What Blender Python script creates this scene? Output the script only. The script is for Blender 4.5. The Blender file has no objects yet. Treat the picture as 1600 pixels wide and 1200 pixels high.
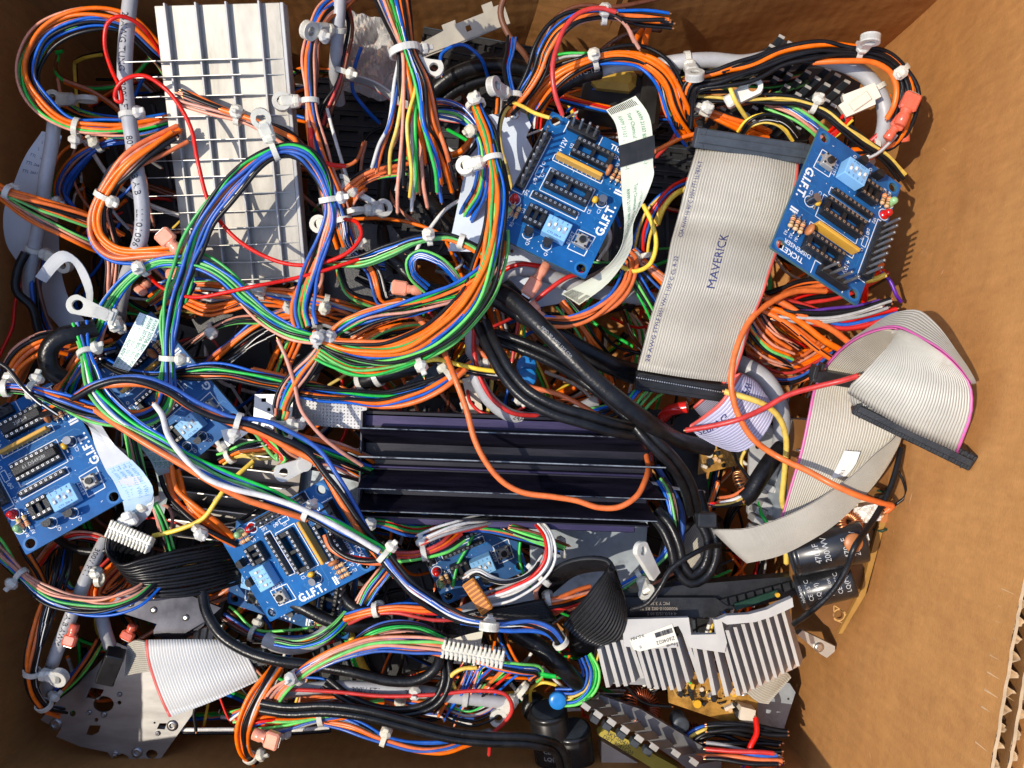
import bpy, math, random
import numpy as np
from mathutils import Matrix, Vector
from mathutils.geometry import tessellate_polygon
rad = math.radians
S = bpy.context.scene
COL = S.collection
# ------------------------------------------------------------------ camera
# all lengths below are millimetres; meshes are scaled to metres when linked
F, HC = 1331.0, 444.0                       # focal length in 1600-px units, camera height in mm
cam = bpy.data.cameras.new('camera'); cam.sensor_width = 36; cam.lens = 36*F/1600
cam.clip_start = 0.01; cam.clip_end = 50
co = bpy.data.objects.new('camera', cam); COL.objects.link(co)
co.location = (0, 0, HC/1000); S.camera = co
# ------------------------------------------------------------------ sky, sun, exposure
SUN_EL, SUN_AZ = 58.0, 187.0                # elevation; azimuth of the sun seen from the box (degrees, 0 = +x, ccw)
w = bpy.data.worlds.new('World'); S.world = w; w.use_nodes = True
nt = w.node_tree; bg = nt.nodes['Background']
sky = nt.nodes.new('ShaderNodeTexSky'); sky.sky_type = 'NISHITA'; sky.sun_disc = False
sky.sun_elevation = rad(SUN_EL); sky.sun_rotation = rad(90-SUN_AZ)
nt.links.new(sky.outputs[0], bg.inputs[0]); bg.inputs[1].default_value = 0.15
sl = bpy.data.lights.new('sun', 'SUN'); sl.energy = 2.2; sl.angle = rad(0.5); sl.color = (1.0, 0.91, 0.77)
so = bpy.data.objects.new('sun', sl); COL.objects.link(so)
sd = Vector((math.cos(rad(SUN_EL))*math.cos(rad(SUN_AZ)), math.cos(rad(SUN_EL))*math.sin(rad(SUN_AZ)), math.sin(rad(SUN_EL))))
so.rotation_euler = sd.to_track_quat('Z', 'Y').to_euler(); so.location = sd
S.view_settings.view_transform = 'Standard'; S.view_settings.look = 'None'
S.view_settings.exposure = 0.84; S.view_settings.gamma = 1; S.view_settings.use_curve_mapping = False

# ------------------------------------------------------------------ materials
MATS = {}
def mat(name, col, rough=0.45, metal=0.0, var=0.12, nscale=60, bump=0.0, bscale=400, sss=0.0, trans=0.0, coat=0.0,
        stretch=None, col2=None, spec=0.5, emit=None):
    if name in MATS: return MATS[name]
    m = bpy.data.materials.new(name); m.use_nodes = True; n = m.node_tree.nodes; L = m.node_tree.links
    b = n['Principled BSDF']; b.inputs['Metallic'].default_value = metal
    b.inputs['Specular IOR Level'].default_value = spec
    tc = n.new('ShaderNodeTexCoord'); mp = n.new('ShaderNodeMapping'); L.new(tc.outputs['Object'], mp.inputs[0])
    if stretch: mp.inputs['Scale'].default_value = stretch
    nz = n.new('ShaderNodeTexNoise'); nz.inputs['Scale'].default_value = nscale; nz.inputs['Detail'].default_value = 6
    nz.inputs['Roughness'].default_value = 0.65
    L.new(mp.outputs[0], nz.inputs['Vector'])
    cr = n.new('ShaderNodeValToRGB'); e = cr.color_ramp.elements
    c2 = col2 or tuple(min(1, c*(1+var)+0.012*var) for c in col)
    e[0].position = 0.36; e[0].color = tuple(c*(1-var) for c in col)+(1,)
    e[1].position = 0.66; e[1].color = tuple(c2)+(1,)
    L.new(nz.outputs[0], cr.inputs[0]); L.new(cr.outputs[0], b.inputs['Base Color'])
    mr = n.new('ShaderNodeMapRange'); mr.inputs[3].default_value = max(0.03, rough-0.12); mr.inputs[4].default_value = min(1, rough+0.14)
    L.new(nz.outputs[0], mr.inputs[0]); L.new(mr.outputs[0], b.inputs['Roughness'])
    if bump > 0:
        n2 = n.new('ShaderNodeTexNoise'); n2.inputs['Scale'].default_value = bscale; n2.inputs['Detail'].default_value = 4
        L.new(mp.outputs[0], n2.inputs['Vector'])
        bp = n.new('ShaderNodeBump'); bp.inputs['Strength'].default_value = bump; bp.inputs['Distance'].default_value = 0.0006
        L.new(n2.outputs[0], bp.inputs['Height']); L.new(bp.outputs[0], b.inputs['Normal'])
    if sss: b.inputs['Subsurface Weight'].default_value = sss; b.inputs['Subsurface Radius'].default_value = (1, .9, .75); b.inputs['Subsurface Scale'].default_value = 0.0025
    if trans: b.inputs['Transmission Weight'].default_value = trans
    if coat: b.inputs['Coat Weight'].default_value = coat; b.inputs['Coat Roughness'].default_value = 0.2
    MATS[name] = m; return m
WC = dict(O=(.86,.17,.022), K=(.0075,.0075,.009), B=(.016,.115,.52), G=(.035,.46,.075), P=(.66,.29,.20), W=(.74,.72,.68), R=(.66,.025,.018),
          Y=(.80,.56,.10), N=(.15,.045,.02), E=(.36,.36,.36), V=(.10,.03,.30), D=(.03,.05,.16), L=(.16,.60,.13), C=(.70,.05,.12))
def vary(m, lo, hi, sat=(.85, 1.05)):
    "each object that carries the material is a little lighter, darker or more faded than the next"
    n = m.node_tree.nodes; L = m.node_tree.links; b = n['Principled BSDF']; src = b.inputs['Base Color'].links[0].from_socket
    oi = n.new('ShaderNodeObjectInfo'); hs = n.new('ShaderNodeHueSaturation')
    for k, (a_, b_) in (('Value', (lo, hi)), ('Saturation', sat)):
        r = n.new('ShaderNodeMapRange'); r.inputs[3].default_value = a_; r.inputs[4].default_value = b_; L.new(oi.outputs['Random'], r.inputs[0]); L.new(r.outputs[0], hs.inputs[k])
    L.new(src, hs.inputs['Color']); L.new(hs.outputs[0], b.inputs['Base Color']); return m
def add_dirt(m, col, scale, lo, hi, amt=.75):
    n = m.node_tree.nodes; L = m.node_tree.links; b = n['Principled BSDF']; src = b.inputs['Base Color'].links[0].from_socket
    tc = n.new('ShaderNodeTexCoord'); z = n.new('ShaderNodeTexNoise'); z.inputs['Scale'].default_value = scale; z.inputs['Detail'].default_value = 9; z.inputs['Roughness'].default_value = .72; L.new(tc.outputs['Object'], z.inputs[0])
    r = n.new('ShaderNodeValToRGB'); e = r.color_ramp.elements; e[0].position = lo; e[0].color = (0,0,0,1); e[1].position = hi; e[1].color = (amt,amt,amt,1); L.new(z.outputs[0], r.inputs[0])
    mx = n.new('ShaderNodeMix'); mx.data_type = 'RGBA'; L.new(r.outputs[0], mx.inputs[0]); L.new(src, mx.inputs[6]); mx.inputs[7].default_value = (*col, 1); L.new(mx.outputs[2], b.inputs['Base Color'])
def wm(c):
    new = 'wire_insulation_'+c not in MATS; m = wm_(c)
    if new: add_dirt(m, tuple(x*.45+.02 for x in WC[c]), 130, .6, .8, .4); vary(m, .75, 1.15, (.94, 1.08))
    return m
def wm_(c): return mat('wire_insulation_'+c, WC[c], rough=0.34 if c != 'K' else 0.33, spec=.5 if c != 'K' else .32, var=0.16, nscale=220, bump=0.12, bscale=900)
nylon = mat('nylon', (.74,.72,.65), rough=.32, var=.08, nscale=150, trans=.10, sss=.3, bump=.15, bscale=500)
nylon2 = mat('nylon_dull', (.66,.65,.59), rough=.42, var=.06, nscale=150, sss=.25)
black_plastic = mat('black_plastic', (.011,.0115,.013), rough=.42, var=.3, nscale=120, bump=.2, bscale=1500)
slate_plastic = mat('slate_plastic', (.045,.055,.068), rough=.45, var=.2, nscale=120, bump=.2, bscale=1500)
black_rubber = mat('black_rubber', (.0065,.0065,.0075), rough=.30, spec=.34, var=.4, nscale=90, bump=.25, bscale=700)
grey_jacket = mat('grey_jacket', (.40,.40,.41), rough=.4, var=.1, nscale=90, bump=.15, bscale=500)
ink = mat('black_ink', (.012,.012,.02), rough=.6)
blue_ink = mat('blue_ink', (.02,.03,.14), rough=.6)
green_ink = mat('green_ink', (.06,.26,.10), rough=.6)
cyan_ink = mat('cyan_ink', (.12,.34,.62), rough=.6)
silk = mat('white_silkscreen', (.80,.82,.84), rough=.55, var=.05)
pcb_blue = mat('blue_solder_mask', (.003,.090,.285), rough=.46, var=.22, nscale=45, spec=.3, bump=.1, bscale=260)
trace_blue = mat('trace_under_mask', (.010,.135,.37), rough=.4, var=.1)
tin = mat('tinned_pin', (.75,.72,.66), rough=.28, metal=.9, var=.12, nscale=300)
dull_pin = mat('dull_pin', (.42,.42,.42), rough=.38, metal=.85, var=.2, nscale=300)
copper = mat('copper', (.75,.32,.14), rough=.35, metal=.9)
silver = mat('mill_aluminium', (.36,.34,.30), rough=.44, metal=.35, var=.28, nscale=16, bump=.2, bscale=45, stretch=(3,1,1))
silver_edge = mat('sheared_aluminium_edge', (.60,.58,.53), rough=.38, metal=.5, var=.1)
alu_side = mat('aluminium_side', (.42,.42,.42), rough=.45, metal=.1, var=.14, nscale=40)
steel = mat('zinc_steel', (.36,.36,.37), rough=.34, metal=.85, var=.16, nscale=22, bump=.1, bscale=150)
vary(nylon, .8, 1.05, (.7, 1.9)); add_dirt(pcb_blue, (.10,.15,.22), 70, .6, .85, .45); vary(pcb_blue, .8, 1.15)
pale_plate = mat('pale_painted_plate', (.60,.67,.76), rough=.42, metal=0, var=.10, nscale=20, bump=.1, bscale=90)
grey_plate = mat('galvanised_plate', (.36,.41,.45), rough=.4, metal=.2, var=.25, nscale=24)
anod = mat('black_anodised', (.0065,.0055,.0125), rough=.33, spec=.38, var=.5, nscale=70, stretch=(.4,3,3), bump=.08, bscale=500)
anod_purple = mat('purple_anodised_ridge', (.045,.036,.095), rough=.38, metal=.55, var=.25, nscale=60, stretch=(.4,3,3))
scuff = mat('bare_scuffed_edge', (.20,.23,.26), rough=.5, metal=.5, var=.5, nscale=160)
ribbon_grey = mat('ribbon_grey', (.47,.435,.36), rough=.42, var=.13, nscale=28, bump=.1, bscale=400)
add_dirt(ribbon_grey, (.20,.13,.07), 55, .60, .80)
add_dirt(steel, (.16,.13,.10), 40, .56, .72); add_dirt(silver, (.22,.19,.14), 34, .62, .74); add_dirt(grey_plate, (.10,.10,.10), 30, .55, .7)
ribbon_white = mat('ribbon_light', (.62,.61,.58), rough=.4, var=.07, nscale=35)
ribbon_lilac = mat('ribbon_lilac', (.47,.46,.62), rough=.35, var=.08, nscale=35)
ribbon_black = mat('ribbon_black', (.006,.0065,.008), rough=.28, spec=.34, var=.3, nscale=90)
ffc_white = mat('flat_cable_white', (.56,.58,.60), rough=.35, var=.04, nscale=30)
ffc_green = mat('flat_cable_greenish', (.66,.68,.55), rough=.32, var=.05, nscale=30)
ffc_blue = mat('flat_cable_blue_stiffener', (.44,.60,.76), rough=.35, var=.05)
tape = mat('black_tape', (.015,.014,.013), rough=.35, var=.3)
stripe_red = mat('ribbon_red_edge', (.66,.10,.08), rough=.4)
stripe_pink = mat('ribbon_pink_edge', (.60,.12,.34), rough=.4)
dip_blue = mat('switch_blue', (.22,.47,.76), rough=.4, var=.05)
white_pl = mat('white_plastic', (.72,.71,.66), rough=.4, var=.06, nscale=120)
cream_pl = mat('cream_plastic', (.66,.58,.46), rough=.42, var=.06, nscale=120)
amber_pl = mat('amber_resistor_body', (.62,.33,.04), rough=.35, var=.12)
orange_pl = mat('orange_terminal', (.75,.27,.03), rough=.4, var=.12)
tan = mat('tan_resistor_body', (.66,.42,.22), rough=.4, var=.08)
disc_c = mat('brown_disc_ceramic', (.45,.16,.05), rough=.42, var=.15)
yel_c = mat('yellow_bead', (.75,.42,.03), rough=.3)
led_red = mat('red_lens', (.60,.012,.01), rough=.15, var=.1, coat=.5)
led_grn = mat('green_lens', (.28,.52,.24), rough=.2, var=.1, coat=.5)
red_term = mat('translucent_red_nylon', (.70,.13,.07), rough=.25, var=.15, nscale=200, sss=.35, coat=.3)
peach_term = mat('translucent_peach_nylon', (.80,.32,.20), rough=.28, var=.12, nscale=200, sss=.35, coat=.3)
pcb_tan = mat('phenolic_board', (.19,.08,.018), rough=.45, var=.2, nscale=40)
pcb_gold = mat('phenolic_board_copper_side', (.34,.17,.025), rough=.4, var=.45, nscale=140)
pcb_green = mat('green_board', (.012,.05,.03), rough=.35, var=.3)
cap_black = mat('capacitor_sleeve', (.012,.012,.013), rough=.28, var=.3, coat=.3)
cap_ink = mat('white_ink', (.45,.45,.44), rough=.5)
enamel = mat('enamelled_copper', (.30,.07,.025), rough=.25, metal=.5, var=.2)
sticker = mat('cream_sticker', (.74,.71,.60), rough=.5, var=.04)
sticker_y = mat('yellow_sticker', (.42,.33,.05), rough=.5, var=.1)
gold_tape = mat('yellow_coil_tape', (.52,.33,.05), rough=.3, var=.2, coat=.4)
bag = mat('clear_plastic_bag', (.72,.72,.70), rough=.2, var=.1, trans=.4)
cap_blue = mat('blue_capacitor', (.02,.22,.62), rough=.3, var=.1)

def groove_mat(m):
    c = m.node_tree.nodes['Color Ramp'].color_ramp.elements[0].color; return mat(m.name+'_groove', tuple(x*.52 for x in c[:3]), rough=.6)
def cardboard(name, dark=1.0):
    m = bpy.data.materials.new(name); m.use_nodes = True; n = m.node_tree.nodes; L = m.node_tree.links; b = n['Principled BSDF']
    tc = n.new('ShaderNodeTexCoord')
    def noise(sc, st, det=8, r=.6):
        mp = n.new('ShaderNodeMapping'); mp.inputs['Scale'].default_value = st; L.new(tc.outputs['Object'], mp.inputs[0])
        z = n.new('ShaderNodeTexNoise'); z.inputs['Scale'].default_value = sc; z.inputs['Detail'].default_value = det; z.inputs['Roughness'].default_value = r
        L.new(mp.outputs[0], z.inputs[0]); return z.outputs[0]
    big = noise(14, (1,1,1)); fib = noise(260, (1,1,.25)); fine = noise(1500, (1,.3,1), 3)
    a = n.new('ShaderNodeMix'); a.data_type = 'FLOAT'; a.inputs[0].default_value = .45; L.new(big, a.inputs[2]); L.new(fib, a.inputs[3])
    a2 = n.new('ShaderNodeMix'); a2.data_type = 'FLOAT'; a2.inputs[0].default_value = .3; L.new(a.outputs[0], a2.inputs[2]); L.new(fine, a2.inputs[3])
    cr = n.new('ShaderNodeValToRGB'); e = cr.color_ramp.elements
    e[0].position = .3; e[0].color = (.345*dark, .148*dark, .045*dark, 1); e[1].position = .7; e[1].color = (.575*dark, .278*dark, .088*dark, 1)
    L.new(a2.outputs[0], cr.inputs[0])
    # pale loose fibres and scuffs
    sc = noise(38, (1, 1, .5), 10, .8); sr = n.new('ShaderNodeValToRGB'); q = sr.color_ramp.elements
    q[0].position = .63; q[0].color = (0,0,0,1); q[1].position = .72; q[1].color = (.5,.5,.5,1); L.new(sc, sr.inputs[0])
    mx = n.new('ShaderNodeMix'); mx.data_type = 'RGBA'; L.new(sr.outputs[0], mx.inputs[0]); L.new(cr.outputs[0], mx.inputs[6]); mx.inputs[7].default_value = (.72,.46,.22,1)
    L.new(mx.outputs[2], b.inputs['Base Color']); b.inputs['Roughness'].default_value = .78; b.inputs['Specular IOR Level'].default_value = .25
    bp = n.new('ShaderNodeBump'); bp.inputs['Strength'].default_value = .5; bp.inputs['Distance'].default_value = .0008
    L.new(a2.outputs[0], bp.inputs['Height'])
    # faint upright flute lines telegraphing through the liner, and broad dents
    dt = n.new('ShaderNodeVectorMath'); dt.operation = 'DOT_PRODUCT'; dt.inputs[1].default_value = (1, 1, 0); L.new(tc.outputs['Object'], dt.inputs[0])
    sn = n.new('ShaderNodeMath'); sn.operation = 'MULTIPLY'; sn.inputs[1].default_value = 820; L.new(dt.outputs['Value'], sn.inputs[0])
    s2 = n.new('ShaderNodeMath'); s2.operation = 'SINE'; L.new(sn.outputs[0], s2.inputs[0])
    b2 = n.new('ShaderNodeBump'); b2.inputs['Strength'].default_value = .2; b2.inputs['Distance'].default_value = .00018; L.new(s2.outputs[0], b2.inputs['Height']); L.new(bp.outputs[0], b2.inputs['Normal'])
    dn = noise(26, (1, 1, 1), 3, .5); b3 = n.new('ShaderNodeBump'); b3.inputs['Strength'].default_value = .6; b3.inputs['Distance'].default_value = .004; L.new(dn, b3.inputs['Height']); L.new(b2.outputs[0], b3.inputs['Normal'])
    L.new(b3.outputs[0], b.inputs['Normal']); return m
kraft = cardboard('kraft_liner'); kraft_in = cardboard('kraft_flute', .45)
kraft_edge = mat('torn_liner_edge', (.50,.33,.18), rough=.8, var=.15, nscale=200)

# ------------------------------------------------------------------ placing and mesh helpers
def P(x, y, z=0.0):
    "point at height z (mm) seen at photo pixel x, y"
    k = (HC-z)/F
    return np.array([(x-800)*k, (600-y)*k, float(z)])
def PP(pts): return np.array([P(*p) for p in pts])
def nrm(v): v = np.asarray(v, float); return v/(np.linalg.norm(v)+1e-12)
def spline(pts, step=2.6):
    pts = np.asarray(pts, float); n = len(pts)
    if n < 3: 
        k = max(2, int(np.linalg.norm(pts[1]-pts[0])/step)+1); t = np.linspace(0, 1, k)[:, None]; return pts[0]*(1-t)+pts[1]*t
    Q = np.vstack([2*pts[0]-pts[1], pts, 2*pts[-1]-pts[-2]]); out = []
    for i in range(1, n):
        p0, p1, p2, p3 = Q[i-1], Q[i], Q[i+1], Q[i+2]
        k = max(2, int(np.linalg.norm(p2-p1)/step)+1)
        d = [max(1e-4, np.linalg.norm(b-a))**.5 for a, b in ((p0,p1),(p1,p2),(p2,p3))]
        m1 = (p2-p1)+d[1]*((p1-p0)/d[0]-(p2-p0)/(d[0]+d[1])); m2 = (p2-p1)+d[1]*((p3-p2)/d[2]-(p3-p1)/(d[1]+d[2]))
        t = np.linspace(0, 1, k, endpoint=False)[:, None]
        out.append((2*t**3-3*t**2+1)*p1+(t**3-2*t**2+t)*m1+(-2*t**3+3*t**2)*p2+(t**3-t**2)*m2)
    out.append(pts[-1][None]); return np.vstack(out)
def frames(c):
    T = np.gradient(c, axis=0); T /= (np.linalg.norm(T, axis=1)[:, None]+1e-9)
    up = np.array([0, 0, 1.0]); side = np.cross(T, up); ln = np.linalg.norm(side, axis=1)
    for i in range(len(side)):
        if ln[i] < .15: side[i] = side[i-1] if i else np.array([1., 0, 0])
        side[i] = nrm(side[i]-T[i]*side[i].dot(T[i]))
    return T, side, np.cross(side, T)
class G:
    def __init__(s): s.v = []; s.f = []; s.m = []; s.sm = []; s.M = None
    def add(s, v, f, m=0, smooth=False):
        b = len(s.v)
        if s.M is not None:
            R, t = s.M; v = [R@np.asarray(p, float)+t for p in v]
        s.v.extend([tuple(p) for p in v]); s.f.extend([tuple(i+b for i in q) for q in f])
        if isinstance(m, int): m = [m]*len(f)
        s.m.extend(m); s.sm.extend([smooth]*len(f)); return s
    def frame(s, o, x, y):
        x = nrm(x); z = nrm(np.cross(x, y)); y = np.cross(z, x); s.M = (np.stack([x, y, z], 1), np.asarray(o, float)); return s
    def box(s, c, d, ch=0.0, m=0, rz=0.0):
        x, y, z = c; a, b, h = d[0]/2, d[1]/2, d[2]/2; ch = min(ch, a*.9, b*.9, h*.9)
        cs, sn = math.cos(rz), math.sin(rz)
        def r(px, py, pz): return (x+px*cs-py*sn, y+px*sn+py*cs, z+pz)
        if ch <= 0:
            v = [r(i*a, j*b, k*h) for k in (-1, 1) for i, j in ((-1,-1),(1,-1),(1,1),(-1,1))]
            f = [(3,2,1,0),(4,5,6,7),(0,1,5,4),(1,2,6,5),(2,3,7,6),(3,0,4,7)]
        else:
            def ring(A, B, c2, k): return [r(*q, k) for q in ((-A+c2,-B),(A-c2,-B),(A,-B+c2),(A,B-c2),(A-c2,B),(-A+c2,B),(-A,B-c2),(-A,-B+c2))]
            v = ring(a-ch, b-ch, ch*.6, -h)+ring(a, b, ch, -h+ch)+ring(a, b, ch, h-ch)+ring(a-ch, b-ch, ch*.6, h)
            f = [tuple(range(7, -1, -1)), tuple(range(24, 32))]
            for L in range(3):
                for i in range(8): j = (i+1) % 8; f.append((L*8+i, L*8+j, L*8+8+j, L*8+8+i))
        return s.add(v, f, m)
    def poly(s, out, z0, z1, holes=(), m=0, mside=None):
        loops = [list(out)]+[list(h) for h in holes]
        tri = tessellate_polygon([[Vector((p[0], p[1], 0)) for p in l] for l in loops])
        flat = [p for l in loops for p in l]; n = len(flat)
        v = [(p[0], p[1], z1) for p in flat]+[(p[0], p[1], z0) for p in flat]; f = []
        for t in tri:
            a, b, c = [np.array(flat[i][:2]) for i in t]
            if (b[0]-a[0])*(c[1]-a[1])-(b[1]-a[1])*(c[0]-a[0]) < 0: t = t[::-1]
            f.append(tuple(t)); f.append(tuple(i+n for i in t[::-1]))
        mm = [m]*len(f); k = 0
        for l in loops:
            for i in range(len(l)): j = (i+1) % len(l); f.append((k+i, k+j, k+j+n, k+i+n)); mm.append(m if mside is None else mside)
            k += len(l)
        return s.add(v, f, mm)
    def cyl(s, p0, p1, r0, r1=None, n=16, m=0, caps=True, mcap=None):
        r1 = r0 if r1 is None else r1; p0 = np.asarray(p0, float); p1 = np.asarray(p1, float); T = nrm(p1-p0)
        a = nrm(np.cross(T, (0,0,1) if abs(T[2]) < .9 else (1,0,0))); b = np.cross(T, a); v = []
        for p, r in ((p0, r0), (p1, r1)):
            for i in range(n): t = 2*math.pi*i/n; v.append(p+(a*math.cos(t)+b*math.sin(t))*r)
        s.add(v, [(i, (i+1) % n, n+(i+1) % n, n+i) for i in range(n)], m, True)
        if caps:
            k = m if mcap is None else mcap
            s.add(v[:n], [tuple(range(n-1, -1, -1))], k); s.add(v[n:], [tuple(range(n))], k)
        return s
    def lathe(s, prof, o=(0,0,0), n=20, m=0, axis=None):
        "prof: list of (radius, height); axis frame optional (R matrix)"
        R = np.eye(3) if axis is None else axis; v = []
        for r, h in prof:
            for i in range(n): t = 2*math.pi*i/n; v.append(R@np.array([r*math.cos(t), r*math.sin(t), h])+np.asarray(o))
        f = [(k*n+i, k*n+(i+1) % n, (k+1)*n+(i+1) % n, (k+1)*n+i) for k in range(len(prof)-1) for i in range(n)]
        s.add(v, f, m, True); s.add(v[-n:], [tuple(range(n))], m if isinstance(m, int) else 0); return s.add(v[:n], [tuple(range(n-1,-1,-1))], 0 if not isinstance(m, int) else m)
    def tube(s, c, r, n=8, m=0, stripe=None, caps=True, flat=1.0, tip=None):
        T, sd_, up = frames(c); k = len(c); r = np.broadcast_to(np.asarray(r, float), (k,))
        an = np.arange(n)*2*math.pi/n
        v = (c[:, None, :]+sd_[:, None, :]*(np.cos(an)[None, :, None]*r[:, None, None])+up[:, None, :]*(np.sin(an)[None, :, None]*r[:, None, None]*flat)).reshape(-1, 3)
        f = []; mm = []
        for i in range(k-1):
            for j in range(n):
                j2 = (j+1) % n; f.append((i*n+j, i*n+j2, (i+1)*n+j2, (i+1)*n+j))
                if stripe: w_, ms, pt = stripe; mm.append(ms if ((j-int(i/pt)) % n) < w_ else m)
                else: mm.append(m)
        s.add(v, f, mm, True)
        if caps: s.add(v[:n], [tuple(range(n))], m); s.add(v[-n:], [tuple(range(n-1, -1, -1))], m)
        if tip is not None:
            for e, d in ((0, -T[0]), (-1, T[-1])): s.cyl(c[e], c[e]+d*1.1, r[0]*.5, n=6, m=tip)
        return s
    def obj(s, name, mats, parent=None, origin=None):
        me = bpy.data.meshes.new(name); v = np.array(s.v, float)
        o = bpy.data.objects.new(name, me); COL.objects.link(o)
        off = np.zeros(3)
        if parent is not None:
            if parent.get('_flat', 0) or parent.get('_flatchild', 0): off = np.array(parent['_o'][:])
            o.parent = parent
            if parent.get('_flat', 0) or parent.get('_flatchild', 0): o['_flatchild'] = 1; o['_o'] = list(map(float, off))
        elif origin is not None: off = np.asarray(origin, float); o.location = off/1000; o['_o'] = list(map(float, off)); o['_flatchild'] = 1
        v = (v-off)/1000
        me.from_pydata(v.tolist(), [], s.f)
        me.polygons.foreach_set('material_index', s.m); me.polygons.foreach_set('use_smooth', s.sm)
        mats = list(mats) if isinstance(mats, (list, tuple)) else [mats]
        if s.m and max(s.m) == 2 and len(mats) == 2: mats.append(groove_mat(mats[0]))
        for q in mats: me.materials.append(q)
        me.update(); return o
def tag(o, label=None, cat=None, group=None, kind=None):
    if label: o['label'] = label
    if cat: o['category'] = cat
    if group: o['group'] = group
    if kind: o['kind'] = kind
    return o
def thing(name, label, cat, at, group=None):
    "Empty for a thing whose parts are written in scene millimetres"
    at = np.asarray(at, float); o = bpy.data.objects.new(name, None); COL.objects.link(o); o.empty_display_size = .01
    o.location = at/1000; o['_flat'] = 1; o['_o'] = list(map(float, at)); return tag(o, label, cat, group)
def thingf(name, label, cat, o_, x_, y_, group=None):
    "Empty with its own orientation; parts are written in its local millimetres"
    x = nrm(x_); z = nrm(np.cross(x, y_)); y = np.cross(z, x)
    M = Matrix(((x[0], y[0], z[0], o_[0]/1000), (x[1], y[1], z[1], o_[1]/1000), (x[2], y[2], z[2], o_[2]/1000), (0, 0, 0, 1)))
    o = bpy.data.objects.new(name, None); COL.objects.link(o); o.empty_display_size = .01; o.matrix_world = M; return tag(o, label, cat, group)
# lettering ---------------------------------------------------------
_T = {}
def letters(txt, bold=0.0):
    if (txt, bold) in _T: return _T[(txt, bold)]
    cu = bpy.data.curves.new('lettering', 'FONT'); cu.body = txt; cu.size = 1; cu.offset = bold; cu.resolution_u = 2
    o = bpy.data.objects.new('lettering', cu); COL.objects.link(o); dg = bpy.context.evaluated_depsgraph_get()
    me = bpy.data.meshes.new_from_object(o.evaluated_get(dg)); v = np.array([p.co[:2] for p in me.vertices]).reshape(-1, 2)
    f = [tuple(p.vertices) for p in me.polygons]
    bpy.data.objects.remove(o); bpy.data.curves.remove(cu); bpy.data.meshes.remove(me)
    w_ = (v[:, 0].min(), v[:, 0].max()) if len(v) else (0, 1); _T[(txt, bold)] = (v, f, w_); return _T[(txt, bold)]
def write(g, txt, x, y, size, rot=0, z=0.0, m=0, bold=0.0, center=True, sx=1.0):
    "flat lettering on the xy plane of a mesh under construction, centred on x, y"
    v, f, (a, b) = letters(txt, bold); cx = (a+b)/2 if center else a; c, s_ = math.cos(rad(rot)), math.sin(rad(rot)); out = []
    for p in v:
        u, q = (p[0]-cx)*size*sx, (p[1]-.35)*size; out.append((x+u*c-q*s_, y+u*s_+q*c, z))
    g.add(out, f, m)
def write_on(g, txt, surf, size, m=0, bold=0.0):
    "lettering carried by surf(u mm along, v mm across) -> point"
    v, f, (a, b) = letters(txt, bold); g.add([surf((p[0]-a)*size, (p[1]-.35)*size) for p in v], f, m)
def tube_text(g, path, r, txt, size, start, m=0, ang=90, flip=False, flat=1.0):
    c = spline(path, 1.5); T, sd_, up = frames(c); L = np.r_[0, np.cumsum(np.linalg.norm(np.diff(c, axis=0), axis=1))]
    def s_(u, v):
        if flip: u = -u; v = -v
        t = start+u; q = [np.interp(t, L, c[:, k]) for k in range(3)]; a = [np.interp(t, L, sd_[:, k]) for k in range(3)]; b = [np.interp(t, L, up[:, k]) for k in range(3)]
        th = rad(ang)+v/r; rr = r+.12; return np.array(q)+np.array(a)*math.cos(th)*rr+np.array(b)*math.sin(th)*rr*flat
    write_on(g, txt, s_, size, m)
# wires -------------------------------------------------------------
STR = {'k': ('K','W'), 'b': ('B','W'), 'g': ('G','K'), 'w': ('W','K'), 'o': ('O','K'), 'p': ('P','K'), 'l': ('L','P')}
def wire_mesh(c, r, ch, tip=False, n=8):
    g = G(); ms = []
    if ch in STR:
        a, b = STR[ch]; ms = [wm(a), wm(b)]; st = (5, 1, 1.6) if ch == 'p' else (1, 1, 5.5); n = 12 if ch != 'p' else 10
    else: ms = [wm(ch)]; st = None
    t = None
    if tip: ms.append(copper); t = len(ms)-1
    return g.tube(c, r, n, 0, st, tip=t), ms
def wire(label, ch, r, path, name='loose_wire', cat='wire', tip=True, group=None, seed=0):
    rs = np.random.RandomState(abs(hash_(label))+seed); c = spline(PP(path), 2.2)
    k = len(c); ph = rs.rand(2)*6; s_ = np.linspace(0, 1, k)*k/14
    T, a, b = frames(c); c = c+a*(np.sin(s_+ph[0])*.35)[:, None]+b*(np.sin(s_*.8+ph[1])*.3)[:, None]
    g, ms = wire_mesh(c, r, ch, tip); o = g.obj(name, ms, origin=c[0]); return tag(o, label, cat, group)
def hash_(s): 
    h = 7
    for ch in s: h = (h*31+ord(ch)) % 1000003
    return h
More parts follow.
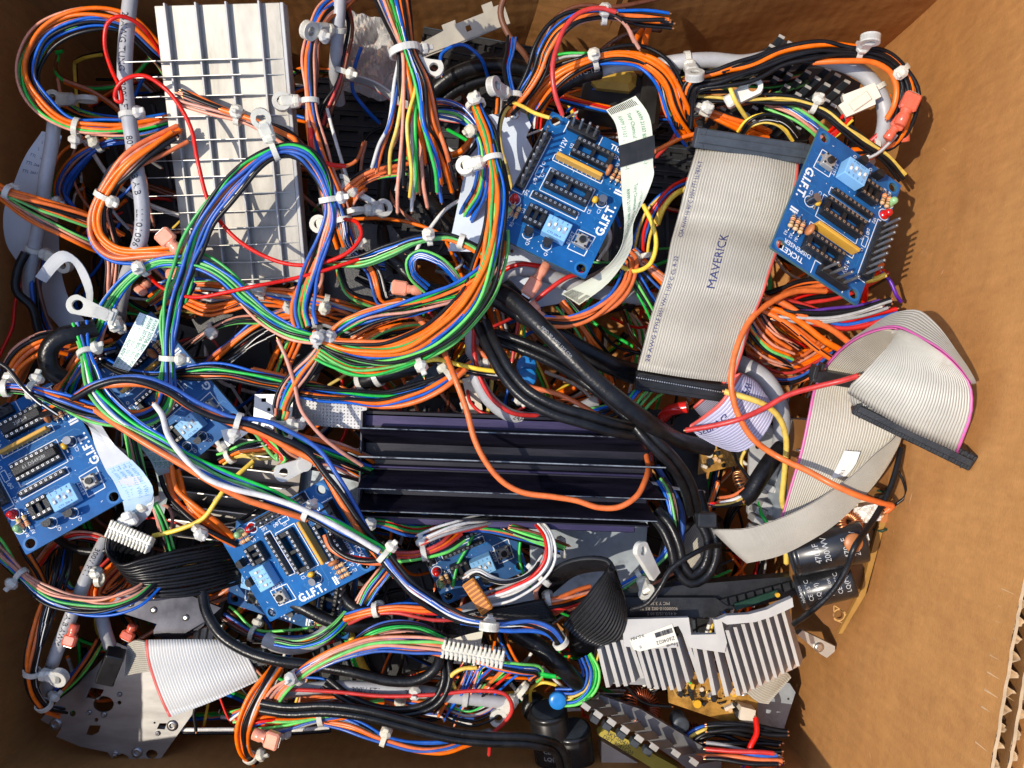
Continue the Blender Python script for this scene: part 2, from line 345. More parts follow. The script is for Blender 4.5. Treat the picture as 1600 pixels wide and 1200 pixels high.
def tie_mesh(c, T, a, b, ra, rb, phi=0, mount=0, width=2.6, g=None):
    "nylon strap round a bundle: centre c, tangent T, side a, up b, radii ra / rb; phi = where the head sits"
    g = g or G(); n = 22; v = []; f = []
    for i in range(n):
        t = 2*math.pi*i/n; d = a*math.cos(t)*(ra)+b*math.sin(t)*(rb); e = a*math.cos(t)*(ra+.9)+b*math.sin(t)*(rb+.9)
        for q, w_ in ((d, -1), (d, 1), (e, 1), (e, -1)): v.append(c+q+T*w_*width/2)
    for i in range(n):
        j = (i+1) % n
        for k in range(4): f.append((i*4+k, j*4+k, j*4+(k+1) % 4, i*4+(k+1) % 4))
    g.add(v, f, 0, False)
    t = rad(phi); rd = nrm(a*math.cos(t)*rb+b*math.sin(t)*ra) if False else nrm(a*math.cos(t)+b*math.sin(t)); base = c+a*math.cos(t)*(ra+.4)+b*math.sin(t)*(rb+.4)
    tg = nrm(np.cross(T, rd))
    g.frame(base, T, tg); g.M = (np.stack([T, tg, rd], 1), base)
    g.box((0, 0, 2.2), (5.8, 6.4, 4.8), 1.5); g.box((0, 1.3, 5.2), (2.6, 1.4, 2.6), .3); g.M = None
    return g, base, rd, tg
def mount_mesh(base, rd, T, tg, length=15):
    g = G(); n = 16
    ax, ay = rd, T
    zx = np.cross(ax, ay); g.M = (np.stack([ax, ay, zx], 1), base+rd*2)
    out = [(0, -3.0)]+[(length+4.6*math.sin(q), -4.6*math.cos(q)) for q in np.linspace(0.5, math.pi-.5, 12)]+[(0, 3.0)]
    hole = [(length+2.3*math.cos(2*math.pi*i/14), 2.3*math.sin(2*math.pi*i/14)) for i in range(14)]
    g.poly(out, -1.0, 1.0, [hole]); 
    ring = [(length+4.6*math.cos(2*math.pi*i/18), 4.6*math.sin(2*math.pi*i/18)) for i in range(18)]
    g.poly(ring, -1.9, 1.9, [hole]); g.box((4.5, 0, 0), (8, 6.6, 4.4), 1.2); return g
def harness(label, cols, r, path, ties=(), spread=1.0, name='wire_bundle', cat='wire bundle', group=None, twist=1.0, tip=True, endj=7, seed=0, dense=True):
    """wires that run together: path in (px, py, z); ties = (fraction, head angle, mount?)"""
    rs = np.random.RandomState(hash_(label)+seed); C = PP(path); c = spline(C, 2.4); k = len(c)
    if not ties and len(cols) >= 3 and k > 38 and rs.rand() < .75: ties = ((.3+.4*rs.rand(), rs.randint(20, 160)),)
    T, a, b = frames(c)
    # smooth frames
    n = len(cols); R = r*1.12*math.sqrt(n) if n > 1 else 0
    L = np.r_[0, np.cumsum(np.linalg.norm(np.diff(c, axis=0), axis=1))]; tot = L[-1]; s_ = L/tot
    sp = np.full(k, spread*1.25)
    for t in ties: sp = sp*(1-.5*np.exp(-((L-t[0]*tot)/14)**2))
    root = thing(name, label, cat, c[k//2]*[1, 1, 0]+[0, 0, c[:, 2].min()-R], group)
    base = rs.rand()*6.28
    if n >= 4 and dense:
        n0 = n; cols = cols+''.join((cols+'KBL')[rs.randint(n0+3)] for _ in range(max(1, round(n0*.85)))); r = r*.80; n = len(cols)
    for i, ch in enumerate(cols):
        rr = R*math.sqrt((i+.35)/n); th = i*2.4+base; ph = rs.rand(4)*6.28
        tw = twist*L/70+.5*np.sin(L/45+ph[0]); jit = 1+.35*np.sin(L/32+ph[1])
        ox = rr*np.cos(th+tw)*jit*sp; oz = rr*np.sin(th+tw)*.62*jit*np.minimum(sp, 1.2)
        wob = r*(.6*np.sin(L/11+ph[2])+.35*np.sin(L/4.7+ph[3]*2))*(.4+.6*np.sin(L/37+ph[0])**2)
        q = c+a*(ox+wob)[:, None]+b*oz[:, None]
        i0 = rs.randint(0, 1+int(endj/2.4)) if tip else 0; i1 = k-rs.randint(0, 1+int(endj/2.4)) if tip else k
        if i1-i0 < 5: i0, i1 = 0, k
        g, ms = wire_mesh(q[i0:i1], r*(.92+.16*rs.rand())*(1.10 if ch in 'Oo' else .95 if ch in 'KR' else .80), ch, tip); g.obj('wire', ms, root)
    for t in ties:
        i = int(np.clip(t[0]*(k-1), 1, k-2)) if True else 0
        i = int(np.argmin(abs(L-t[0]*tot))); m_ = .5*spread*1.25
        ra = R*max(.62, sp[i])+r+.1; rb = max(R*.62*sp[i], R*.45)+r+.1
        g, bs, rd, tg = tie_mesh(c[i], T[i], a[i], b[i], ra, rb, t[1])
        to = g.obj('cable_tie', nylon, root)
        if len(t) > 2 and t[2]: mount_mesh(bs, rd, T[i], tg, (t[2] if t[2] > 1 else 14)*.8).obj('mounting_eye', nylon, to)
    return root
def cable(label, m, r, path, name='cable', cat='cable', flat=1.0, text=None, tmat=None, tsize=4, group=None, seam=False, ties=(), twin=0):
    c = spline(PP(path), 2.5); T, a, b = frames(c)
    root = thing(name, label, cat, c[len(c)//2]*[1,1,0]+[0,0,c[:,2].min()-r], group)
    if twin:
        for s_ in (-1, 1): G().tube(c+a*s_*r*.92, r, 12, 0).obj('insulated_core', m, root)
    else: G().tube(c, r, 16, 0, flat=flat).obj('jacket', m, root)
    if text:
        g = G()
        for (st, tx, fl) in text: tube_text(g, PP(path), r, tx, tsize, st, ang=90, flip=fl, flat=flat)
        g.obj('printed_marking', tmat or ink, root)
    L = np.r_[0, np.cumsum(np.linalg.norm(np.diff(c, axis=0), axis=1))]
    for t in ties:
        i = int(np.argmin(abs(L-t[0]*L[-1]))); w_ = 1.9 if twin else 1
        g, bs, rd, tg = tie_mesh(c[i], T[i], a[i], b[i], r*w_+.15, r*flat+.15, t[1]); to = g.obj('cable_tie', nylon, root)
        if len(t) > 2: mount_mesh(bs, rd, T[i], tg, t[2]).obj('mounting_eye', nylon, to)
    return root
# flat and ribbon cables --------------------------------------------
def ribbon(Lp, Rp, n=40, th=.9, mats=None, step=3, edge='L', ridge=.28, sub=5, g=None, groove=True, crinkle=.7, bulge=0.0, mi=0, me_=1):
    "rows joining a left and a right edge (px, py, z); n conductors show as ridges"
    A = PP(Lp); B = PP(Rp); g = g or G(); mid = (A+B)/2
    k = max(6, int(sum(np.linalg.norm(np.diff(mid, axis=0), axis=1))/step)); 
    def rs_(Q):
        c = []; q = spline_u(Q, k); return q
    a = rs_(A); b = rs_(B); m = n*sub if ridge > 0 else max(2, n)
    u = np.linspace(0, 1, m+1); T = np.gradient((a+b)/2, axis=0)
    W = b-a; N = np.cross(W, T); N /= np.linalg.norm(N, axis=1)[:, None]+1e-9
    sgn = 1 if N[:, 2].mean() >= 0 else -1; N = N*sgn
    pr = th/2+(ridge*np.abs(np.sin(np.pi*u*n)) if ridge > 0 else 0*u)
    bl = bulge*np.sin(np.pi*u); rr_ = np.random.RandomState(int(abs(a[0][0])*7) % 9999).rand(6)*6.28; xs = np.linspace(0, 1, len(a))*np.linalg.norm(np.diff((a+b)/2, axis=0), axis=1).sum()
    wr = (.35*np.sin(xs[:, None]/4.1+rr_[0]+u[None]*1.3)+.45*np.sin(xs[:, None]/9.5+rr_[1]-u[None]*2.2)*np.sin(u[None]*3+rr_[2]))*crinkle
    top = a[:, None]+W[:, None]*u[None, :, None]+N[:, None]*((pr+bl)[None, :]+wr)[:, :, None]
    bot = a[:, None]+W[:, None]*u[None, :, None]+N[:, None]*((-pr+bl)[None, :]+wr)[:, :, None]
    kk = len(a); M1 = m+1; v = np.concatenate([top.reshape(-1, 3), bot.reshape(-1, 3)]); o = kk*M1; f = []; mm = []
    ec = max(1, sub) if ridge > 0 else 1
    for i in range(kk-1):
        for j in range(m):
            p = i*M1+j; q = (p, p+1, p+M1+1, p+M1); r_ = q[::-1]
            is_e = (j < ec and edge == 'L') or (j >= m-ec and edge == 'R')
            if sgn > 0: q, r_ = r_, q
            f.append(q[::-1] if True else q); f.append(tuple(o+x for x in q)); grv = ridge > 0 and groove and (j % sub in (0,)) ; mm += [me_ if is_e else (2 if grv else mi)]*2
        for j in (0, m):
            p = i*M1+j; f.append((p, p+M1, o+p+M1, o+p)); mm.append(me_ if ((j == 0 and edge == 'L') or (j == m and edge == 'R')) else mi)
    for i in (0, kk-1):
        for j in range(m): p = i*M1+j; f.append((p, p+1, o+p+1, o+p)); mm.append(mi)
    g.add(v, f, mm, ridge > 0)
    def surf(s, t, lift=.1):
        "s, t in 0..1 along / across"
        x = min(max(s, 0), 1)*(kk-1); i = min(int(x), kk-2); fr = x-i
        p = (a[i]*(1-fr)+a[i+1]*fr); q = (b[i]*(1-fr)+b[i+1]*fr); nn = N[i]*(1-fr)+N[i+1]*fr
        return p+(q-p)*t+nn*(float(wr[i, int(min(max(t, 0), 1)*m)]*(1-fr)+wr[i+1, int(min(max(t, 0), 1)*m)]*fr)+.12*(ridge > 0)+th/2+(ridge if ridge > 0 else 0)+lift+bulge*math.sin(math.pi*min(max(t,0),1)))
    Ls = float(sum(np.linalg.norm(np.diff((a+b)/2, axis=0), axis=1))); Wd = float(np.linalg.norm(W, axis=1).mean())
    return g, surf, Ls, Wd
def spline_u(Q, k):
    Q = np.asarray(Q, float); n = len(Q)
    if n == 2: t = np.linspace(0, 1, k)[:, None]; return Q[0]*(1-t)+Q[1]*t
    E = np.vstack([2*Q[0]-Q[1], Q, 2*Q[-1]-Q[-2]]); out = []
    for x in np.linspace(0, n-1, k):
        i = min(int(x), n-2); t = x-i; p0, p1, p2, p3 = E[i:i+4]
        out.append(.5*((2*p1)+(-p0+p2)*t+(2*p0-5*p1+4*p2-p3)*t*t+(-p0+3*p1-3*p2+p3)*t**3))
    return np.array(out)
def rib_text(g, surf, L, W, txt, s0, t0, size, along=True, flip=False, m=0, bold=0.0):
    def sf(u, v):
        if flip: u, v = -u, -v
        return surf(s0+u/L, t0+v/W) if along else surf(s0-v/L, t0+u/W)
    write_on(g, txt, sf, size, m, bold)
# ================================================================== the setting: cardboard box, ground outside
ZT, ZB = 135.0, -165.0
BX = [(-278, -207), (160.5, -207), (240, 217), (60, 209), (12, 223), (-278, 219)]     # inside corners of the box at floor level (mm)
def wall(name, a, b, th=12.0, flute=False, label=None, kinks=0, top=ZT):
    a = np.array(a, float); b = np.array(b, float); d = b-a; a = a-d/np.linalg.norm(d)*3; b = b+d/np.linalg.norm(d)*3; d = b-a; L = np.linalg.norm(d); x = d/L; n = np.array([x[1], -x[0]])   # outward
    g = G(); rs = np.random.RandomState(int(L))
    def sheet(off, m, seed):
        nu, nv = 40, 16; v = []; f = []
        for i in range(nu+1):
            for j in range(nv+1):
                u = i/nu*L; z = ZB+(top-ZB)*j/nv
                wv = 1.2*math.sin(u/47+seed)*math.sin(z/60+1)+.5*math.sin(u/19+z/33)
                v.append((*(a+x*u+n*(off+wv)), z+(0.5*math.sin(u/7.0+seed) if j == nv else 0)))
        for i in range(nu):
            for j in range(nv): p = i*(nv+1)+j; f.append((p, p+1, p+nv+2, p+nv+1))
        g.add(v, f, m, True); return v
    sheet(0, 0, 0); sheet(th, 0, 0); sheet(th*.5, 1, 0)
    # liner thickness strips and fluted medium seen at the top edge
    for off in (0, th*.5, th):
        v = []; f = []; N = 160
        for i in range(N+1):
            u = i/N*L; wv = 1.2*math.sin(u/47)*math.sin(top/60+1)+.5*math.sin(u/19+top/33); jg = rs.rand()*1.8
            for q in (-.55, .55): v.append((*(a+x*u+n*(off+wv+q*(1+.3*rs.rand()))), top+.6+jg*.5))
        for i in range(N): f.append((2*i, 2*i+1, 2*i+3, 2*i+2))
        g.add(v, f, 2)
    for lo, hi, pitch in ((0.4, th*.5-.4, 6.5), (th*.5+.4, th-.4, 7.5)):
        v = []; f = []; N = int(L/pitch*8)
        for i in range(N+1):
            u = i/N*L; wv = 1.2*math.sin(u/47)*math.sin(top/60+1)+.5*math.sin(u/19+top/33)
            o_ = lo+(hi-lo)*(.5+.5*math.sin(2*math.pi*u/pitch+.8*math.sin(u/23)))*(1-.3*abs(math.sin(u/17)))+.35*(rs.rand()-.5); p = a+x*u+n*(o_+wv)
            v += [(*(p-n*.25), top-12), (*(p-n*.25), top-.6-1.8*rs.rand()), (*(p+n*.25), top-.6-1.8*rs.rand()), (*(p+n*.25), top-12)]
        for i in range(N):
            for k in range(3): f.append((4*i+k, 4*i+k+1, 4*i+5+k, 4*i+4+k))
        g.add(v, f, 3, True)
    return g
box = thing('cardboard_box', 'open brown cardboard box holding the whole tangle of cables and boards', 'cardboard box', (0, 0, ZB))
nb = len(BX); cx, cy = -20, 0
for i in range(nb):
    a, b = BX[i], BX[(i+1) % nb]
    wall('w', a, b, top=88.0 if i == nb-1 else ZT).obj('box_wall', [kraft, kraft_in, kraft_edge, kraft_edge], box)  # left wall's unseen rim is lowered so sun reaches the left board
g = G(); g.poly(BX, ZB-6, ZB+.5); g.obj('box_bottom', kraft, box)
g = G(); g.box((0, 0, -175), (6000, 6000, 4)); tag(g.obj('ground', mat('pale_blue_concrete', (.38,.50,.60), rough=.8, var=.25, nscale=60, bump=.3)), kind='structure')
# small torn scratches on the right wall
g = G(); rs = np.random.RandomState(4); ax = np.array(BX[1], float); dx = np.array(BX[2], float)-ax; LX = np.linalg.norm(dx); dx /= LX; nx = np.array([-dx[1], dx[0]])
for k in range(22):
    u = 20+rs.rand()*(LX*.75); z = -45+rs.rand()*95; ln = .6+rs.rand()*3.2*(rs.rand() > .6); an = rs.rand()*3.1; wd = .12+.3*rs.rand()
    wv = 1.2*math.sin(u/47)*math.sin(z/60+1)+.5*math.sin(u/19+z/33)
    pts = []
    for (s_, t_) in ((-1, 0), (0, -1), (1, 0), (.2, 1)):
        uu = u+s_*ln*math.cos(an)-t_*wd*math.sin(an); zz = z+s_*ln*math.sin(an)+t_*wd*math.cos(an)
        wv = 1.2*math.sin(uu/47)*math.sin(zz/60+1)+.5*math.sin(uu/19+zz/33); q = ax+dx*uu+nx*(.22-wv); pts.append((q[0], q[1], zz))
    g.add(pts, [(0, 1, 2, 3)])
tag(g.obj('scuff_marks', mat('torn_liner', (.66,.38,.17), rough=.9, var=.1), box), kind='stuff')

# ================================================================== ticket boards
def bc(x, y):
    x -= 30; y -= 875; det = 570*-815-345*270
    return ((x*-815-345*y)/det*51, (570*y-270*x)/det*71)
BW, BH = 51.0, 71.0
def hole(x, y, r, n=20): return [(x+r*math.cos(2*math.pi*i/n), y+r*math.sin(2*math.pi*i/n)) for i in range(n)]
def rrect(x0, y0, x1, y1, r, n=5):
    o = []
    for cx_, cy_, a0 in ((x1-r, y1-r, 0), (x0+r, y1-r, 90), (x0+r, y0+r, 180), (x1-r, y0+r, 270)):
        for i in range(n+1): t = rad(a0+90*i/n); o.append((cx_+r*math.cos(t), cy_+r*math.sin(t)))
    return o
def line2(g, pts, w_=.35, z=0, m=0, closed=False):
    pts = [np.array(p, float) for p in pts]
    if closed: pts = pts+[pts[0]]
    for p, q in zip(pts[:-1], pts[1:]):
        d = nrm(q-p); n = np.array([-d[1], d[0]])*w_/2; e = d*w_/2
        v = [p-e-n, q+e-n, q+e+n, p-e+n]; g.add([(x[0], x[1], z) for x in v], [(0, 1, 2, 3)], m)
def ring2(g, x, y, r, w_=.4, z=0, m=0, n=24, a0=0, a1=360):
    v = []; f = []
    for i in range(n+1):
        t = rad(a0+(a1-a0)*i/n)
        for rr in (r-w_/2, r+w_/2): v.append((x+rr*math.cos(t), y+rr*math.sin(t), z))
    for i in range(n): f.append((2*i, 2*i+1, 2*i+3, 2*i+2))
    g.add(v, f, m)
TP = .8                                                     # board half thickness
def dip_socket(cx, cy, npin, wd=9.0, m=None):
    g = G(); L = npin*2.54; z0 = TP; h = 4.6
    for s_ in (-1, 1):
        g.box((cx, cy+s_*(wd/2-1.1), z0+h/2), (L, 2.2, h), .25)
        for i in range(npin):
            x = cx+(i-(npin-1)/2)*2.54
            g.box((x, cy+s_*(wd/2-1.1), z0+h+.06), (1.15, 1.15, .14), 0, 1); g.box((x, cy+s_*(wd/2-1.1), z0+h+.15), (.45, .55, .1), 0, 2)
            g.box((x+1.27 if i < npin-1 else x, cy+s_*(wd/2-.05), z0+h*.55), (.3, .3, h*.7), 0, 0)
    for e in (-1, 1): g.box((cx+e*(L/2-1.3), cy, z0+h*.45), (2.6, wd-4.2, h*.8), .2)
    g.box((cx, cy, z0+h*.4), (2, wd-4.2, h*.7), .2); return g
def resistor(x, y, ang, L=6.2, r=1.15, bands=((.18,'b'),(.34,'o'),(.5,'b'),(.8,'g'))):
    g = G(); c, s_ = math.cos(rad(ang)), math.sin(rad(ang)); d = np.array([c, s_, 0]); o = np.array([x, y, TP+1.6])
    R = np.stack([np.cross(d, (0, 0, 1)), (0, 0, 1), d], 1)
    prof = [(.3, -L/2), (r*.9, -L/2+.25), (r*1.08, -L/2+.8), (r*1.05, -L/2+1.4), (r*.86, -L/2+2.0), (r*.86, L/2-2.0), (r*1.05, L/2-1.4), (r*1.08, L/2-.8), (r*.9, L/2-.25), (.3, L/2)]
    g.lathe(prof, o, 12, 0, R)
    for t, k in bands:
        h = -L/2+L*t; rr = r*1.13 if (t < .3 or t > .7) else r*.93; mm = {'b': 1, 'o': 2, 'g': 3, 'r': 4}[k]
        g.lathe([(rr, h-.22), (rr, h+.22)], o, 12, mm, R)
    for e in (-1, 1):
        p = o+d*e*L/2; q = p+d*e*1.6; g.tube(spline([p-d*e*.3, p+d*e*.9, q, q-np.array([0, 0, 2.2])], .5), .3, 6, 5)
    return g
RM = [tan, mat('band_brown', (.10,.03,.012)), mat('band_orange', (.72,.16,.02)), mat('band_gold', (.45,.28,.06), metal=.6), mat('band_red', (.5,.03,.02)), tin]
def make_board(label, pos, rv, group, variant='full'):
    th = np.linalg.norm(rv); Rm = np.array(Matrix.Rotation(th, 3, Vector(rv)))
    o = thingf('ticket_board', label, 'circuit board', pos, Rm[:, 0], Rm[:, 1], group)
    sh = lambda g: (setattr(g, 'M', (np.eye(3), np.array([-BW/2, -BH/2, 0.]))) or g)
    def new(): return sh(G())
    H4 = [(4, 4), (47, 4), (47, 67), (4, 67)]
    g = new(); g.poly(rrect(0, 0, BW, BH, .8), -TP, TP, [hole(x, y, 2.4) for x, y in H4], 0, 1)
    rs = np.random.RandomState(3)
    for k in range(46):                                     # copper traces under the mask
        x = 4+rs.rand()*40; y = 8+rs.rand()*52; d = rs.choice([0, 90, 0, 45]); ln = 4+rs.rand()*12
        pts = [(x, y), (min(BW-2, x+ln*math.cos(rad(d))), min(BH-2, y+ln*math.sin(rad(d))))]; p2 = (min(BW-1.5, pts[1][0]+1.8), max(2, pts[1][1]-1.8)); line2(g, pts+[p2], .5, TP+.02, 2)
    for x, y in H4: ring2(g, x, y, 2.9, 1.1, TP+.015, 2)
    g.obj('board_panel', [pcb_blue, mat('board_edge', (.05,.12,.14), rough=.6), trace_blue], o)
    # white printing
    g = new(); z = TP+.05
    write(g, 'TICKET', 40.2, 68.0, 3.9, 0, z, bold=.02); write(g, 'DISPENSER', 38.6, 63.9, 3.2, 0, z, bold=.01)
    write(g, 'G.I.F.T.', 47.3, 31.5, 5.9, 90, z, bold=.035); write(g, 'II', 47.3, 47.5, 5.9, 90, z, bold=.035)
    write(g, 'RESET', 36.0, 15.6, 2.7, 90, z); write(g, '+12V', 12.4, 57.3, 3.6, 90, z, bold=.01)
    for t, x, y, r_ in (('U1', 10.2, 38.5, 90), ('U2', 16.4, 59, 90), ('U3', 9.6, 17.4, 90), ('SP2', 7.2, 26.5, 90), ('D1', 8.4, 33.4, 90), ('C2', 42.6, 34.2, 90), ('C5', 38.4, 31.8, 90),
                        ('Q1', 28.6, 2.8, 90), ('Q2', 18.4, 3.8, 90), ('R4', 4.6, 8.6, 90), ('R5', 7.6, 8.6, 90), ('R1', 41, 60.3, 90), ('R2', 44, 60.3, 90), ('R3', 47, 60.3, 90)):
        write(g, t, x, y, 2.3, r_, z)
    line2(g, [bc(550, 830), bc(655, 875), bc(590, 1000), bc(490, 955)], .45, z, 0, True)
    line2(g, [(9.4, 25), (9.4, 29), (34.4, 29), (34.4, 25)], .4, z, 0, True)
    line2(g, [(12, 30.7), (12, 43.6), (36.4, 43.6), (36.4, 30.7)], .4, z, 0, True)
    line2(g, [(11, 47.7), (37.6, 47.7), (37.6, 51.3), (11, 51.3)], .4, z, 0, True)
    line2(g, [(17.4, 54), (17.4, 64), ], .35, z); line2(g, [(.6, 24.5), (5.6, 24.5), (5.6, 58.5), (.8, 58.5)], .45, z); line2(g, [(9.8, 70), (9.8, 63.5)], .45, z); line2(g, [(28.2, 70.4), (28.2, 63.5), (25, 63.5)], .45, z)
    line2(g, [(6.8, 36.6), (9.2, 36.6), (9.2, 42.2), (6.8, 42.2)], .35, z, 0, True); ring2(g, 8, 34.6, .7, .3, z); ring2(g, 8, 44.2, .7, .3, z)
    for x, y in ((3.6, 20.5), (3.2, 13)): ring2(g, x, y, 2.8, .4, z)
    ring2(g, 41.8, 38.8, 2.7, .4, z)
    for x, y in ((27.1, 6.8), (16.7, 7.7)): ring2(g, x, y, 2.6, .4, z, a0=200, a1=520); line2(g, [(x-2, y+1.6), (x+2, y+1.6)], .4, z)
    for k in range(60): x = 2+rs.rand()*47; y = 2+rs.rand()*67; ring2(g, x, y, .18, .16, z, n=6)
    g.obj('white_printing', silk, o)
    sm = [black_plastic, tin, mat('socket_slot', (.02,.02,.02), rough=.5)]
    for cx_, cy_, n_ in ((24.3, 37.2, 9), (27.6, 58.6, 8), (16.2, 16.6, 4)):
        g = new(); dip_socket_add(g, cx_, cy_, n_); g.obj('chip_socket', sm, o)
    if variant == 'chips':
        for cx_, cy_, n_, tx in ((24.3, 37.2, 9, '61 D5492BI'), (27.6, 58.6, 8, '2502-4')):
            g = new(); g.box((cx_, cy_, TP+4.9), (n_*2.54-1, 4.4, 2.2), .4); write(g, tx, cx_, cy_, 2.4, 0, TP+6.05, 1); g.obj('chip', [black_plastic, cap_ink], o)
    g = new(); g.box((24.3, 49.5, TP+3.1), (24.6, 1.9, 5.6), .35); 
    for i in range(9): g.box((24.3+(i-4)*2.54, 48.4, TP+.5), (.6, .5, 1.0), 0, 1)
    g.obj('resistor_network', [amber_pl, tin], o)
    g = new(); g.box((21.9, 27, TP+1.6), (23.6, 2.3, 3.0), .25)
    for i in range(9): g.box((21.9+(i-4)*2.54, 27, TP+3.18), (1.1, 1.1, .14), 0, 1); g.box((21.9+(i-4)*2.54, 27, TP+3.28), (.5, .5, .1), 0, 2)
    g.obj('socket_strip', sm, o)
    # four way switch
    g = new(); x0, y0 = 28.3, 14.6; g.box((x0, y0, TP+3.4), (12.2, 9.6, 6.6), .3)
    for i in range(4): write(g, str(i+1), x0-4+i*2.6, y0+3.6, 2.0, 0, TP+6.76, 1)
    write(g, 'CTS 206-4', x0, y0-3.6, 1.6, 0, TP+6.76, 1)
    for i in range(4): g.box((x0-4+i*2.6, y0+.1, TP+6.72), (1.5, 3.6, .12), 0, 2)
    sw = g.obj('dip_switch', [dip_blue, blue_ink, mat('switch_well', (.25,.33,.42))], o)
    for i in range(4): g = new(); g.box((x0-4+i*2.6, y0+.1+(.9 if i % 2 else -.7), TP+7.1), (1.3, 1.6, 1.0), .2); g.obj('slider', white_pl, sw)
    bx, by = bc(572, 912); g = new(); g.box((bx, by, TP+1.9), (6.2, 6.2, 3.4), .35); 
    for i, j in ((-1,-1),(1,-1),(1,1),(-1,1)): g.cyl((bx+i*2.35, by+j*2.35, TP+3.4), (bx+i*2.35, by+j*2.35, TP+3.9), .55, n=10, m=1); g.box((bx+i*3.6, by+j*2.3, TP+.5), (1.4, .8, .9), 0, 2)
    rb = g.obj('reset_button', [mat('button_cover', (.42,.40,.36), rough=.4, metal=.4), black_plastic, tin], o)
    g = new(); g.cyl((bx, by, TP+3.4), (bx, by, TP+5.2), 1.75, 1.65, 20); g.obj('plunger', black_plastic, rb)
    # pin headers
    g = new(); g.box((2.9, 42.2, TP+1.8), (4.6, 31.7, 3.4), .25); g.box((.9, 42.2, TP+3.4), (.8, 31.7, 4.2), .2)
    for i in range(8): y = 42.2+(i-3.5)*3.96; g.box((3.2, y, TP+7.4), (1.15, 1.15, 11.5), .2, 1); g.box((3.2, y+1.98, TP+3.7), (3.8, .3, .4), 0, 0)
    g.obj('pin_header', [black_plastic, dull_pin], o)
    g = new(); g.box((18.4, 67.6, TP+1.8), (15.8, 4.6, 3.4), .25); g.box((18.4, 69.8, TP+3.4), (15.8, .8, 4.2), .2)
    for i in range(4): x = 18.4+(i-1.5)*3.96; g.box((x, 67.2, TP+7.4), (1.15, 1.15, 11.5), .2, 1)
    g.obj('pin_header', [black_plastic, dull_pin], o)
    for x, y, bd in ((4.6, 14.5, None), (7.6, 14.5, None), (41.3, 54.6, 1), (44.1, 54.6, 1), (46.9, 54.6, 1)):
        g = new(); g2 = resistor(x, y, 90, bands=((.18,'b'),(.34,'o'),(.5,'b'),(.8,'g')) if bd else ((.18,'o'),(.36,'o'),(.52,'b'),(.82,'g'))); g.add(g2.v, g2.f, g2.m, True); g.obj('resistor', RM, o)
    for x, y, m_ in ((3.4, 20.5, led_red), (3.0, 13, led_grn)):
        g = new(); g.lathe([(2.3, TP), (2.3, TP+.9), (1.9, TP+1), (1.9, TP+3.0), (1.75, TP+3.9), (1.3, TP+4.6), (.6, TP+5), (.05, TP+5.1)], (x, y, 0), 18, 0); g.obj('indicator_lamp', m_, o)
    g = new(); g.M = (np.array([[0, 0, 1.], [1, 0, 0], [0, 1, 0]]), np.array([-BW/2+38.3, -BH/2+54.3, TP+3.6]))
    g.lathe([(.2, -1.2), (2.2, -1.1), (2.9, -.5), (3.0, 0), (2.9, .5), (2.2, 1.1), (.2, 1.2)], (0, 0, 0), 20, 0); g.obj('disc_capacitor', disc_c, o)
    g = new(); g.lathe([(.2, -1.8), (1.1, -1.5), (1.5, -.6), (1.5, .6), (1.1, 1.5), (.2, 1.8)], (38.6, 38, TP+1.9), 12, 0, np.array([[1, 0, 0], [0, 0, 1.], [0, -1, 0]])); g.box((38.6, 40.6, TP+.6), (.5, 2, .5), 0, 1); g.box((38.6, 35.4, TP+.6), (.5, 2, .5), 0, 1)
    g.obj('bead_capacitor', [yel_c, tin], o)
    g = new(); g.cyl((41.8, 38.8, TP), (41.8, 38.8, TP+5.6), 2.0, n=20, m=0, mcap=1); g.box((43.2, 40.0, TP+3.0), (.6, .6, 5), 0, 1); g.obj('electrolytic_capacitor', [cap_black, steel], o)
    for x, y in ((27.1, 6.4), (16.7, 7.3)):
        g = new(); g.poly([(x-2.2, y+1.5)]+[(x+2.2*math.cos(t), y+.2+2.1*math.sin(t)) for t in np.linspace(math.pi*1.0, 2*math.pi, 10)]+[(x+2.2, y+1.5)], TP+2.5, TP+7)
        for i in (-1, 0, 1): g.box((x+i*1.2, y, TP+1.2), (.45, .45, 2.8), 0, 1)
        g.obj('transistor', [black_plastic, tin], o)
    return o
def dip_socket_add(g, cx, cy, n_):
    q = dip_socket(cx, cy, n_); g.add(q.v, q.f, q.m)
GB = 'blue ticket dispenser boards'
B_A = make_board('blue ticket board lying under the greenish flat cable, all its pins standing up', (27.4, 92.7, 27.7), (2.246, -.479, 5.315), GB)
make_board('dark blue ticket board leaning on the right cardboard wall with its text upside down', (152.2, 78.8, 45.8), (1.28, 1.17, 8.766), GB)
make_board('blue ticket board cut off by the left edge with chips pushed in its sockets', (-230.5, -39.7, 25), (1.627, -1.52, -5.242), GB, 'chips')
make_board('blue ticket board whose white name runs along its lower edge, beside flat black cable', (-109.2, -85.2, 12.2), (-3.302, 1.441, 10.887), GB)
make_board('blue ticket board mostly hidden beneath another one, only a corner and button showing', (-116.5, -104.4, -9.0), (-3.6, -.78, 16.62), GB)
make_board('blue ticket board tucked below the black heat sink, half covered by white wires', (-27.0, -81.2, -25.7), (.182, .087, .387), GB)
make_board('blue ticket board crossed by many wires beneath a vertical wire bundle at left', (-180, -5.8, 4), (.189, -.139, .666), GB)
# ================================================================== large things in the box
def quadframe(o, xp, yp): return P(*o), P(*xp)-P(*o), P(*yp)-P(*o)
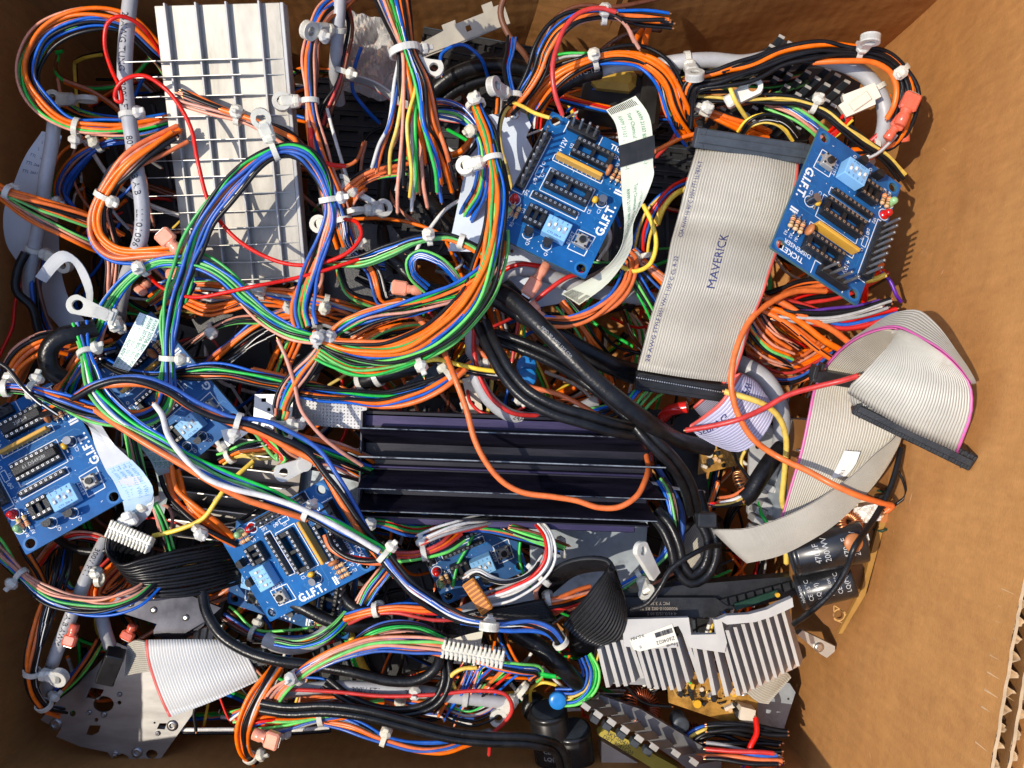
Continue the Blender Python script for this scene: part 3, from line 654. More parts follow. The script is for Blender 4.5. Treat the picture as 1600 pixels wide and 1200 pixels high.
# ---- silver heat sink with thin sheet fins
o, xa, ya = quadframe((292, 446, 2), (474, 441, 2), (263, 9, 34)); W_, L_ = np.linalg.norm(xa), np.linalg.norm(ya)
hs = thingf('heat_sink', 'large shiny silver heat sink with thin cross fins, bright in the sun', 'heat sink', o, xa, ya)
g = G(); g.box((W_/2, L_/2, -2), (W_, L_, 4), .3)
for u in (.1, .345, .585, .845): g.box((u*W_, L_/2, 1.6), (1.0, L_+1.2, 3.6), .2, 1)
g.box((W_+.9, L_/2, -4), (1.8, L_, 9), .3, 1)
g.obj('base_plate', [silver, alu_side], hs)
for y in (92, 116, 146, 177, 212, 243, 269, 298, 325, 352, 380, 408, 437):
    v = (446-y)/437*L_; g = G(); hF = 5.5; t = .18
    pr = [(-.30*W_, hF), (.66*W_, hF), (.985*W_, .2), (0.0, .2), (0.0, 6.5), (-.30*W_, hF-3)]
    n = len(pr); vv = [(a, v-t+.2*math.sin(a*.3+y), b) for a, b in pr]+[(a, v+t+.2*math.sin(a*.3+y), b) for a, b in pr]
    g.add(vv, [tuple(range(n)), tuple(range(2*n-1, n-1, -1))]+[(i, (i+1) % n, n+(i+1) % n, n+i) for i in range(n)]); g.obj('fin', silver_edge, hs)
# ---- black anodised fan-shaped heat sink in the middle
o, xa, ya = quadframe((566, 800, 4), (1010, 816, 4), (573, 640, 4)); W_, L_ = np.linalg.norm(xa), np.linalg.norm(ya)
hb = thingf('heat_sink', 'long black purple-tinted heat sink lying across the middle of the box', 'heat sink', o, xa, ya)
def yv(py): return (800-py)/160*L_
g = G(); g.box((W_/2, L_/2, -3), (W_, L_, 6), .6); g.box((W_/2, yv(645), 0.6), (W_, 3, 1.4), .4); g.obj('base_plate', anod, hb)
fins = [((690, 0), (666, 17), 6), ((716, 0), (709, 17), 6), ((734, 0), (757, 16), 7), ((772, 0), (791, 15), 3)]
for (b, z0), (tp, z1), ext in fins:
    g = G(); a = np.array([yv(b), z0]); e = np.array([yv(tp)*1.0, z1]); d = nrm(e-a); nn = np.array([-d[1], d[0]])*.5
    v = []
    for x, q in ((0, 0), (W_, ext)):
        for p in (a-nn, a+nn, e+nn, e-nn): v.append((x+(q if abs(p[1]-z1) < 3 else 0), p[0], p[1]))
    g.add(v, [(0,1,2,3), (7,6,5,4), (0,4,5,1), (1,5,6,2), (2,6,7,3), (3,7,4,0)]); fo = g.obj('fin', anod, hb)
    g = G(); rs = np.random.RandomState(b); m_ = 150; v = []
    for i in range(m_+1):
        x = i/m_*(W_+ext); wd = .16+.18*rs.rand()+(.9*rs.rand() if math.sin(i*.13+b) > .88 else 0)
        for s_ in (-1, 1): q = e+nn*1.02*s_*.6+d*.05-nn*(0)+np.array([-s_*wd*.5, 0])*0; v.append((x, q[0]+s_*wd*.3, z1+.12+nn[1]*s_*.3))
    g.add(v, [(2*i, 2*i+1, 2*i+3, 2*i+2) for i in range(m_)]); g.obj('worn_edge', scuff, fo)
g = G(); g.tube(np.array([[x, yv(727), 3.2] for x in np.linspace(0, W_, 12)]), .8, 8, 0); g.box((W_/2, yv(727), 1.0), (W_, 1.4, 2.6), .4, 0); g.obj('centre_ridge', anod_purple, hb)
g = G(); g.poly([(0, yv(664)), (W_, yv(664)), (W_, yv(646)), (0, yv(646))], 0.4, 1.3); g.obj('side_step', anod_purple, hb)
g = G(); g.box((W_/2, yv(800), 8), (W_*.99, .8, 11), .2); g.box((W_*.48, yv(809), 3), (W_*.95, 3.5, 5), .4, 1); g.obj('side_rail', [anod, anod_purple], hb)
g = G(); g.box((-.6, L_/2, 3), (1.0, L_*.98, 10), .2); g.obj('end_flange', [mat('worn_black_end', (.05,.05,.06), rough=.4, var=.6, nscale=200)], hb)
# ---- pale comb heat sink at lower right
o, xa, ya = quadframe((966, 1000, 22), (1120, 1012, 22), (975, 960, 22)); W_, L_ = np.linalg.norm(xa), np.linalg.norm(ya)
t = thing('heat_sink', 'pale comb-like aluminium heat sink carrying a cream barcode label', 'heat sink', P(1080, 1020, 10))
def px_plate(g, pts, z, th=1.6, m=0, holes=(), mside=None):
    "outline traced in photo pixels, at height z, given a real thickness"
    q = [P(x, y, z)[:2] for x, y in pts]; g.poly(q, z-th, z, [[P(x, y, z)[:2] for x, y in h] for h in holes], m, mside)
g = G(); px_plate(g, [(972, 968), (1076, 965), (1080, 992), (1119, 991), (1115, 968), (1127, 968), (1136, 1004), (1132, 1020), (1078, 1012), (1060, 978), (1052, 980), (1058, 1012), (1010, 1014), (975, 1010)], 24, 3, 0, (), 1)
g.obj('top_plate', [mat('pale_aluminium', (.56,.54,.49), rough=.5, metal=.3, var=.06), alu_side], t)
pale = MATS['pale_aluminium']
g = G(); px_plate(g, [(938, 1016), (1064, 1002), (1072, 1062), (1046, 1072), (952, 1068)], 14.5, 1.6); g.obj('gap_backing', mat('grey_gap_backing', (.30,.30,.30), rough=.5, metal=.1), t)  # added backing; its grey keeps the gaps between the fins from going dark
fl = [((936,1014),(950,1074)),((948,1008),(966,1073)),((959,1004),(978,1072)),((972,1000),(990,1066)),((985,1004),(1004,1060)),((996,1010),(1015,1075)),((1008,1012),(1027,1077)),((1020,1012),(1038,1078)),
      ((1032,1010),(1050,1078)),((1044,1008),(1062,1080)),((1056,1000),(1075,1066)),((1068,986),(1095,1066)),((1082,998),(1097,1068)),((1098,1002),(1116,1086)),((1115,1004),(1136,1088)),((1130,1000),(1154,1087))]
for (a, b) in fl:
    g = G(); p, q = P(*a, 23), P(*b, 20); d = nrm(q-p); sx_ = np.array([1.0, .15, 0])*.95; dn = np.array([4.0, 1.0, -7.5])
    v = []
    for e in (p, q): v += [e-sx_, e+sx_, e+sx_+dn, e-sx_+dn]
    g.add(v, [(0,1,2,3), (7,6,5,4), (0,4,5,1), (1,5,6,2), (2,6,7,3), (3,7,4,0)], [0,0,0,1,1,1]); g.obj('fin', [pale, alu_side], t)
g = G(); px_plate(g, [(984, 1000), (1050, 975), (1060, 1003), (1000, 1018), (990, 1015)], 24.5, .3)
z = 24.62
def ptxt(g, s, x, y, size, rot, z, m=0, bold=0): q = P(x, y, z); write(g, s, q[0], q[1], size, rot, z, m, bold)
rs = np.random.RandomState(5)
for i in range(26):
    q = P(1024+i*1.05, 993-i*.33, z); g.box((q[0], q[1], z), (.15+.2*rs.rand(), 2.4, .04), 0, 1, rad(17))
ptxt(g, 'Z604022', 1040, 1001, 2.6, 197, z, 1); ptxt(g, 'Part#', 1048, 1008, 2.0, 197, z, 1); ptxt(g, '9-0-MH', 996, 996, 2.2, 197, z, 1); ptxt(g, 'II', 1001, 1011, 2.2, 197, z, 1)
g.obj('barcode_label', [sticker, ink], t)
t = thing('heat_sink', 'slanted aluminium heat sink with long ribs and a bright top flange at lower right', 'heat sink', P(1185, 1000, 6))
g = G(); px_plate(g, [(1122, 968), (1136, 962), (1170, 960), (1200, 952), (1215, 944), (1238, 934), (1240, 948), (1226, 955), (1205, 964), (1180, 972), (1136, 976)], 30, 4, 0, (), 1); g.obj('top_flange', [pale, alu_side], t)
g = G(); px_plate(g, [(1126, 972), (1222, 952), (1246, 1042), (1160, 1086)], 14, 1.5); g.obj('back_plate', mat('reflection_tinted_aluminium', (.55,.42,.33), rough=.4, metal=.5), t)  # brown reflection of the cardboard is put into this plate's colour
for i in range(8):
    f_ = i/7; a = (1136+86*f_, 985-34*f_**1.0); b = (1165+82*f_, 1083-42*f_); g = G()
    p, q = P(*a, 24), P(*b, 21); s2 = np.array([.9, 0, 0]); dn = np.array([4.2, 1.0, -8.])
    v = []
    for e in (p, q): v += [e-s2, e+s2, e+s2+dn, e-s2+dn]
    g.add(v, [(0,1,2,3), (7,6,5,4), (0,4,5,1), (1,5,6,2), (2,6,7,3), (3,7,4,0)], [0,0,0,1,1,1]); g.obj('rib', [pale, alu_side], t)
# ---- pin-fin heat sink at top right
t = thing('pin_heat_sink', 'black pin heat sink with bright pin tips behind the grey cable, upper right', 'heat sink', P(1290, 130, -45))
pins = [(725,70),(780,110),(835,145),(665,130),(715,165),(600,180),(660,190),(775,305),(890,290),(1015,270),(830,345),(950,330),(1075,310),(890,385),(1010,370),(1135,350),(950,430),(1070,410),(1008,468),
        (720,270),(690,330),(760,380),(830,430),(890,470),(960,500),(1050,500),(780,235),(900,215),(1120,440),(650,260),(580,240)]
g = G(); px_plate(g, [(1190, 78), (1225, 62), (1345, 130), (1330, 185), (1262, 180), (1185, 120)], -20, 3); g.obj('base_plate', black_plastic, t)
for x, y in pins:
    q = P(1040+x/4, 40+y/4, 6); g = G(); g.box((q[0], q[1], q[2]-14), (3.4, 1.5, 28), .2, 0, rad(-28)); g.box((q[0], q[1], q[2]+.1), (3.4, 1.5, .5), .1, 1, rad(-28)); g.obj('pin_fin', [slate_plastic, silver_edge], t)
t = thing('pin_heat_sink', 'lower black pin heat sink below the yellow wire, behind the wide grey ribbon', 'heat sink', P(1200, 185, -45))
g = G(); px_plate(g, [(1120, 165), (1200, 150), (1275, 195), (1240, 260), (1130, 250)], -44, 3); g.obj('base_plate', black_plastic, t)
for x, y in [(410,560),(465,600),(560,515),(510,555),(655,515),(610,555),(715,555),(760,545),(775,600),(820,585),(830,640),(875,628),(610,480),(360,520),(310,560),(700,600),(640,600),(560,600)]:
    q = P(1040+x/4, 40+y/4, -6); g = G(); g.box((q[0], q[1], q[2]-13), (3.2, 1.5, 26), .2, 0, rad(-28)); g.box((q[0], q[1], q[2]+.1), (3.2, 1.5, .5), .1, 1, rad(-28)); g.obj('pin_fin', [slate_plastic, silver_edge], t)
# ---- black vented cage at the top, left of centre
def slot_block(label, corners, z, nx, ny, th=25, m=black_plastic, name='vented_case'):
    a, b, c = [P(x, y, z) for x, y in corners]; xa, ya = b-a, c-a; W_, L_ = np.linalg.norm(xa), np.linalg.norm(ya)
    o = thingf(name, label, 'plastic case', a, xa, ya); g = G()
    hs_ = []
    for i in range(nx):
        for j in range(ny):
            cx_, cy_ = (i+.5)*W_/nx, (j+.5)*L_/ny; hw, hh = W_/nx*.38, L_/ny*.16; hs_.append([(cx_-hw, cy_-hh), (cx_+hw, cy_-hh), (cx_+hw, cy_+hh), (cx_-hw, cy_+hh)])
    g.poly([(0, 0), (W_, 0), (W_, L_), (0, L_)], -2, 0, hs_); g.box((W_/2, L_/2, -th/2-2), (W_-1, L_-1, th-1), 1); g.obj('vented_panel', m, o)
    g = G()
    for j in range(ny+1): g.box((W_/2, min(L_-.6, max(.6, j*L_/ny)), .5), (W_, .7, 1), .2)
    g.obj('moulded_rib', slate_plastic, o); return o
slot_block('black slotted plastic case deep behind the fan of cut wires, upper middle', [(475, 385), (705, 400), (480, 120)], -58, 6, 11)
slot_block('black vented case at the top edge under the thick black cable', [(640, 165), (830, 200), (650, 40)], -66, 12, 4)
slot_block('black slotted case in the gap below the flat cable, right of the middle board', [(985, 300), (1090, 310), (985, 170)], -48, 4, 7)
# cream metal bracket at the top
a, b = P(650, 78, -30), P(792, 22, -30); xa = b-a; L_ = np.linalg.norm(xa)
t = thingf('metal_bracket', 'cream metal mounting bracket with notches lying against the top cardboard wall', 'bracket', a, xa, np.array([-xa[1], xa[0], 25.]))
g = G(); g.poly([(0,-4),(L_,-5),(L_,6),(L_-6,6),(L_-6,9),(L_-12,9),(L_-12,5),(26,5),(26,7),(18,7),(18,4),(0,2)], -1, 1, [[(30,-1),(33,-1),(33,2),(30,2)]]); g.box((L_/2, -5, -4), (L_, 1, 8), .2); g.obj('bracket_plate', mat('cream_metal', (.60,.54,.42), rough=.4, metal=.3), t)
# crumpled clear bag
def sheet(g, corners, nu=24, nv=24, amp=4, seed=0, m=0, fr=5.):
    a, b, c, d = [P(*q) for q in corners]; rs = np.random.RandomState(seed); ph = rs.rand(12)*6.28; v = []; f = []
    for i in range(nu+1):
        for j in range(nv+1):
            u, w_ = i/nu, j/nv; p = a*(1-u)*(1-w_)+b*u*(1-w_)+c*u*w_+d*(1-u)*w_; h = 0
            for k in range(4): h += abs(math.sin(u*fr*(k+1)*.8+w_*fr*(.5+k*.6)+ph[k])+.5*math.sin(w_*fr*(k+1)-u*3+ph[k+4]))/(k+1)
            v.append(p+np.array([0, 0, amp*h]))
    for i in range(nu):
        for j in range(nv): p = i*(nv+1)+j; f.append((p, p+1, p+nv+2, p+nv+1))
    g.add(v, f, m, False)
g = G(); sheet(g, [(545,25,-36),(640,45,-44),(612,165,-52),(525,150,-42)], amp=6, seed=2, fr=6); tag(g.obj('plastic_bag', bag, origin=P(580, 90, -50)), 'crumpled clear plastic bag tucked in by the top cardboard wall', 'plastic bag')
# pale painted plates around the middle board
g = G(); px_plate(g, [(700,392),(738,212),(752,182),(770,178),(786,186),(803,170),(822,178),(830,196),(822,214),(833,234),(815,300),(790,395)], 4, 1.4, 0, [hole(752, 205, 4, 12), hole(765, 230, 2.5, 10), hole(738, 330, 3, 10)])
tag(g.obj('painted_plate', pale_plate, origin=P(770, 290, -4)), 'pale blue-white metal plate standing behind the wire loop left of the middle board', 'metal plate')
g = G(); px_plate(g, [(772,372),(792,366),(905,436),(900,470),(840,480),(768,420)], -8, 1.4, 0, [hole(800, 392, 3, 10)])
tag(g.obj('painted_plate', pale_plate, origin=P(830, 420, -8)), 'pale metal plate peeking out under the lower edge of the middle board', 'metal plate')
t = thing('screw', 'shiny cross-head screw above the pale plate, left of the middle board', 'screw', P(803, 179, 2)); g = G(); q = P(803, 179, 2)
g.lathe([(3.6, 0), (3.9, .8), (3.4, 1.9), (2.2, 2.6), (.1, 2.8)], q, 24, 0)
for r_ in (30, 120): g.box((q[0], q[1], q[2]+2.7), (3.6, .8, .5), .1, 1, rad(r_))
g.obj('screw_head', [tin, black_plastic], t)
# steel bracket with dimples left of the black heat sink
t = thing('steel_bracket', 'dimpled grey steel strip ending at the left end of the black heat sink', 'bracket', P(510, 645, 0))
g = G(); px_plate(g, [(456, 617), (574, 628), (571, 671), (452, 662)], 4, 1); 
for i in range(20):
    for j in range(8):
        x = 462+i*5.4; y = 626+j*5+i*.4; q = P(x, y, 4.1); g.lathe([(.42, 0), (.3, .25), (.05, .35)], q, 6, 1)
g.obj('dimpled_strip', [steel, silver_edge], t)
g = G(); px_plate(g, [(452, 612), (574, 621), (574, 629), (452, 619)], 6, 4); g.obj('folded_lip', steel, t)
g = G(); px_plate(g, [(398,616),(430,616),(458,624),(455,660),(440,668),(425,672),(402,664),(396,650)], 12, 1.2, 0, [[(408,622),(416,622),(416,628),(408,628)], hole(420, 640, 3, 10)]); px_plate(g, [(345,672),(372,668),(405,655),(402,666),(356,698),(350,688)], 14, 1.0); g.obj('end_tab', mat('pale_steel', (.62,.63,.62), rough=.42, metal=.3), t)
# dark steel finned sink at left, below the hidden board
o, xa, ya = quadframe((262, 838, -32), (455, 862, -32), (290, 660, -32)); W_, L_ = np.linalg.norm(xa), np.linalg.norm(ya)
t = thingf('heat_sink', 'dull grey finned heat sink deep below the bundles, left of the black heat sink', 'heat sink', o, xa, ya)
g = G(); g.box((W_/2, L_/2, -2), (W_, L_, 3), .3); g.obj('base_plate', mat('dark_aluminium', (.12,.11,.10), rough=.34, metal=.8, var=.3, nscale=18), t)
for i in range(8):
    g = G(); y = 4+i*(L_-8)/7; xo = W_/2+rs.rand()*6-3; g.box((xo, y, 6.2), (W_*.96, .7, 12.4), .1); g.box((xo, y, 12.7), (W_*.96, .75, .6), .1, 1); g.obj('fin', [MATS['dark_aluminium'], silver_edge], t)
g = G(); px_plate(g, [(300, 655), (365, 690), (350, 715), (470, 735), (560, 700), (568, 790), (455, 800), (300, 740)], -40, 1.5); tag(g.obj('steel_plate', grey_plate, origin=P(430, 730, -40)), 'dark grey steel plate in the gap left of the black heat sink', 'metal plate')
g = G(); px_plate(g, [(285, 470), (480, 470), (560, 520), (480, 600), (330, 560)], -48, 1.5); tag(g.obj('black_cover', black_plastic, origin=P(400, 520, -48)), 'black plastic cover deep between the orange bundles, left of centre', 'plastic cover')
g = G(); px_plate(g, [(478,400),(492,348),(505,345),(612,352),(648,402),(640,470),(470,470)], -16, 1.2); tag(g.obj('textured_plate', mat('dark_textured_plastic', (.055,.057,.06), rough=.5, var=.2, bump=.6, bscale=900), origin=P(560, 400, -16)), 'dark textured plastic panel right beside the foot of the silver heat sink', 'plastic cover')
# punched steel plate at lower left
def tp(*q): return [(x/2.857, 780+y/2.857) for x, y in q]
t = thing('punched_plate', 'grey steel plate with punched round and square holes in the lower left corner', 'metal plate', P(160, 1120, -30))
g = G(); px_plate(g, tp((180,985),(230,930),(345,815),(430,745),(520,640),(900,800),(880,930),(690,1195),(660,1215),(570,1205),(575,1150),(545,1135),(500,1155),(480,1130),(360,1105),(250,1060),(275,1020),(215,1005)), -28, 1.2, 0,
    [tp((385,885),(405,840),(465,850),(440,895)), tp(*[(462+46*math.cos(t_), 915+36*math.sin(t_)) for t_ in np.linspace(0, 6.1, 18)]), tp((385,1050),(400,1010),(450,1010),(440,1040),(410,1055)), tp(*hole(325, 957, 14, 12)), tp((700,1025),(712,1000),(745,1000),(735,1028)), tp(*[(677+26*math.cos(t_), 1138+20*math.sin(t_)) for t_ in np.linspace(0, 6.1, 14)]), tp(*hole(533, 908, 9, 10)), tp(*hole(430, 985, 9, 10)), tp(*hole(690, 998, 5, 8))])
g.obj('plate_body', mat('brushed_steel', (.31,.30,.29), rough=.36, metal=.7, var=.15, nscale=30, stretch=(1,4,1)), t)
for x, y, r_ in ((250, 1003, 10), (770, 1010, 9), (612, 1130, 9), (465, 960, 5), (535, 870, 4), (400, 950, 4), (705, 1045, 4), (515, 1135, 5)):
    (x, y), = tp((x, y)); q = P(x, y, -28); g = G(); g.lathe([(r_*.34, 0), (r_*.34, .5), (r_*.2, .9), (r_*.14, .9), (r_*.14, .2)], q, 18, 0); g.obj('pressed_boss', steel, t)
# angled sheet-metal piece above it
t = thing('folded_bracket', 'folded reflective metal piece with three screws under the flat black cable', 'bracket', P(250, 960, -6))
g = G(); px_plate(g, [(172,930),(235,905),(345,950),(325,968),(285,992),(240,985),(245,975),(165,950)], -4, 2.5); px_plate(g, [(240,984),(284,992),(322,968),(318,978),(284,1003),(240,994)], -8, 1.5, 0); g.obj('folded_sheet', mat('dark_mirror_steel', (.055,.055,.065), rough=.25, metal=.9, var=.4, nscale=20), t)
for x, y in ((204, 943), (240, 953), (290, 965)): g = G(); g.lathe([(1.8, 0), (1.8, .5), (.8, .9)], P(x, y, -3.9), 12, 0); g.obj('screw_head', tin, t)
t = thing('slotted_bracket', 'white row of upright metal tabs below the folded reflective metal piece', 'bracket', P(320, 990, -14))
for k in range(4): g = G(); px_plate(g, [(303+k*12, 985-k*2), (311+k*12, 983-k*2), (308+k*12, 1004-k*3), (300+k*12, 1006-k*3)], -12, 4); g.obj('tab', silver_edge, t)
# grey plates right of the white wires
g = G(); px_plate(g, [(826,822),(1012,815),(1006,905),(950,915),(900,935),(800,960),(700,1000),(690,960),(760,930),(830,905)], -34, 1.6, 0, [hole(848, 866, 3, 10), hole(852, 880, 2.5, 10)])
tag(g.obj('grey_plate', grey_plate, origin=P(900, 870, -34)), 'blue-grey steel plate below the black heat sink, behind the looped black ribbon', 'metal plate')
g = G(); px_plate(g, [(700,970),(760,958),(745,1040),(690,1035)], -30, 1); tag(g.obj('cream_card', sticker, origin=P(720, 1000, -30)), 'pale card standing behind the long white connector at bottom middle', 'card')
# perforated grey component: ribbon pieces behind the thick loops
g, sf, a_, b_ = ribbon([(1088,815,-30),(1100,850,-26),(1105,890,-20)], [(1042,868,-34),(1068,895,-30),(1075,925,-26)], 22, edge='R'); tag(g.obj('ribbon_cable', [ribbon_grey, stripe_red], origin=P(1085, 870, -30)), 'short dim grey ribbon seen inside the thick black cable loop', 'ribbon cable')
# ---- power supply frame and boards in the lower right corner
t = thing('power_supply_frame', 'long black plastic frame with faint print above the pale comb heat sink', 'plastic frame', P(1100, 940, 0))
g = G(); px_plate(g, [(958,932),(1060,915),(1180,905),(1250,900),(1262,925),(1190,945),(1130,955),(1124,962),(1118,952),(1100,966),(968,966)], 8, 10); 
px_plate(g, [(960,934),(1118,934),(1138,948),(1118,965),(965,962)], 12, 3); g.obj('frame_bar', black_plastic, t)
g = G(); 
for s_, x, y in (('MC Y 3.30', 1031, 943), ('90000010-002 R5.31', 1030, 951), ('4.41/3.15/3.10 S', 1034, 959)): ptxt(g, s_, x, y, 2.3, 180, 12.1)
g.obj('printed_marking', mat('faded_print', (.35,.30,.25), rough=.6), t)
for k in range(9): g = G(); px_plate(g, [(1125+k*14, 938-k*3.6), (1135+k*14, 935-k*3.6), (1138+k*14, 948-k*3.6), (1128+k*14, 951-k*3.6)], 11, 6); g.obj('frame_tooth', black_plastic, t)
g = G(); px_plate(g, [(1148,944),(1215,922),(1218,930),(1150,954)], 14, 2); q = P(1214, 929, 15); g.cyl(q, q+[0,0,1.5], 1.2, n=10, m=1); tag(g.obj('green_board', [pcb_green, yel_c], origin=P(1180, 938, 12)), 'narrow dark green circuit board behind the slanted aluminium heat sink', 'circuit board')
t = thing('power_board', 'brown power supply board standing beside the right cardboard wall', 'circuit board', P(1330, 880, -30))
g = G(); px_plate(g, [(1240,655),(1300,660),(1415,702),(1392,775),(1368,830),(1345,925),(1325,975),(1312,992),(1288,975),(1256,938),(1235,900),(1230,700)], 14, 2, 0, [hole(1311, 961, 5.5, 16)]); g.obj('board_panel', [pcb_tan], t)
g = G(); line2(g, [P(1303, 946, 14.1)[:2], P(1322, 958, 14.1)[:2], P(1318, 974, 14.1)[:2], P(1303, 968, 14.1)[:2]], .4, 14.1, 0, True); q = P(1311, 961, 14.1); ring2(g, q[0], q[1], 2.8, .5, 14.1); g.obj('printed_outline', mat('gold_print', (.62,.36,.12), rough=.5), t)
g = G(); px_plate(g, [(1418,700),(1422,704),(1378,835),(1352,930),(1316,990),(1310,990),(1346,922),(1370,830)], 18, 2.2); g.obj('edge_rail', mat('amber_edge', (.36,.19,.04), rough=.45), t)
for k in range(34):                                                  # small parts along the board
    x = 1240+rs.rand()*135; y = 690+rs.rand()*150; 
    if x > 1410-(y-700)*.33: continue
    g = G(); q = P(x, y, 14); h = 4+rs.rand()*7; kd = rs.randint(3)
    if kd == 0: g.cyl(q, q+[0, 0, h], 1.5+rs.rand()*1.5, n=12, m=0)
    elif kd == 1: g.box(q+[0, 0, h/2], (2+rs.rand()*4, 1.5+rs.rand()*3, h), .3, 0, rs.rand()*3)
    else: g.tube(np.array([q, q+[1, 0, h*.7], q+[3.5, 1, h*.7], q+[4.5, 1, 0]]), .6, 6, 0)
    g.obj('small_component', [[black_plastic, tan, steel, disc_c, pcb_green, cream_pl][rs.randint(6)]], t)
def bigcap(label, p0, p1, r, lines, rot=None):
    p0, p1 = np.array(p0), np.array(p1); t = thing('capacitor', label, 'capacitor', (p0+p1)/2); g = G(); d = nrm(p1-p0); L_ = np.linalg.norm(p1-p0)
    R = np.stack([nrm(np.cross(d, (0,0,1))) if abs(d[2]) < .95 else np.array([1.,0,0]), np.zeros(3), d], 1); R[:, 1] = np.cross(d, R[:, 0])
    g.lathe([(r*.86, 0), (r*.97, .4), (r, 1.5), (r, L_-3.2), (r*.95, L_-2.6), (r, L_-2), (r*.97, L_-.4), (r*.86, L_)], p0, 32, 0, R); g.obj('sleeve', cap_black, t)
    g = G(); g.lathe([(r*.84, L_+.05), (r*.4, L_+.3), (.1, L_+.3)], p0, 24, 0, R); g.obj('end_disc', slate_plastic, t)
    g = G()
    for tx, h, a0, sz, along in lines:
        def sf(u, v):
            if along: hh, th = h+u, rad(a0)-v/r
            else: hh, th = h+v, rad(a0)+u/r
            return p0+R@np.array([(r+.1)*math.cos(th), (r+.1)*math.sin(th), hh])
        write_on(g, tx, sf, sz)
    g.obj('printed_marking', cap_ink, t); return t
ang = lambda deg_: deg_
bigcap('upper black capacitor lying on the brown board, marked 470 and 200', P(1350, 844, 34), P(1234, 868, 28), 10.5, [('470µF', 24, -112, 3.9, False), ('200WV', 19.5, -112, 3.9, False), ('470µF', 10.5, -112, 3.9, False), ('200WV', 6, -112, 3.9, False)])
bigcap('lower black capacitor lying on the brown board, marked 85 degrees', P(1333, 904, 28), P(1246, 926, 22), 9, [('nichicon', 26, -108, 2.6, False), ('CE 85°C', 22, -108, 3.0, False), ('LQ(M)', 18, -108, 3.0, False), ('nichicon', 12, -108, 2.6, False), ('CE 85°C', 8, -108, 3.0, False), ('LQ(M)', 4, -108, 3.0, False)])
bigcap('tall black capacitor at the bottom edge with white print on its left flank', P(872, 1240, -30), P(856, 1108, -16), 10.5, [('nichicon', 40, -118, 3.2, False), ('CE 85°C', 35.5, -118, 3.4, False), ('LQ(M)', 31, -118, 3.4, False), ('nichicon', 24, -118, 3.2, False), ('CE 85°C', 15, -118, 4, False), ('LQ(M)', 10, -118, 4, False)])
bigcap('tall black capacitor at the bottom edge marked 70, right of the other one', P(908, 1260, -34), P(893, 1138, -20), 10.5, [('470µF', 30, -105, 4, False), ('200WV', 25, -105, 4, False)])
# silver bracket near the right wall
t = thing('hinge_bracket', 'small silver hinge-like bracket against the right cardboard wall', 'bracket', P(1270, 1008, -30)); g = G(); px_plate(g, [(1246,992),(1254,985),(1305,1010),(1304,1018),(1292,1028),(1282,1022)], -8, 5); g.obj('bracket_body', silver_edge, t)
g = G(); g.lathe([(2.6, 0), (2.6, .8), (1.5, 1.2)], P(1279, 1011, -8), 14, 0); g.obj('rivet', tin, t)
g = G(); px_plate(g, [(1150,1086),(1205,1060),(1234,1068),(1243,1082),(1222,1148),(1160,1150)], -36, 1.5, 0, [hole(1232, 1092, 2, 8)]); tag(g.obj('steel_plate', grey_plate, origin=P(1200, 1105, -36)), 'grey steel side plate right of the bottom gold circuit board', 'metal plate')
g, sf, a_, b_ = ribbon([(1150,1066,-18),(1180,1095,-16),(1200,1100,-16)], [(1200,1055,-18),(1228,1050,-18),(1236,1058,-20)], 16, edge='N'); tag(g.obj('ribbon_cable', [ribbon_grey, stripe_red], origin=P(1195, 1080, -20)), 'grey ribbon end poking out below the slanted aluminium heat sink', 'ribbon cable')
# gold boards
def clutter(t, region, z, n, seed, hmax=8):
    rs = np.random.RandomState(seed); (x0, y0), (x1, y1), sh = region
    for k in range(n):
        u, v = rs.rand(2); x = x0+(x1-x0)*u; y = y0+(y1-y0)*v+sh*u; g = G(); q = P(x, y, z); h = 1.5+rs.rand()*hmax; kd = rs.randint(4)
        if kd == 0: g.cyl(q, q+[0, 0, h], 1+rs.rand()*1.5, n=12)
        elif kd == 1: g.box(q+[0, 0, h/2], (1.5+rs.rand()*5, 1+rs.rand()*2.5, h), .25, 0, rs.rand()*3)
        elif kd == 2: g.lathe([(.4, 0), (1.2, .8), (1.3, 1.6), (.8, 2.4), (.1, 2.8)], q, 10)
        else: g.tube(np.array([q, q+[.5, 0, 1.6], q+[3.5, 1, 1.6], q+[4, 1, 0]]), .5, 6)
        g.obj('small_component', [[black_plastic, tan, tin, yel_c, black_plastic, cream_pl][rs.randint(6)]], t)
def px_tracks(g, pts, z, n, seed, m=1):
    rs = np.random.RandomState(seed); (x0, y0), (x1, y1), sh = pts
    for k in range(n):
        u, v = rs.rand(2); a = P(x0+(x1-x0)*u, y0+(y1-y0)*v+sh*u, z+.06); d = rad(rs.choice([0, 90, 25, 115])); b = a+np.array([math.cos(d), math.sin(d), 0])*(1+4*rs.rand()); line2(g, [a[:2], b[:2]], .5+.6*rs.rand(), z+.06, m)
t = thing('gold_board', 'gold coloured circuit board seen from its solder side below the comb heat sink', 'circuit board', P(1110, 1090, -22))
g = G(); px_plate(g, [(1042,1050),(1120,1050),(1184,1092),(1182,1140),(1160,1138),(1110,1120),(1045,1098)], -20, 1.8); px_tracks(g, ((1055,1062),(1150,1090), 22), -20, 40, 3); g.obj('board_panel', [pcb_gold, mat('solder_track', (.60,.36,.10), rough=.35, metal=.4)], t)
clutter(t, ((1055,1060),(1165,1092), 22), -20, 26, 8, 5); g = G(); px_plate(g, [(1158,1104),(1181,1110),(1178,1132),(1155,1124)], -12, 8); g.obj('white_header', cream_pl, t)
t = thing('gold_board', 'small gold coloured circuit board in the dark gap under the curled lilac ribbon', 'circuit board', P(1120, 720, -45))
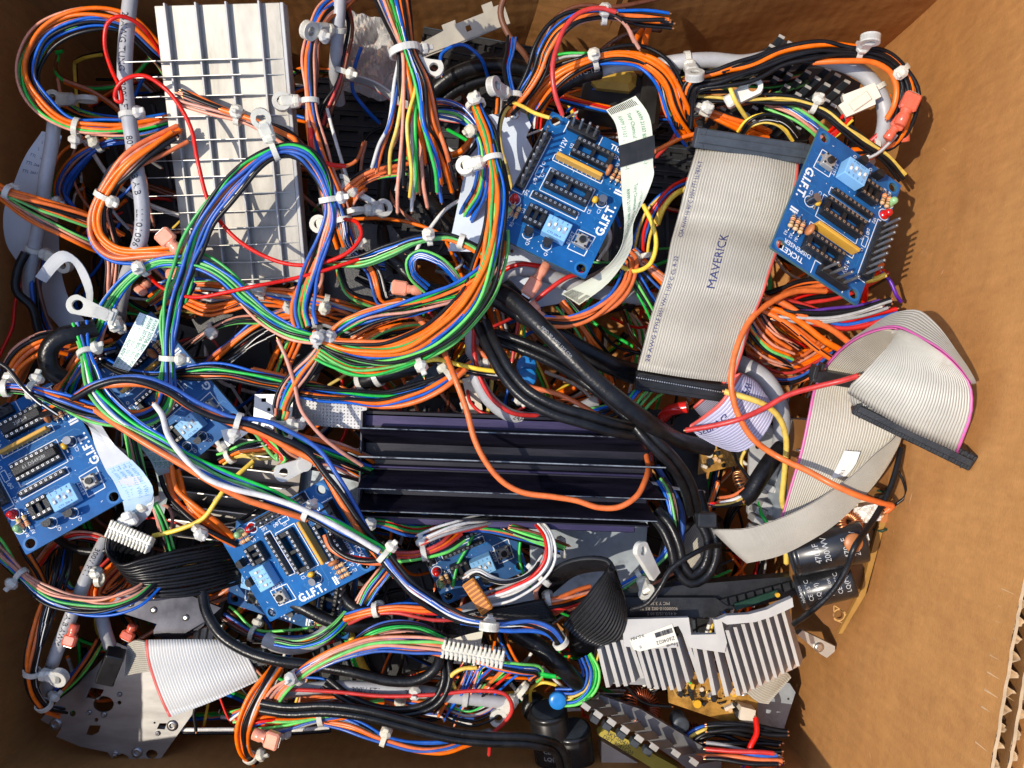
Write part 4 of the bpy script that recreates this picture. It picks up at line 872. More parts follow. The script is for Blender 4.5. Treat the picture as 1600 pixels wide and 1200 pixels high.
g = G(); px_plate(g, [(1094,705),(1155,700),(1160,725),(1090,742)], -42, 1.8); px_tracks(g, ((1096,706),(1152,732), -3), -42, 24, 7); g.obj('board_panel', [pcb_gold, MATS['solder_track']], t); clutter(t, ((1098,708),(1150,730), -3), -42, 12, 12, 4)
# fingered bar heat sink at the bottom
t = thing('heat_sink', 'dull aluminium bar with a row of bright fingers at the bottom edge', 'heat sink', P(1020, 1150, -20))
g = G(); px_plate(g, [(925,1098),(938,1086),(1000,1108),(1128,1184),(1126,1215),(1090,1215),(1060,1190)], -12, 4); g.obj('bar', mat('dull_bar_aluminium', (.26,.26,.26), rough=.4, metal=.7, var=.2), t)
for i, (x, y) in enumerate([(915,1102),(934,1114),(955,1126),(976,1138),(998,1151.6),(1021,1165),(1055,1174.6),(1083,1188)]):
    g = G(); a, b = P(x, y, 4), P(x+26, y-4, -10); 
    d = b-a; s2 = np.array([1.4, -1.9, 0]); u2 = np.array([.6, .4, 1.4]); v = []
    for e in (a, b): v += [e-s2-u2, e+s2-u2, e+s2+u2, e-s2+u2]
    g.add(v, [(0,1,2,3), (7,6,5,4), (0,4,5,1), (1,5,6,2), (2,6,7,3), (3,7,4,0)], [1,0,0,0,0,0]); g.box((a[0], a[1], a[2]+1.9), (4.6, 3.0, .7), .15, 1, rad(-36)); g.obj('finger', [MATS['dull_bar_aluminium'], silver_edge], t)
for x, y in ((929,1122),(948,1133),(970,1146),(991,1159),(1011,1172)):
    g = G(); q = P(x, y, -8); g.box(q, (4.6, 3.6, 6), .4, 0, rad(-32)); g.obj('finger', slate_plastic, t)
t = thing('transformer', 'metal faced transformer with a yellow printed label at the bottom edge', 'transformer', P(980, 1180, -40))
g = G(); px_plate(g, [(940,1158),(1010,1200),(1010,1240),(940,1240)], -22, 20); g.obj('steel_face', mat('scratched_tin', (.58,.53,.46), rough=.42, metal=.4, var=.1, bump=.3), t)
g = G(); px_plate(g, [(934,1148),(948,1138),(1060,1200),(1040,1215),(1012,1196)], -16, 8); ptxt(g, 'SKY-0041C', 968, 1156, 3.2, -30, -15.9, 1); ptxt(g, 'DET 9041C03', 966, 1164, 3.2, -30, -15.9, 1); g.obj('yellow_label', [sticker_y, ink], t)
# coils
def coil(label, c, R0, r0, n, ax, m=enamel):
    t = thing('wound_coil', label, 'coil', c); ax = nrm(ax); a = nrm(np.cross(ax, (0, .3, 1))); b = np.cross(ax, a); g = G(); th = np.linspace(0, 2*math.pi, 40); g.tube(np.array([c+(a*math.cos(x)+b*math.sin(x))*R0 for x in th]), r0*.8, 10); g.obj('core', black_plastic, t)
    g = G(); q = []
    for i in range(n*14+1): x = i/(n*14)*2*math.pi*.93; p = i/14*2*math.pi; rr = R0+r0*math.cos(p); q.append(c+(a*math.cos(x)+b*math.sin(x))*rr+ax*r0*math.sin(p))
    g.tube(np.array(q), .55, 6); g.obj('winding', m, t)
coil('large reddish copper wound coil between the comb heat sink and the fingered bar', P(1002, 1106, -22), 7.5, 4.2, 30, (.5, .6, .7))
coil('small copper coil under the lower right gold board, beside black wires', P(1082, 1150, -36), 4.2, 2.6, 20, (.3, .2, .9))
coil('tiny bright copper coil beside the upper lying capacitor, next to the right wall', P(1327, 817, 34), 4.2, 2.0, 22, (.1, .4, .9), copper)
coil('orange and gold wound coil in the dark gap below the lilac ribbon', P(1160, 755, -22), 5, 2.4, 20, (.7, .4, .4), copper)
for lb, (x, y, z), r_, h, m_ in (('small grey topped round capacitor near the reddish coil', (1058,1120,-28), 4.6, 12, slate_plastic), ('tiny brown round capacitor left of the gold board at the bottom', (1047,1135,-30), 3.2, 10, disc_c), ('round blue capacitor in the gap above the black heat sink', (822,572,-30), 5.5, 14, cap_blue), ('second round blue capacitor, lower one above the black heat sink', (822,590,-24), 5.5, 12, cap_blue), ('bright blue disc capacitor at the bottom beside the green wire end', (871,1092,-4), 4.6, 4, cap_blue)):
    g = G(); q = P(x, y, z); g.lathe([(r_*.9, 0), (r_, .6), (r_, h-.8), (r_*.88, h), (r_*.3, h-.3), (.1, h-.3)], q, 20); tag(g.obj('round_capacitor', m_, origin=q), lb, 'capacitor')
# grey stepped sink and box under the yellow wire, right
t = thing('tabbed_heat_sink', 'grey aluminium heat sink with square tabs under the hanging yellow wire', 'heat sink', P(1190, 720, -20))
g = G(); px_plate(g, [(1172,690),(1196,662),(1222,668),(1226,700),(1222,830),(1190,845),(1168,800),(1170,740)], -22, 3, 0, [hole(1184, 698, 4, 10)]); g.obj('sink_plate', alu_side, t)
for x, y in ((1200,672),(1206,744),(1200,762),(1196,790),(1205,800),(1186,798),(1184,812),(1182,828),(1212,730)):
    g = G(); q = P(x, y, -12); g.box(q+[0, 0, -3], (5.5, 3.6, 13), .5, 0, rad(-22)); g.box(q+[2.6, -1, 1], (3, 3.2, 3.4), .3, 1, rad(-22)); g.obj('tab', [alu_side, silver_edge], t)
t = thing('relay_case', 'upright metal sided case behind the pink edged grey ribbon', 'component case', P(1240, 700, -10)); g = G(); px_plate(g, [(1237,656),(1276,655),(1250,720),(1228,815),(1216,812)], 2, 22, 0, (), 1); g.obj('case_body', [mat('pinkish_metal', (.50,.44,.42), rough=.4, metal=.4), grey_plate], t)
g = G(); px_plate(g, [(1280,800),(1330,770),(1365,785),(1352,812),(1310,812)], 24, 8); tag(g.obj('beige_block', cream_pl, origin=P(1320, 795, -6)), 'beige moulded block on the brown board, under the lower end of the orange wire', 'component')
g = G(); sheet(g, [(1330,792,32),(1372,786,32),(1374,812,30),(1336,818,30)], 14, 14, 1.6, 5); sheet(g, [(1340,838,40),(1354,832,40),(1356,856,37),(1346,856,37)], 10, 10, 1.4, 6); tag(g.obj('glue_blob', white_pl, origin=P(1350, 800, 0)), 'white hardened glue blobs on parts beside the right wall', 'glue')
g = G(); q = P(1334, 848, 46); g.lathe([(.5, -1), (4, -.8), (4.6, 0), (4, .8), (.5, 1)], q, 20); tag(g.obj('disc_capacitor', disc_c, origin=q), 'orange-brown disc capacitor at the end of the upper lying capacitor', 'capacitor')
# transformer with yellow tape behind the greenish flat cable
t = thing('transformer', 'transformer wrapped in yellow and black tape above the middle board', 'transformer', P(950, 150, -30))
g = G(); q = P(955, 155, -34); g.box(q, (34, 24, 30), 3, 0, rad(-10)); g.obj('core', black_plastic, t)
g = G(); q = P(958, 128, -20); g.box(q, (24, 12, 16), 3, 0, rad(-6)); g.obj('yellow_tape', gold_tape, t); g = G(); q = P(1012, 165, -24); g.box(q, (11, 34, 26), 2.5, 0, rad(-6)); g.obj('black_tape', tape, t)
# small tan board at the bottom edge and round black disc parts
t = thing('tan_board', 'corner of a tan board with a mounting hole at the bottom edge', 'circuit board', P(830, 1170, -50)); g = G(); px_plate(g, [(800,1172),(822,1150),(862,1160),(862,1215),(812,1215)], -48, 2, 0, [hole(819, 1182, 5, 14)]); g.obj('board_panel', pcb_tan, t)
q = P(819, 1182, -47.9); g = G(); ring2(g, q[0], q[1], 3.1, .7, -47.9); g.obj('printed_ring', mat('gold_print', (.62,.36,.12)), t)
g = G(); q = P(835, 1100, -36); g.lathe([(7, 0), (7.4, 2), (7, 9), (5, 10), (.1, 10)], q, 24); tag(g.obj('round_part', black_rubber, origin=q), 'dark round rubber part left of the tall capacitors at the bottom', 'component')
g = G(); px_plate(g, [(700,1160),(765,1140),(800,1160),(790,1215),(700,1215)], -52, 3); tag(g.obj('dark_plate', grey_plate, origin=P(750, 1180, -52)), 'dark plate leaning on the bottom cardboard wall', 'metal plate')
# steel bracket with hole above the black heat sink
g = G(); px_plate(g, [(722,592),(738,588),(748,610),(756,650),(724,648),(718,630),(728,618)], -12, 1.2, 0, [hole(738, 630, 4, 12)]); tag(g.obj('small_bracket', cream_pl, origin=P(738, 625, -12)), 'small cream metal bracket with a hole above the black heat sink', 'bracket')
g = G(); px_plate(g, [(600,622),(690,562),(706,566),(668,606),(608,628)], -14, 1.2); tag(g.obj('curved_plastic_piece', slate_plastic, origin=P(650, 600, -14)), 'dark curved plastic piece above the left end of the black heat sink', 'plastic part')
g = G(); px_plate(g, [(1012,560),(1060,520),(1090,560),(1070,610),(1010,600)], -40, 3); px_plate(g, [(960,640),(1090,640),(1110,790),(1040,830),(1020,700)], -58, 3); tag(g.obj('black_cover', black_plastic, origin=P(1050, 640, -50)), 'black plastic cover in the dark gap right of the black heat sink', 'plastic cover')
# ================================================================== wires, bundles, cables
def p(s):
    out = []; z = 0
    for q in s.split():
        v = [float(x) for x in q.split(',')]
        if len(v) == 3: z = v[2]
        out.append((v[0], v[1], z))
    return out
def H(label, cols, r, path, ties=(), **k): return harness(label, cols, r, p(path), ties, **k)
def Wr(label, ch, r, path, **k): return wire(label, ch, r, p(path), **k)
def Ca(label, m, r, path, **k): return cable(label, m, r, p(path), **k)
# ---- upper left
H('wide loop of orange, blue, green and black wires in the upper left corner', 'OKBGbOPk', 1.15, '273,188,8 210,201,12 158,203,14 105,194,16 70,170,18 46,133,20 44,98,20 70,54,20 138,30,20 196,42,16 245,86,6 268,112,-6', [(.27,200)], spread=1.25, endj=0, tip=False)
H('lower bundle of blue, green and orange wires arching left behind the grey cable', 'OPBGBK', 1.0, '290,205,-4 225,215,-6 160,225,-8 110,262,-10 92,300,-14 110,335,-20', spread=1.1, tip=False)
H('blue and green wires crossing behind the upper grey cable to the silver heat sink', 'BGKOpB', 1.0, '300,178,-12 240,192,-10 180,190,-12 130,182,-16 95,165,-24', spread=1.0, tip=False)
Ca('long light grey printed cable hanging down beside the silver heat sink', grey_jacket, 3.55, '205,-15,30 200,30 196,75 195,115 199,165 207,220 215,275 222,320 221,365 211,400,26 198,432,18 190,465,8 185,500,-6', ties=[(.34,160)],
   text=[(12,'24AWG TUNG',0),(46,'300V FT1',0),(72,'80°C',0),(88,'1/B A/B',0),(108,'LL101096 CSA',0),(146,'AWG 300V',0)], tsize=4.4)
Wr('thin red wire looping over the grey cable then down across the silver heat sink', 'R', 1.0, '262,108,14 240,66,24 217,39,34 189,27,40 170,37,40 165,70,38 175,108,38 188,138,40 190,160,41 181,156,42 182,140,42 195,125,43 224,119,42 256,138,40 280,167,40 298,203,40 308,252,40 329,322,36 368,371,34 420,402,32 462,413,32 505,410,32 547,392,32 565,367,30 558,347,28 540,342,24')
Wr('thin red wire rising rightwards across the foot of the silver heat sink', 'R', .95, '218,405,18 232,428,22 250,447,26 275,459,28 308,465,32 352,458,36 395,449,40 452,438,36 505,424,34 575,400,30')
H('cut orange and black wires curling left of the silver heat sink', 'OOKPpO', 1.35, '283,205,30 240,228,34 205,252,36 175,282,34 158,312,32 150,345,30 156,372,28 180,392,28 235,398,30 290,396,30', [(.42,170)], spread=.95)
H('black, pink and orange wires dropping from the left tie towards the hidden board', 'KPOpO', 1.2, '196,262,26 172,295,24 163,330,22 168,370,18 176,410,16 172,455,12 176,490,4', spread=1.1, tip=False)
H('upper bundle of black and orange wires entering from the left edge', 'KOPKO', 1.1, '-20,282,26 12,300,26 50,312,22 100,328,16 150,348,8 185,372,-4', [(.16,250)], spread=1.0, tip=False)
H('black and pink wires entering from the left edge, lower bundle', 'KOPpO', 1.0, '-10,290,20 30,318,16 80,348,12 130,375,8 160,390,0 200,410,-10', spread=1.0, tip=False)
Ca('short thick grey cable along the left edge under a white tie', grey_jacket, 3.4, '86,182,10 80,230,10 72,275,8 66,318,4 58,365,0 50,405,-6 46,450,-14 60,500,-24', ties=[(.38,200),(.62,180,12)])
g, sf, a_, b_ = ribbon(p('66,205,8 42,240,6 20,290,2 6,335,-4 10,380,-12 40,425,-20'), p('96,212,10 85,255,6 66,290,4 50,330,0 52,380,-8 80,430,-16'), 4, th=.3, ridge=0, edge='N')
t = g.obj('flat_cable', [ffc_white, ffc_white], origin=P(50, 300, 0)); tag(t, 'white flat cable with small print standing behind the thick grey cable at far left', 'flat cable')
g = G()
for i in range(6): rib_text(g, sf, a_, b_, 'TTL 2661 VW-1', .03+.055*i, .12, 2.2, False)
g.obj('printed_marking', blue_ink, t)
g, sf, a_, b_ = ribbon(p('55,432,16 80,400,24 103,392,28 130,415,24 145,450,18 142,490,6'), p('72,442,14 92,418,20 108,408,24 122,425,20 134,460,14 132,492,2'), 4, th=.35, ridge=0, edge='N'); tag(g.obj('flat_cable', [ffc_white, ffc_white], origin=P(100, 430, 10)), 'milky white flat strip curling round a black gap at the left', 'flat cable')
g, sf, a_, b_ = ribbon(p('38,330,-26 30,400,-26 60,470,-28 110,530,-30'), p('90,330,-30 95,420,-30 110,470,-30 140,510,-30'), 4, th=.5, ridge=0, edge='N'); tag(g.obj('flat_cable', [ffc_white, ffc_white], origin=P(70, 430, -30)), 'wide pale flat cable deep behind the curling white strip at left', 'flat cable')
Ca('black cable curving down the left side behind the white strip', black_rubber, 2.3, '40,395,0 28,420,0 26,455,-2 50,480,-6 62,520,-10 80,548,-14')
H('dark cables running down behind the white strip, left edge', 'KKNK', 1.8, '62,400,-10 55,440,-12 60,490,-14 78,530,-16 110,560,-20', tip=False)
Wr('single red wire along the left cardboard wall', 'R', 1.0, '36,440,-18 24,470,-18 20,510,-16 5,545,-14 -12,580,-12')
H('cut black and pink wires lying on the silver heat sink', 'KKPKPoK', 1.25, '276,148,38 315,162,38 366,180,38 415,198,37 448,213,36 470,232,34 490,262,28', [(.42,100)], spread=.7)
Wr('orange wire folded back at the top of the bundle on the silver heat sink', 'O', 1.25, '345,172,42 400,190,42 440,208,42 460,218,43 462,226,44 440,232,42 420,245,42')
# ---- main bundle from the silver heat sink
H('thick bundle bending over the silver heat sink and down the left of it', 'OOPBGgKB', 1.35, '260,628,24 262,600,28 264,560,30 265,520,30 275,470,30 287,425,34 300,385,38 318,345,42 346,308,44 372,278,45 395,256,46 422,239,46 452,232,45 480,242,44 500,270,40 512,305,38 516,340,36 508,375,34 494,412,34 480,450,36 472,485,38 478,512,40', [(.095,15),(.575,150,12),(.735,170)], spread=.85, twist=.5, tip=False)
H('green and blue strands crossing to the foot of the silver heat sink', 'gGBGK', 1.1, '318,352,36 300,390,34 296,430,32 282,470,28 300,440,26', spread=.8, tip=False)
H('blue and green wires arching from the left eyelet to below the silver heat sink', 'bBGgKLP', 1.1, '108,612,8 120,585,12 140,548,18 152,518,22 172,475,26 206,433,30 244,411,32 272,407,33 315,412,33 350,432,34 386,466,36 422,498,38 452,515,40 487,527,41 528,540,40', [(.42,90),(.975,120)], spread=.95, twist=.6, tip=False)
H('great loop of orange, green and blue wires round the left side of the middle board', 'OgBKLOGBOpL', 1.25, '487,524,44 520,538,44 558,547,44 608,550,44 655,536,44 695,512,44 730,478,44 752,440,44 766,400,44 775,350,44 777,300,43 772,255,42 762,215,40 750,182,38 741,158,36', [(.02,90),(.83,190,9),(.985,90)], spread=.95, twist=.4, tip=False)
H('outer bright strands of the great loop, orange and light green', 'LOLGO', 1.2, '498,552,40 522,566,40 556,578,40 610,573,40 660,556,40 705,524,40 738,488,40 762,450,38 776,410,36 783,360,34', spread=1.05, twist=.4, tip=False)
H('upper strands of the great loop running down to the black heat sink', 'OBKPGgKO', 1.2, '775,400,40 758,428,42 722,452,42 680,467,42 640,477,42 600,484,41 560,496,40 530,512,38 508,535,38 492,558,38 470,585,34 450,615,30 440,642,28 446,668,26 470,686,24 505,700,20 545,716,14 580,730,4', [(.5,200),(.765,180)], spread=.95, twist=.6, tip=False)
H('arch of blue, orange and white wires between the great loop and the silver heat sink', 'LBOkK', 1.1, '490,395,22 520,408,26 560,408,30 610,392,34 650,376,36 700,372,36 740,385,36 765,405,34', [(.83,270),(.66,100)], spread=.9, tip=False)
H('small loop of blue, white and black wire inside the great loop', 'BWKb', 1.15, '665,452,16 645,430,22 642,408,26 655,398,28 685,408,28 705,425,24 722,448,18', spread=.8, tip=False)
Ca('black cable passing diagonally under the great loop into the gap', black_rubber, 3.1, '600,395,4 625,415,8 640,432,8 680,452,6 715,462,4 760,470,-4')
H('horizontal orange wires under the foot of the silver heat sink, tied twice', 'OOOpOEOBN', 1.15, '235,470,2 270,448,8 320,447,12 375,452,14 425,457,14 480,466,12 530,478,8 570,490,0', [(.55,90,11),(.82,60)], spread=1.0, tip=False)
H('second row of orange and grey wires below the first under the silver heat sink', 'OEoPK', 1.05, '292,468,4 325,482,6 355,478,6 395,468,6 440,476,4 500,500,0 560,520,-8', spread=1.1, tip=False)
H('fan of black and orange wires spreading down left of the centre', 'KKOKkK', 1.2, '325,575,-6 355,552,-2 400,520,2 440,505,2 490,498,0 540,500,-6 600,505,-14', spread=1.5, tip=False)
H('blue, green and pink wires rising to a tie above the hidden board', 'BGpKP', 1.0, '282,548,0 310,528,4 338,510,6 372,500,6 410,498,4 450,488,0', [(.38,60)], spread=1.0, tip=False)
H('orange and black wires rising diagonally between black covers', 'OKOOK', 1.25, '425,590,-22 440,560,-18 455,530,-14 470,500,-12 490,450,-10 480,410,-8', spread=1.4, tip=False)
H('orange wires fanning down from the small tie to the left of the centre', 'OoKO', 1.1, '528,402,10 534,430,12 545,455,12 575,470,8 610,480,0', spread=1.0, tip=False)
H('orange and black wires looping to the upper right of the red terminal', 'OKOk', 1.2, '560,395,6 585,425,10 592,450,10 600,470,6 640,462,0 690,470,-8', spread=1.0, tip=False)
# ---- ties and bundle right of the silver heat sink
H('tall bundle of orange, red, brown and blue wires right of the silver heat sink', 'ROEKNBPO', 1.2, '560,-20,16 530,4,22 506,22,26 490,55,28 482,100,28 484,158,28 490,210,26 500,255,22 515,300,18 528,345,14 540,385,8', [(.26,160),(.49,10,9)], spread=1.1, tip=False)
H('dark red and brown wires beside the grey cable stub at the top', 'RKN', 1.0, '542,10,16 548,40,14 540,85,12 528,130,10 512,165,8 505,195,2', [(.52,170)], spread=1.2, tip=False)
Ca('grey cable stub coming down from the top edge beside the tall bundle', grey_jacket, 3.3, '532,-15,24 529,30,22 526,75,14 524,120,2 530,160,-14', ties=[(.28,60,13)])
Wr('red wire with a cut end pointing right below the silver heat sink corner', 'R', 1.15, '486,200,30 487,228,30 497,248,28 515,256,26 541,259,24')
Wr('single white wire hanging right of the tall bundle', 'W', .9, '512,170,8 520,200,8 530,235,6 545,283,4')
H('blue and black wires running down past the textured panel to a small tie', 'bBKkK', 1.15, '520,270,16 530,310,16 538,350,16 545,385,14 570,408,10 600,412,4', [(.42,0,9),(.66,170)], spread=1.0, tip=False)
H('orange wires cut short beneath the fan of wires', 'OOKoO', 1.25, '520,345,10 530,318,12 548,292,14 575,275,16 605,266,16 640,262,14', spread=1.0)
H('cut ends of orange wires poking up beside two nylon eyelets', 'OOPO', 1.1, '535,345,6 545,315,10 560,298,14 575,288,18', spread=1.1)
# ---- fan of cut wires at the top
fan = thing('wire_bundle', 'large fan of cut coloured wires spreading down from a white eyelet tie at top centre', 'wire bundle', P(640, 180, 30))
ends = [('B',586,262),('W',581,262),('O',588,268),('Y',609,272),('E',619,298),('O',640,250),('P',621,332),('W',643,330),('G',651,300),('O',664,255),('O',680,262),('O',700,257),('O',708,282),('O',706,300),('O',690,288),('O',686,290),
        ('O',706,270),('B',690,316),('P',668,324),('b',688,278),('P',684,277),('K',714,294),('K',706,258),('K',700,262),('K',695,255),('R',698,262),('E',646,312),('g',683,300),('N',656,302),('Y',640,308),('K',630,290),('k',672,300)]
rs = np.random.RandomState(11)
for i, (ch, x, y) in enumerate(ends):
    th = i*2.4; rr = math.sqrt((i+.5)/len(ends)); ox, oz = rr*math.cos(th), rr*math.sin(th); f_ = (x-581)/133-.5
    ox = .65*ox+.7*f_*1.6; ox = max(-1, min(1, ox))
    path = [(600+ox*36, -30, 34+oz*6), (618+ox*24, 30, 38+oz*7), (633+ox*15, 80, 42+oz*6.5), (640+ox*20+(x-640)*.18, 130, 40+oz*8), (640+(x-640)*(.5+.12*rs.rand())+rs.rand()*8-4, 190+rs.rand()*10, 36+oz*9+rs.rand()*4), (640+(x-640)*.86+rs.rand()*8-4, y-30-rs.rand()*8, 30+oz*9+rs.rand()*4), (x, y, 26+oz*8)]
    g, ms = wire_mesh(spline(PP(path), 2.4), (.85+.12*rs.rand()+(.2 if ch=='O' else 0)), ch, True); g.obj('wire', ms, fan)
c = P(633, 80, 42); g, bs, rd, tg = tie_mesh(c, nrm(P(645,130,42)-P(622,30,42)), np.array([1., .25, 0]), np.array([0, 0, 1.]), 6.6, 5.6, -20, width=3.4); to = g.obj('cable_tie', nylon, fan)
mount_mesh(P(652, 98, 42), nrm(P(676,106,40)-P(650,96,42)), np.array([0,0,1.]), nrm(np.array([.2,1,0])), 8) .obj('mounting_eye', nylon, to) if False else None
q = P(677, 106, 40); g = G(); g.frame(P(655, 99, 40), P(677,106,40)-P(655,99,40), np.array([0, 1., 0])); g.poly([(-3,-3),(4,-3)]+[(7.4+4.6*math.sin(t_), -4.6*math.cos(t_)) for t_ in np.linspace(.5, math.pi-.5, 12)]+[(4,3),(-3,3)], -1.4, 1.4, [hole(7.4, 0, 2.2, 14)]); g.obj('mounting_eye', nylon, to)
Ca('thick black cable arching over the vented case at the top', black_rubber, 4.2, '660,175,-36 680,140,-30 720,112,-26 770,102,-26 830,112,-28 880,140,-34', seam=True)
Ca('second thick black cable beside it over the vented case', black_rubber, 3.4, '665,190,-40 700,150,-36 745,128,-34 800,122,-34 860,140,-38')
Ca('thick black cable dropping behind the wire fan to the textured panel', black_rubber, 3.6, '606,235,-26 600,290,-24 598,340,-20 600,380,-16 606,400,-14 622,420,-10')
Ca('thick black cable passing behind the pale plate towards the lower right', black_rubber, 4.6, '650,280,-30 680,330,-24 715,370,-18 745,410,-10 790,450,-2 850,505,4 900,545,6 960,575,4 1000,590,-2')
g, sf, a_, b_ = ribbon(p('535,120,-14 560,118,-10 590,130,-12 640,160,-16 700,175,-22 770,180,-24 800,165,-22'), p('530,128,-20 556,126,-20 590,142,-22 630,168,-22 700,190,-26 770,192,-28 810,180,-24'), 9, edge='R'); tag(g.obj('ribbon_cable', [ribbon_white, stripe_red], origin=P(650, 150, -20)), 'narrow white ribbon with red edge running behind the wire fan at the top', 'ribbon cable')
H('orange, blue and black wires curving into the top of the great loop', 'OOKBbPG', 1.2, '655,172,10 690,168,16 720,176,20 742,198,22 756,228,22 760,262,20 752,300,14 735,330,6 725,350,-4', spread=1.1, tip=False)
H('orange wires coiled small behind the ends of the wire fan', 'OOK', 1.3, '700,245,8 722,238,12 738,215,14 742,190,12 728,175,6', spread=.9, tip=False)
# ---- top right
H('black, orange and pink wires arching at the top with cut ends pointing right', 'KOKPOK', 1.35, '790,175,14 812,150,20 838,112,26 850,80,30 868,52,32 895,33,34 937,25,34 985,27,34 1052,34,34', [(.68,95)], spread=.95)
Wr('red wire arching over the cut wires at the top, ending on the middle board', 'R', 1.2, '878,180,38 866,145,42 863,105,44 870,75,44 884,42,44 908,20,43 938,14,43 962,20,42')
Wr('pink and black twisted wire hanging at the top right of the arch', 'p', 1.1, '950,18,40 968,27,40 982,42,38 990,60,36 999,76,34')
H('stack of orange wires with a grey cable arching over the transformer', 'OOOOOEKW', 1.3, '830,170,8 848,142,14 878,116,20 915,98,24 960,88,26 1000,92,26 1030,110,26 1048,136,22 1058,165,18 1068,190,12 1080,212,4', [(.35,95)], spread=1.15, twist=.15, tip=False)
Ca('grey cable under the orange wires arching from the black sleeve', grey_jacket, 3.2, '935,112,12 965,103,14 1000,100,14 1030,104,14 1060,112,12')
Ca('printed black sleeve under the orange wires above the middle board', black_rubber, 3.8, '862,148,8 885,130,14 910,118,16 937,112,14', text=[(4,'E62405 AWG-12SF',0)], tmat=cap_ink, tsize=3)
H('thin wires leaving the sleeve: blue, yellow, white and green', 'bYWGR', .95, '832,200,0 838,170,4 850,152,8 868,140,10 885,130,10', spread=1.2, tip=False)
H('blue and grey wires descending beside the black taped transformer', 'BEKRO', 1.15, '1030,112,8 1040,140,8 1048,170,6 1062,198,2 1082,215,-6', spread=1.3, tip=False)
H('dim pink and brown wires running behind the greenish flat cable', 'PNROK', 1.0, '870,150,-12 900,160,-12 950,172,-14 1000,180,-18 1050,185,-22', spread=1.2, tip=False)
Ca('brown cable stub along the top cardboard wall', mat('brown_jacket', (.16,.06,.03), rough=.5), 1.7, '790,-10,-10 782,20,-12 795,55,-14 820,85,-18 832,105,-24')
Wr('brown wire lying along the top cardboard wall', 'N', 1.3, '850,62,-18 870,25,-14 905,8,-12 960,10,-12 1030,-2,-14')
Wr('brown wire with an orange end behind the cut wires at the top', 'N', 1.5, '940,80,0 965,62,6 1000,48,10 1030,46,12 1012,44,14')
H('two short orange cut ends pointing down under the arch at the top', 'OO', 1.5, '1008,40,14 1003,58,18 1000,76,20', spread=2.2)
Wr('yellow and black wire hanging from the screw tie past the pale plate', 'Y', 1.0, '812,160,14 792,172,18 783,195,20 784,230,20 793,262,20 801,298,22')
Wr('black wire beside the yellow one left of the middle board', 'K', 1.0, '806,158,14 787,170,18 779,198,20 780,232,20 788,264,20 796,300,22')
Wr('short yellow wire from the screw tie to the corner of the middle board', 'Y', 1.0, '800,158,18 818,166,24 836,176,30 860,184,34')
H('thin wires in a black sleeve dropping to the screw tie', 'RBWK', .9, '800,60,0 796,85,4 792,105,8 795,130,12 800,150,14', spread=1.0, tip=False)
Ca('light grey cable curving along the top right corner', grey_jacket, 3.9, '1030,102,14 1060,97,18 1110,94,18 1160,98,18 1200,91,18 1240,84,18 1285,91,18 1325,103,18 1352,118,18 1373,145,18 1383,175,18 1380,208,14 1368,232,8', ties=[(.09,50,13),(.79,-40)])
H('black wires and one orange wire sweeping round the upper right corner', 'KKKKOKK', 1.45, '1068,200,10 1070,160,16 1082,132,22 1125,121,26 1178,106,28 1220,88,30 1270,79,32 1320,79,32 1368,85,32 1402,105,30 1418,140,28 1412,175,24 1402,205,18 1385,225,12 1330,228,12', [(.56,90,11),(.69,60),(.93,250,8)], spread=.9, twist=.5, tip=False)
Wr('orange wire at the inside of the upper right sweep', 'O', 1.4, '1270,97,30 1320,95,34 1365,98,34 1392,115,32 1400,140,30 1396,165,28 1385,185,24')
H('yellow and black wires crossing the pin heat sinks to the right', 'YKYK', 1.2, '1076,150,12 1137,154,16 1190,156,18 1250,160,20 1290,175,20 1318,198,20 1350,222,18 1385,245,14 1412,276,8', [(.5,120)], spread=.8, twist=.5, tip=False)
Wr('yellow wire crossing the eyelet at the upper right', 'Y', 1.15, '1137,118,22 1141,135,26 1148,155,26 1158,172,22 1170,190,16')
H('black and yellow wires looping above the connector of the wide grey ribbon', 'KKYk', 1.0, '1158,210,16 1172,192,22 1192,184,24 1215,187,24 1232,198,20 1244,214,14', spread=.9, tip=False)
H('pale blue, green and pink wires running to the corner of the right board', 'bLPBO', 1.1, '1198,158,10 1222,166,12 1245,176,14 1268,194,14 1285,212,10', spread=.9, tip=False)
H('orange wires running behind the eyelet towards the wide grey ribbon', 'OONO', 1.3, '1070,152,2 1098,170,6 1130,185,8 1165,200,6 1200,215,0', spread=1.0, tip=False)
Wr('orange wire entering the connector of the wide grey ribbon from the left', 'O', 1.2, '1010,245,4 1040,228,8 1065,215,10 1090,208,10')
H('green, pink and red wires under the light grey cable near the top wall', 'GPRKG', 1.05, '1045,115,6 1075,108,8 1100,118,6 1140,125,4 1200,130,0 1260,120,-6', spread=1.3, tip=False)
t = thing('eyelet_clip', 'milky nylon eyelet clip crossed by a yellow wire, left of the pin heat sinks', 'cable clip', P(1160, 145, 16)); a = P(1140, 160, 18); b = P(1177, 137, 22); g = G(); g.frame(a, b-a, np.array([0, 1., 0])); L_ = np.linalg.norm(b-a); g.poly([(0,-3),(L_-2,-4.2)]+[(L_+4.8*math.sin(t_), -4.8*math.cos(t_)) for t_ in np.linspace(.3, math.pi-.3, 14)]+[(L_-2,4.2),(0,3)], -1.4, 1.4, [hole(L_, 0, 2.4, 14)]); g.box((1, 0, 1), (6, 6.5, 5), 1); g.obj('clip_body', nylon2, t)
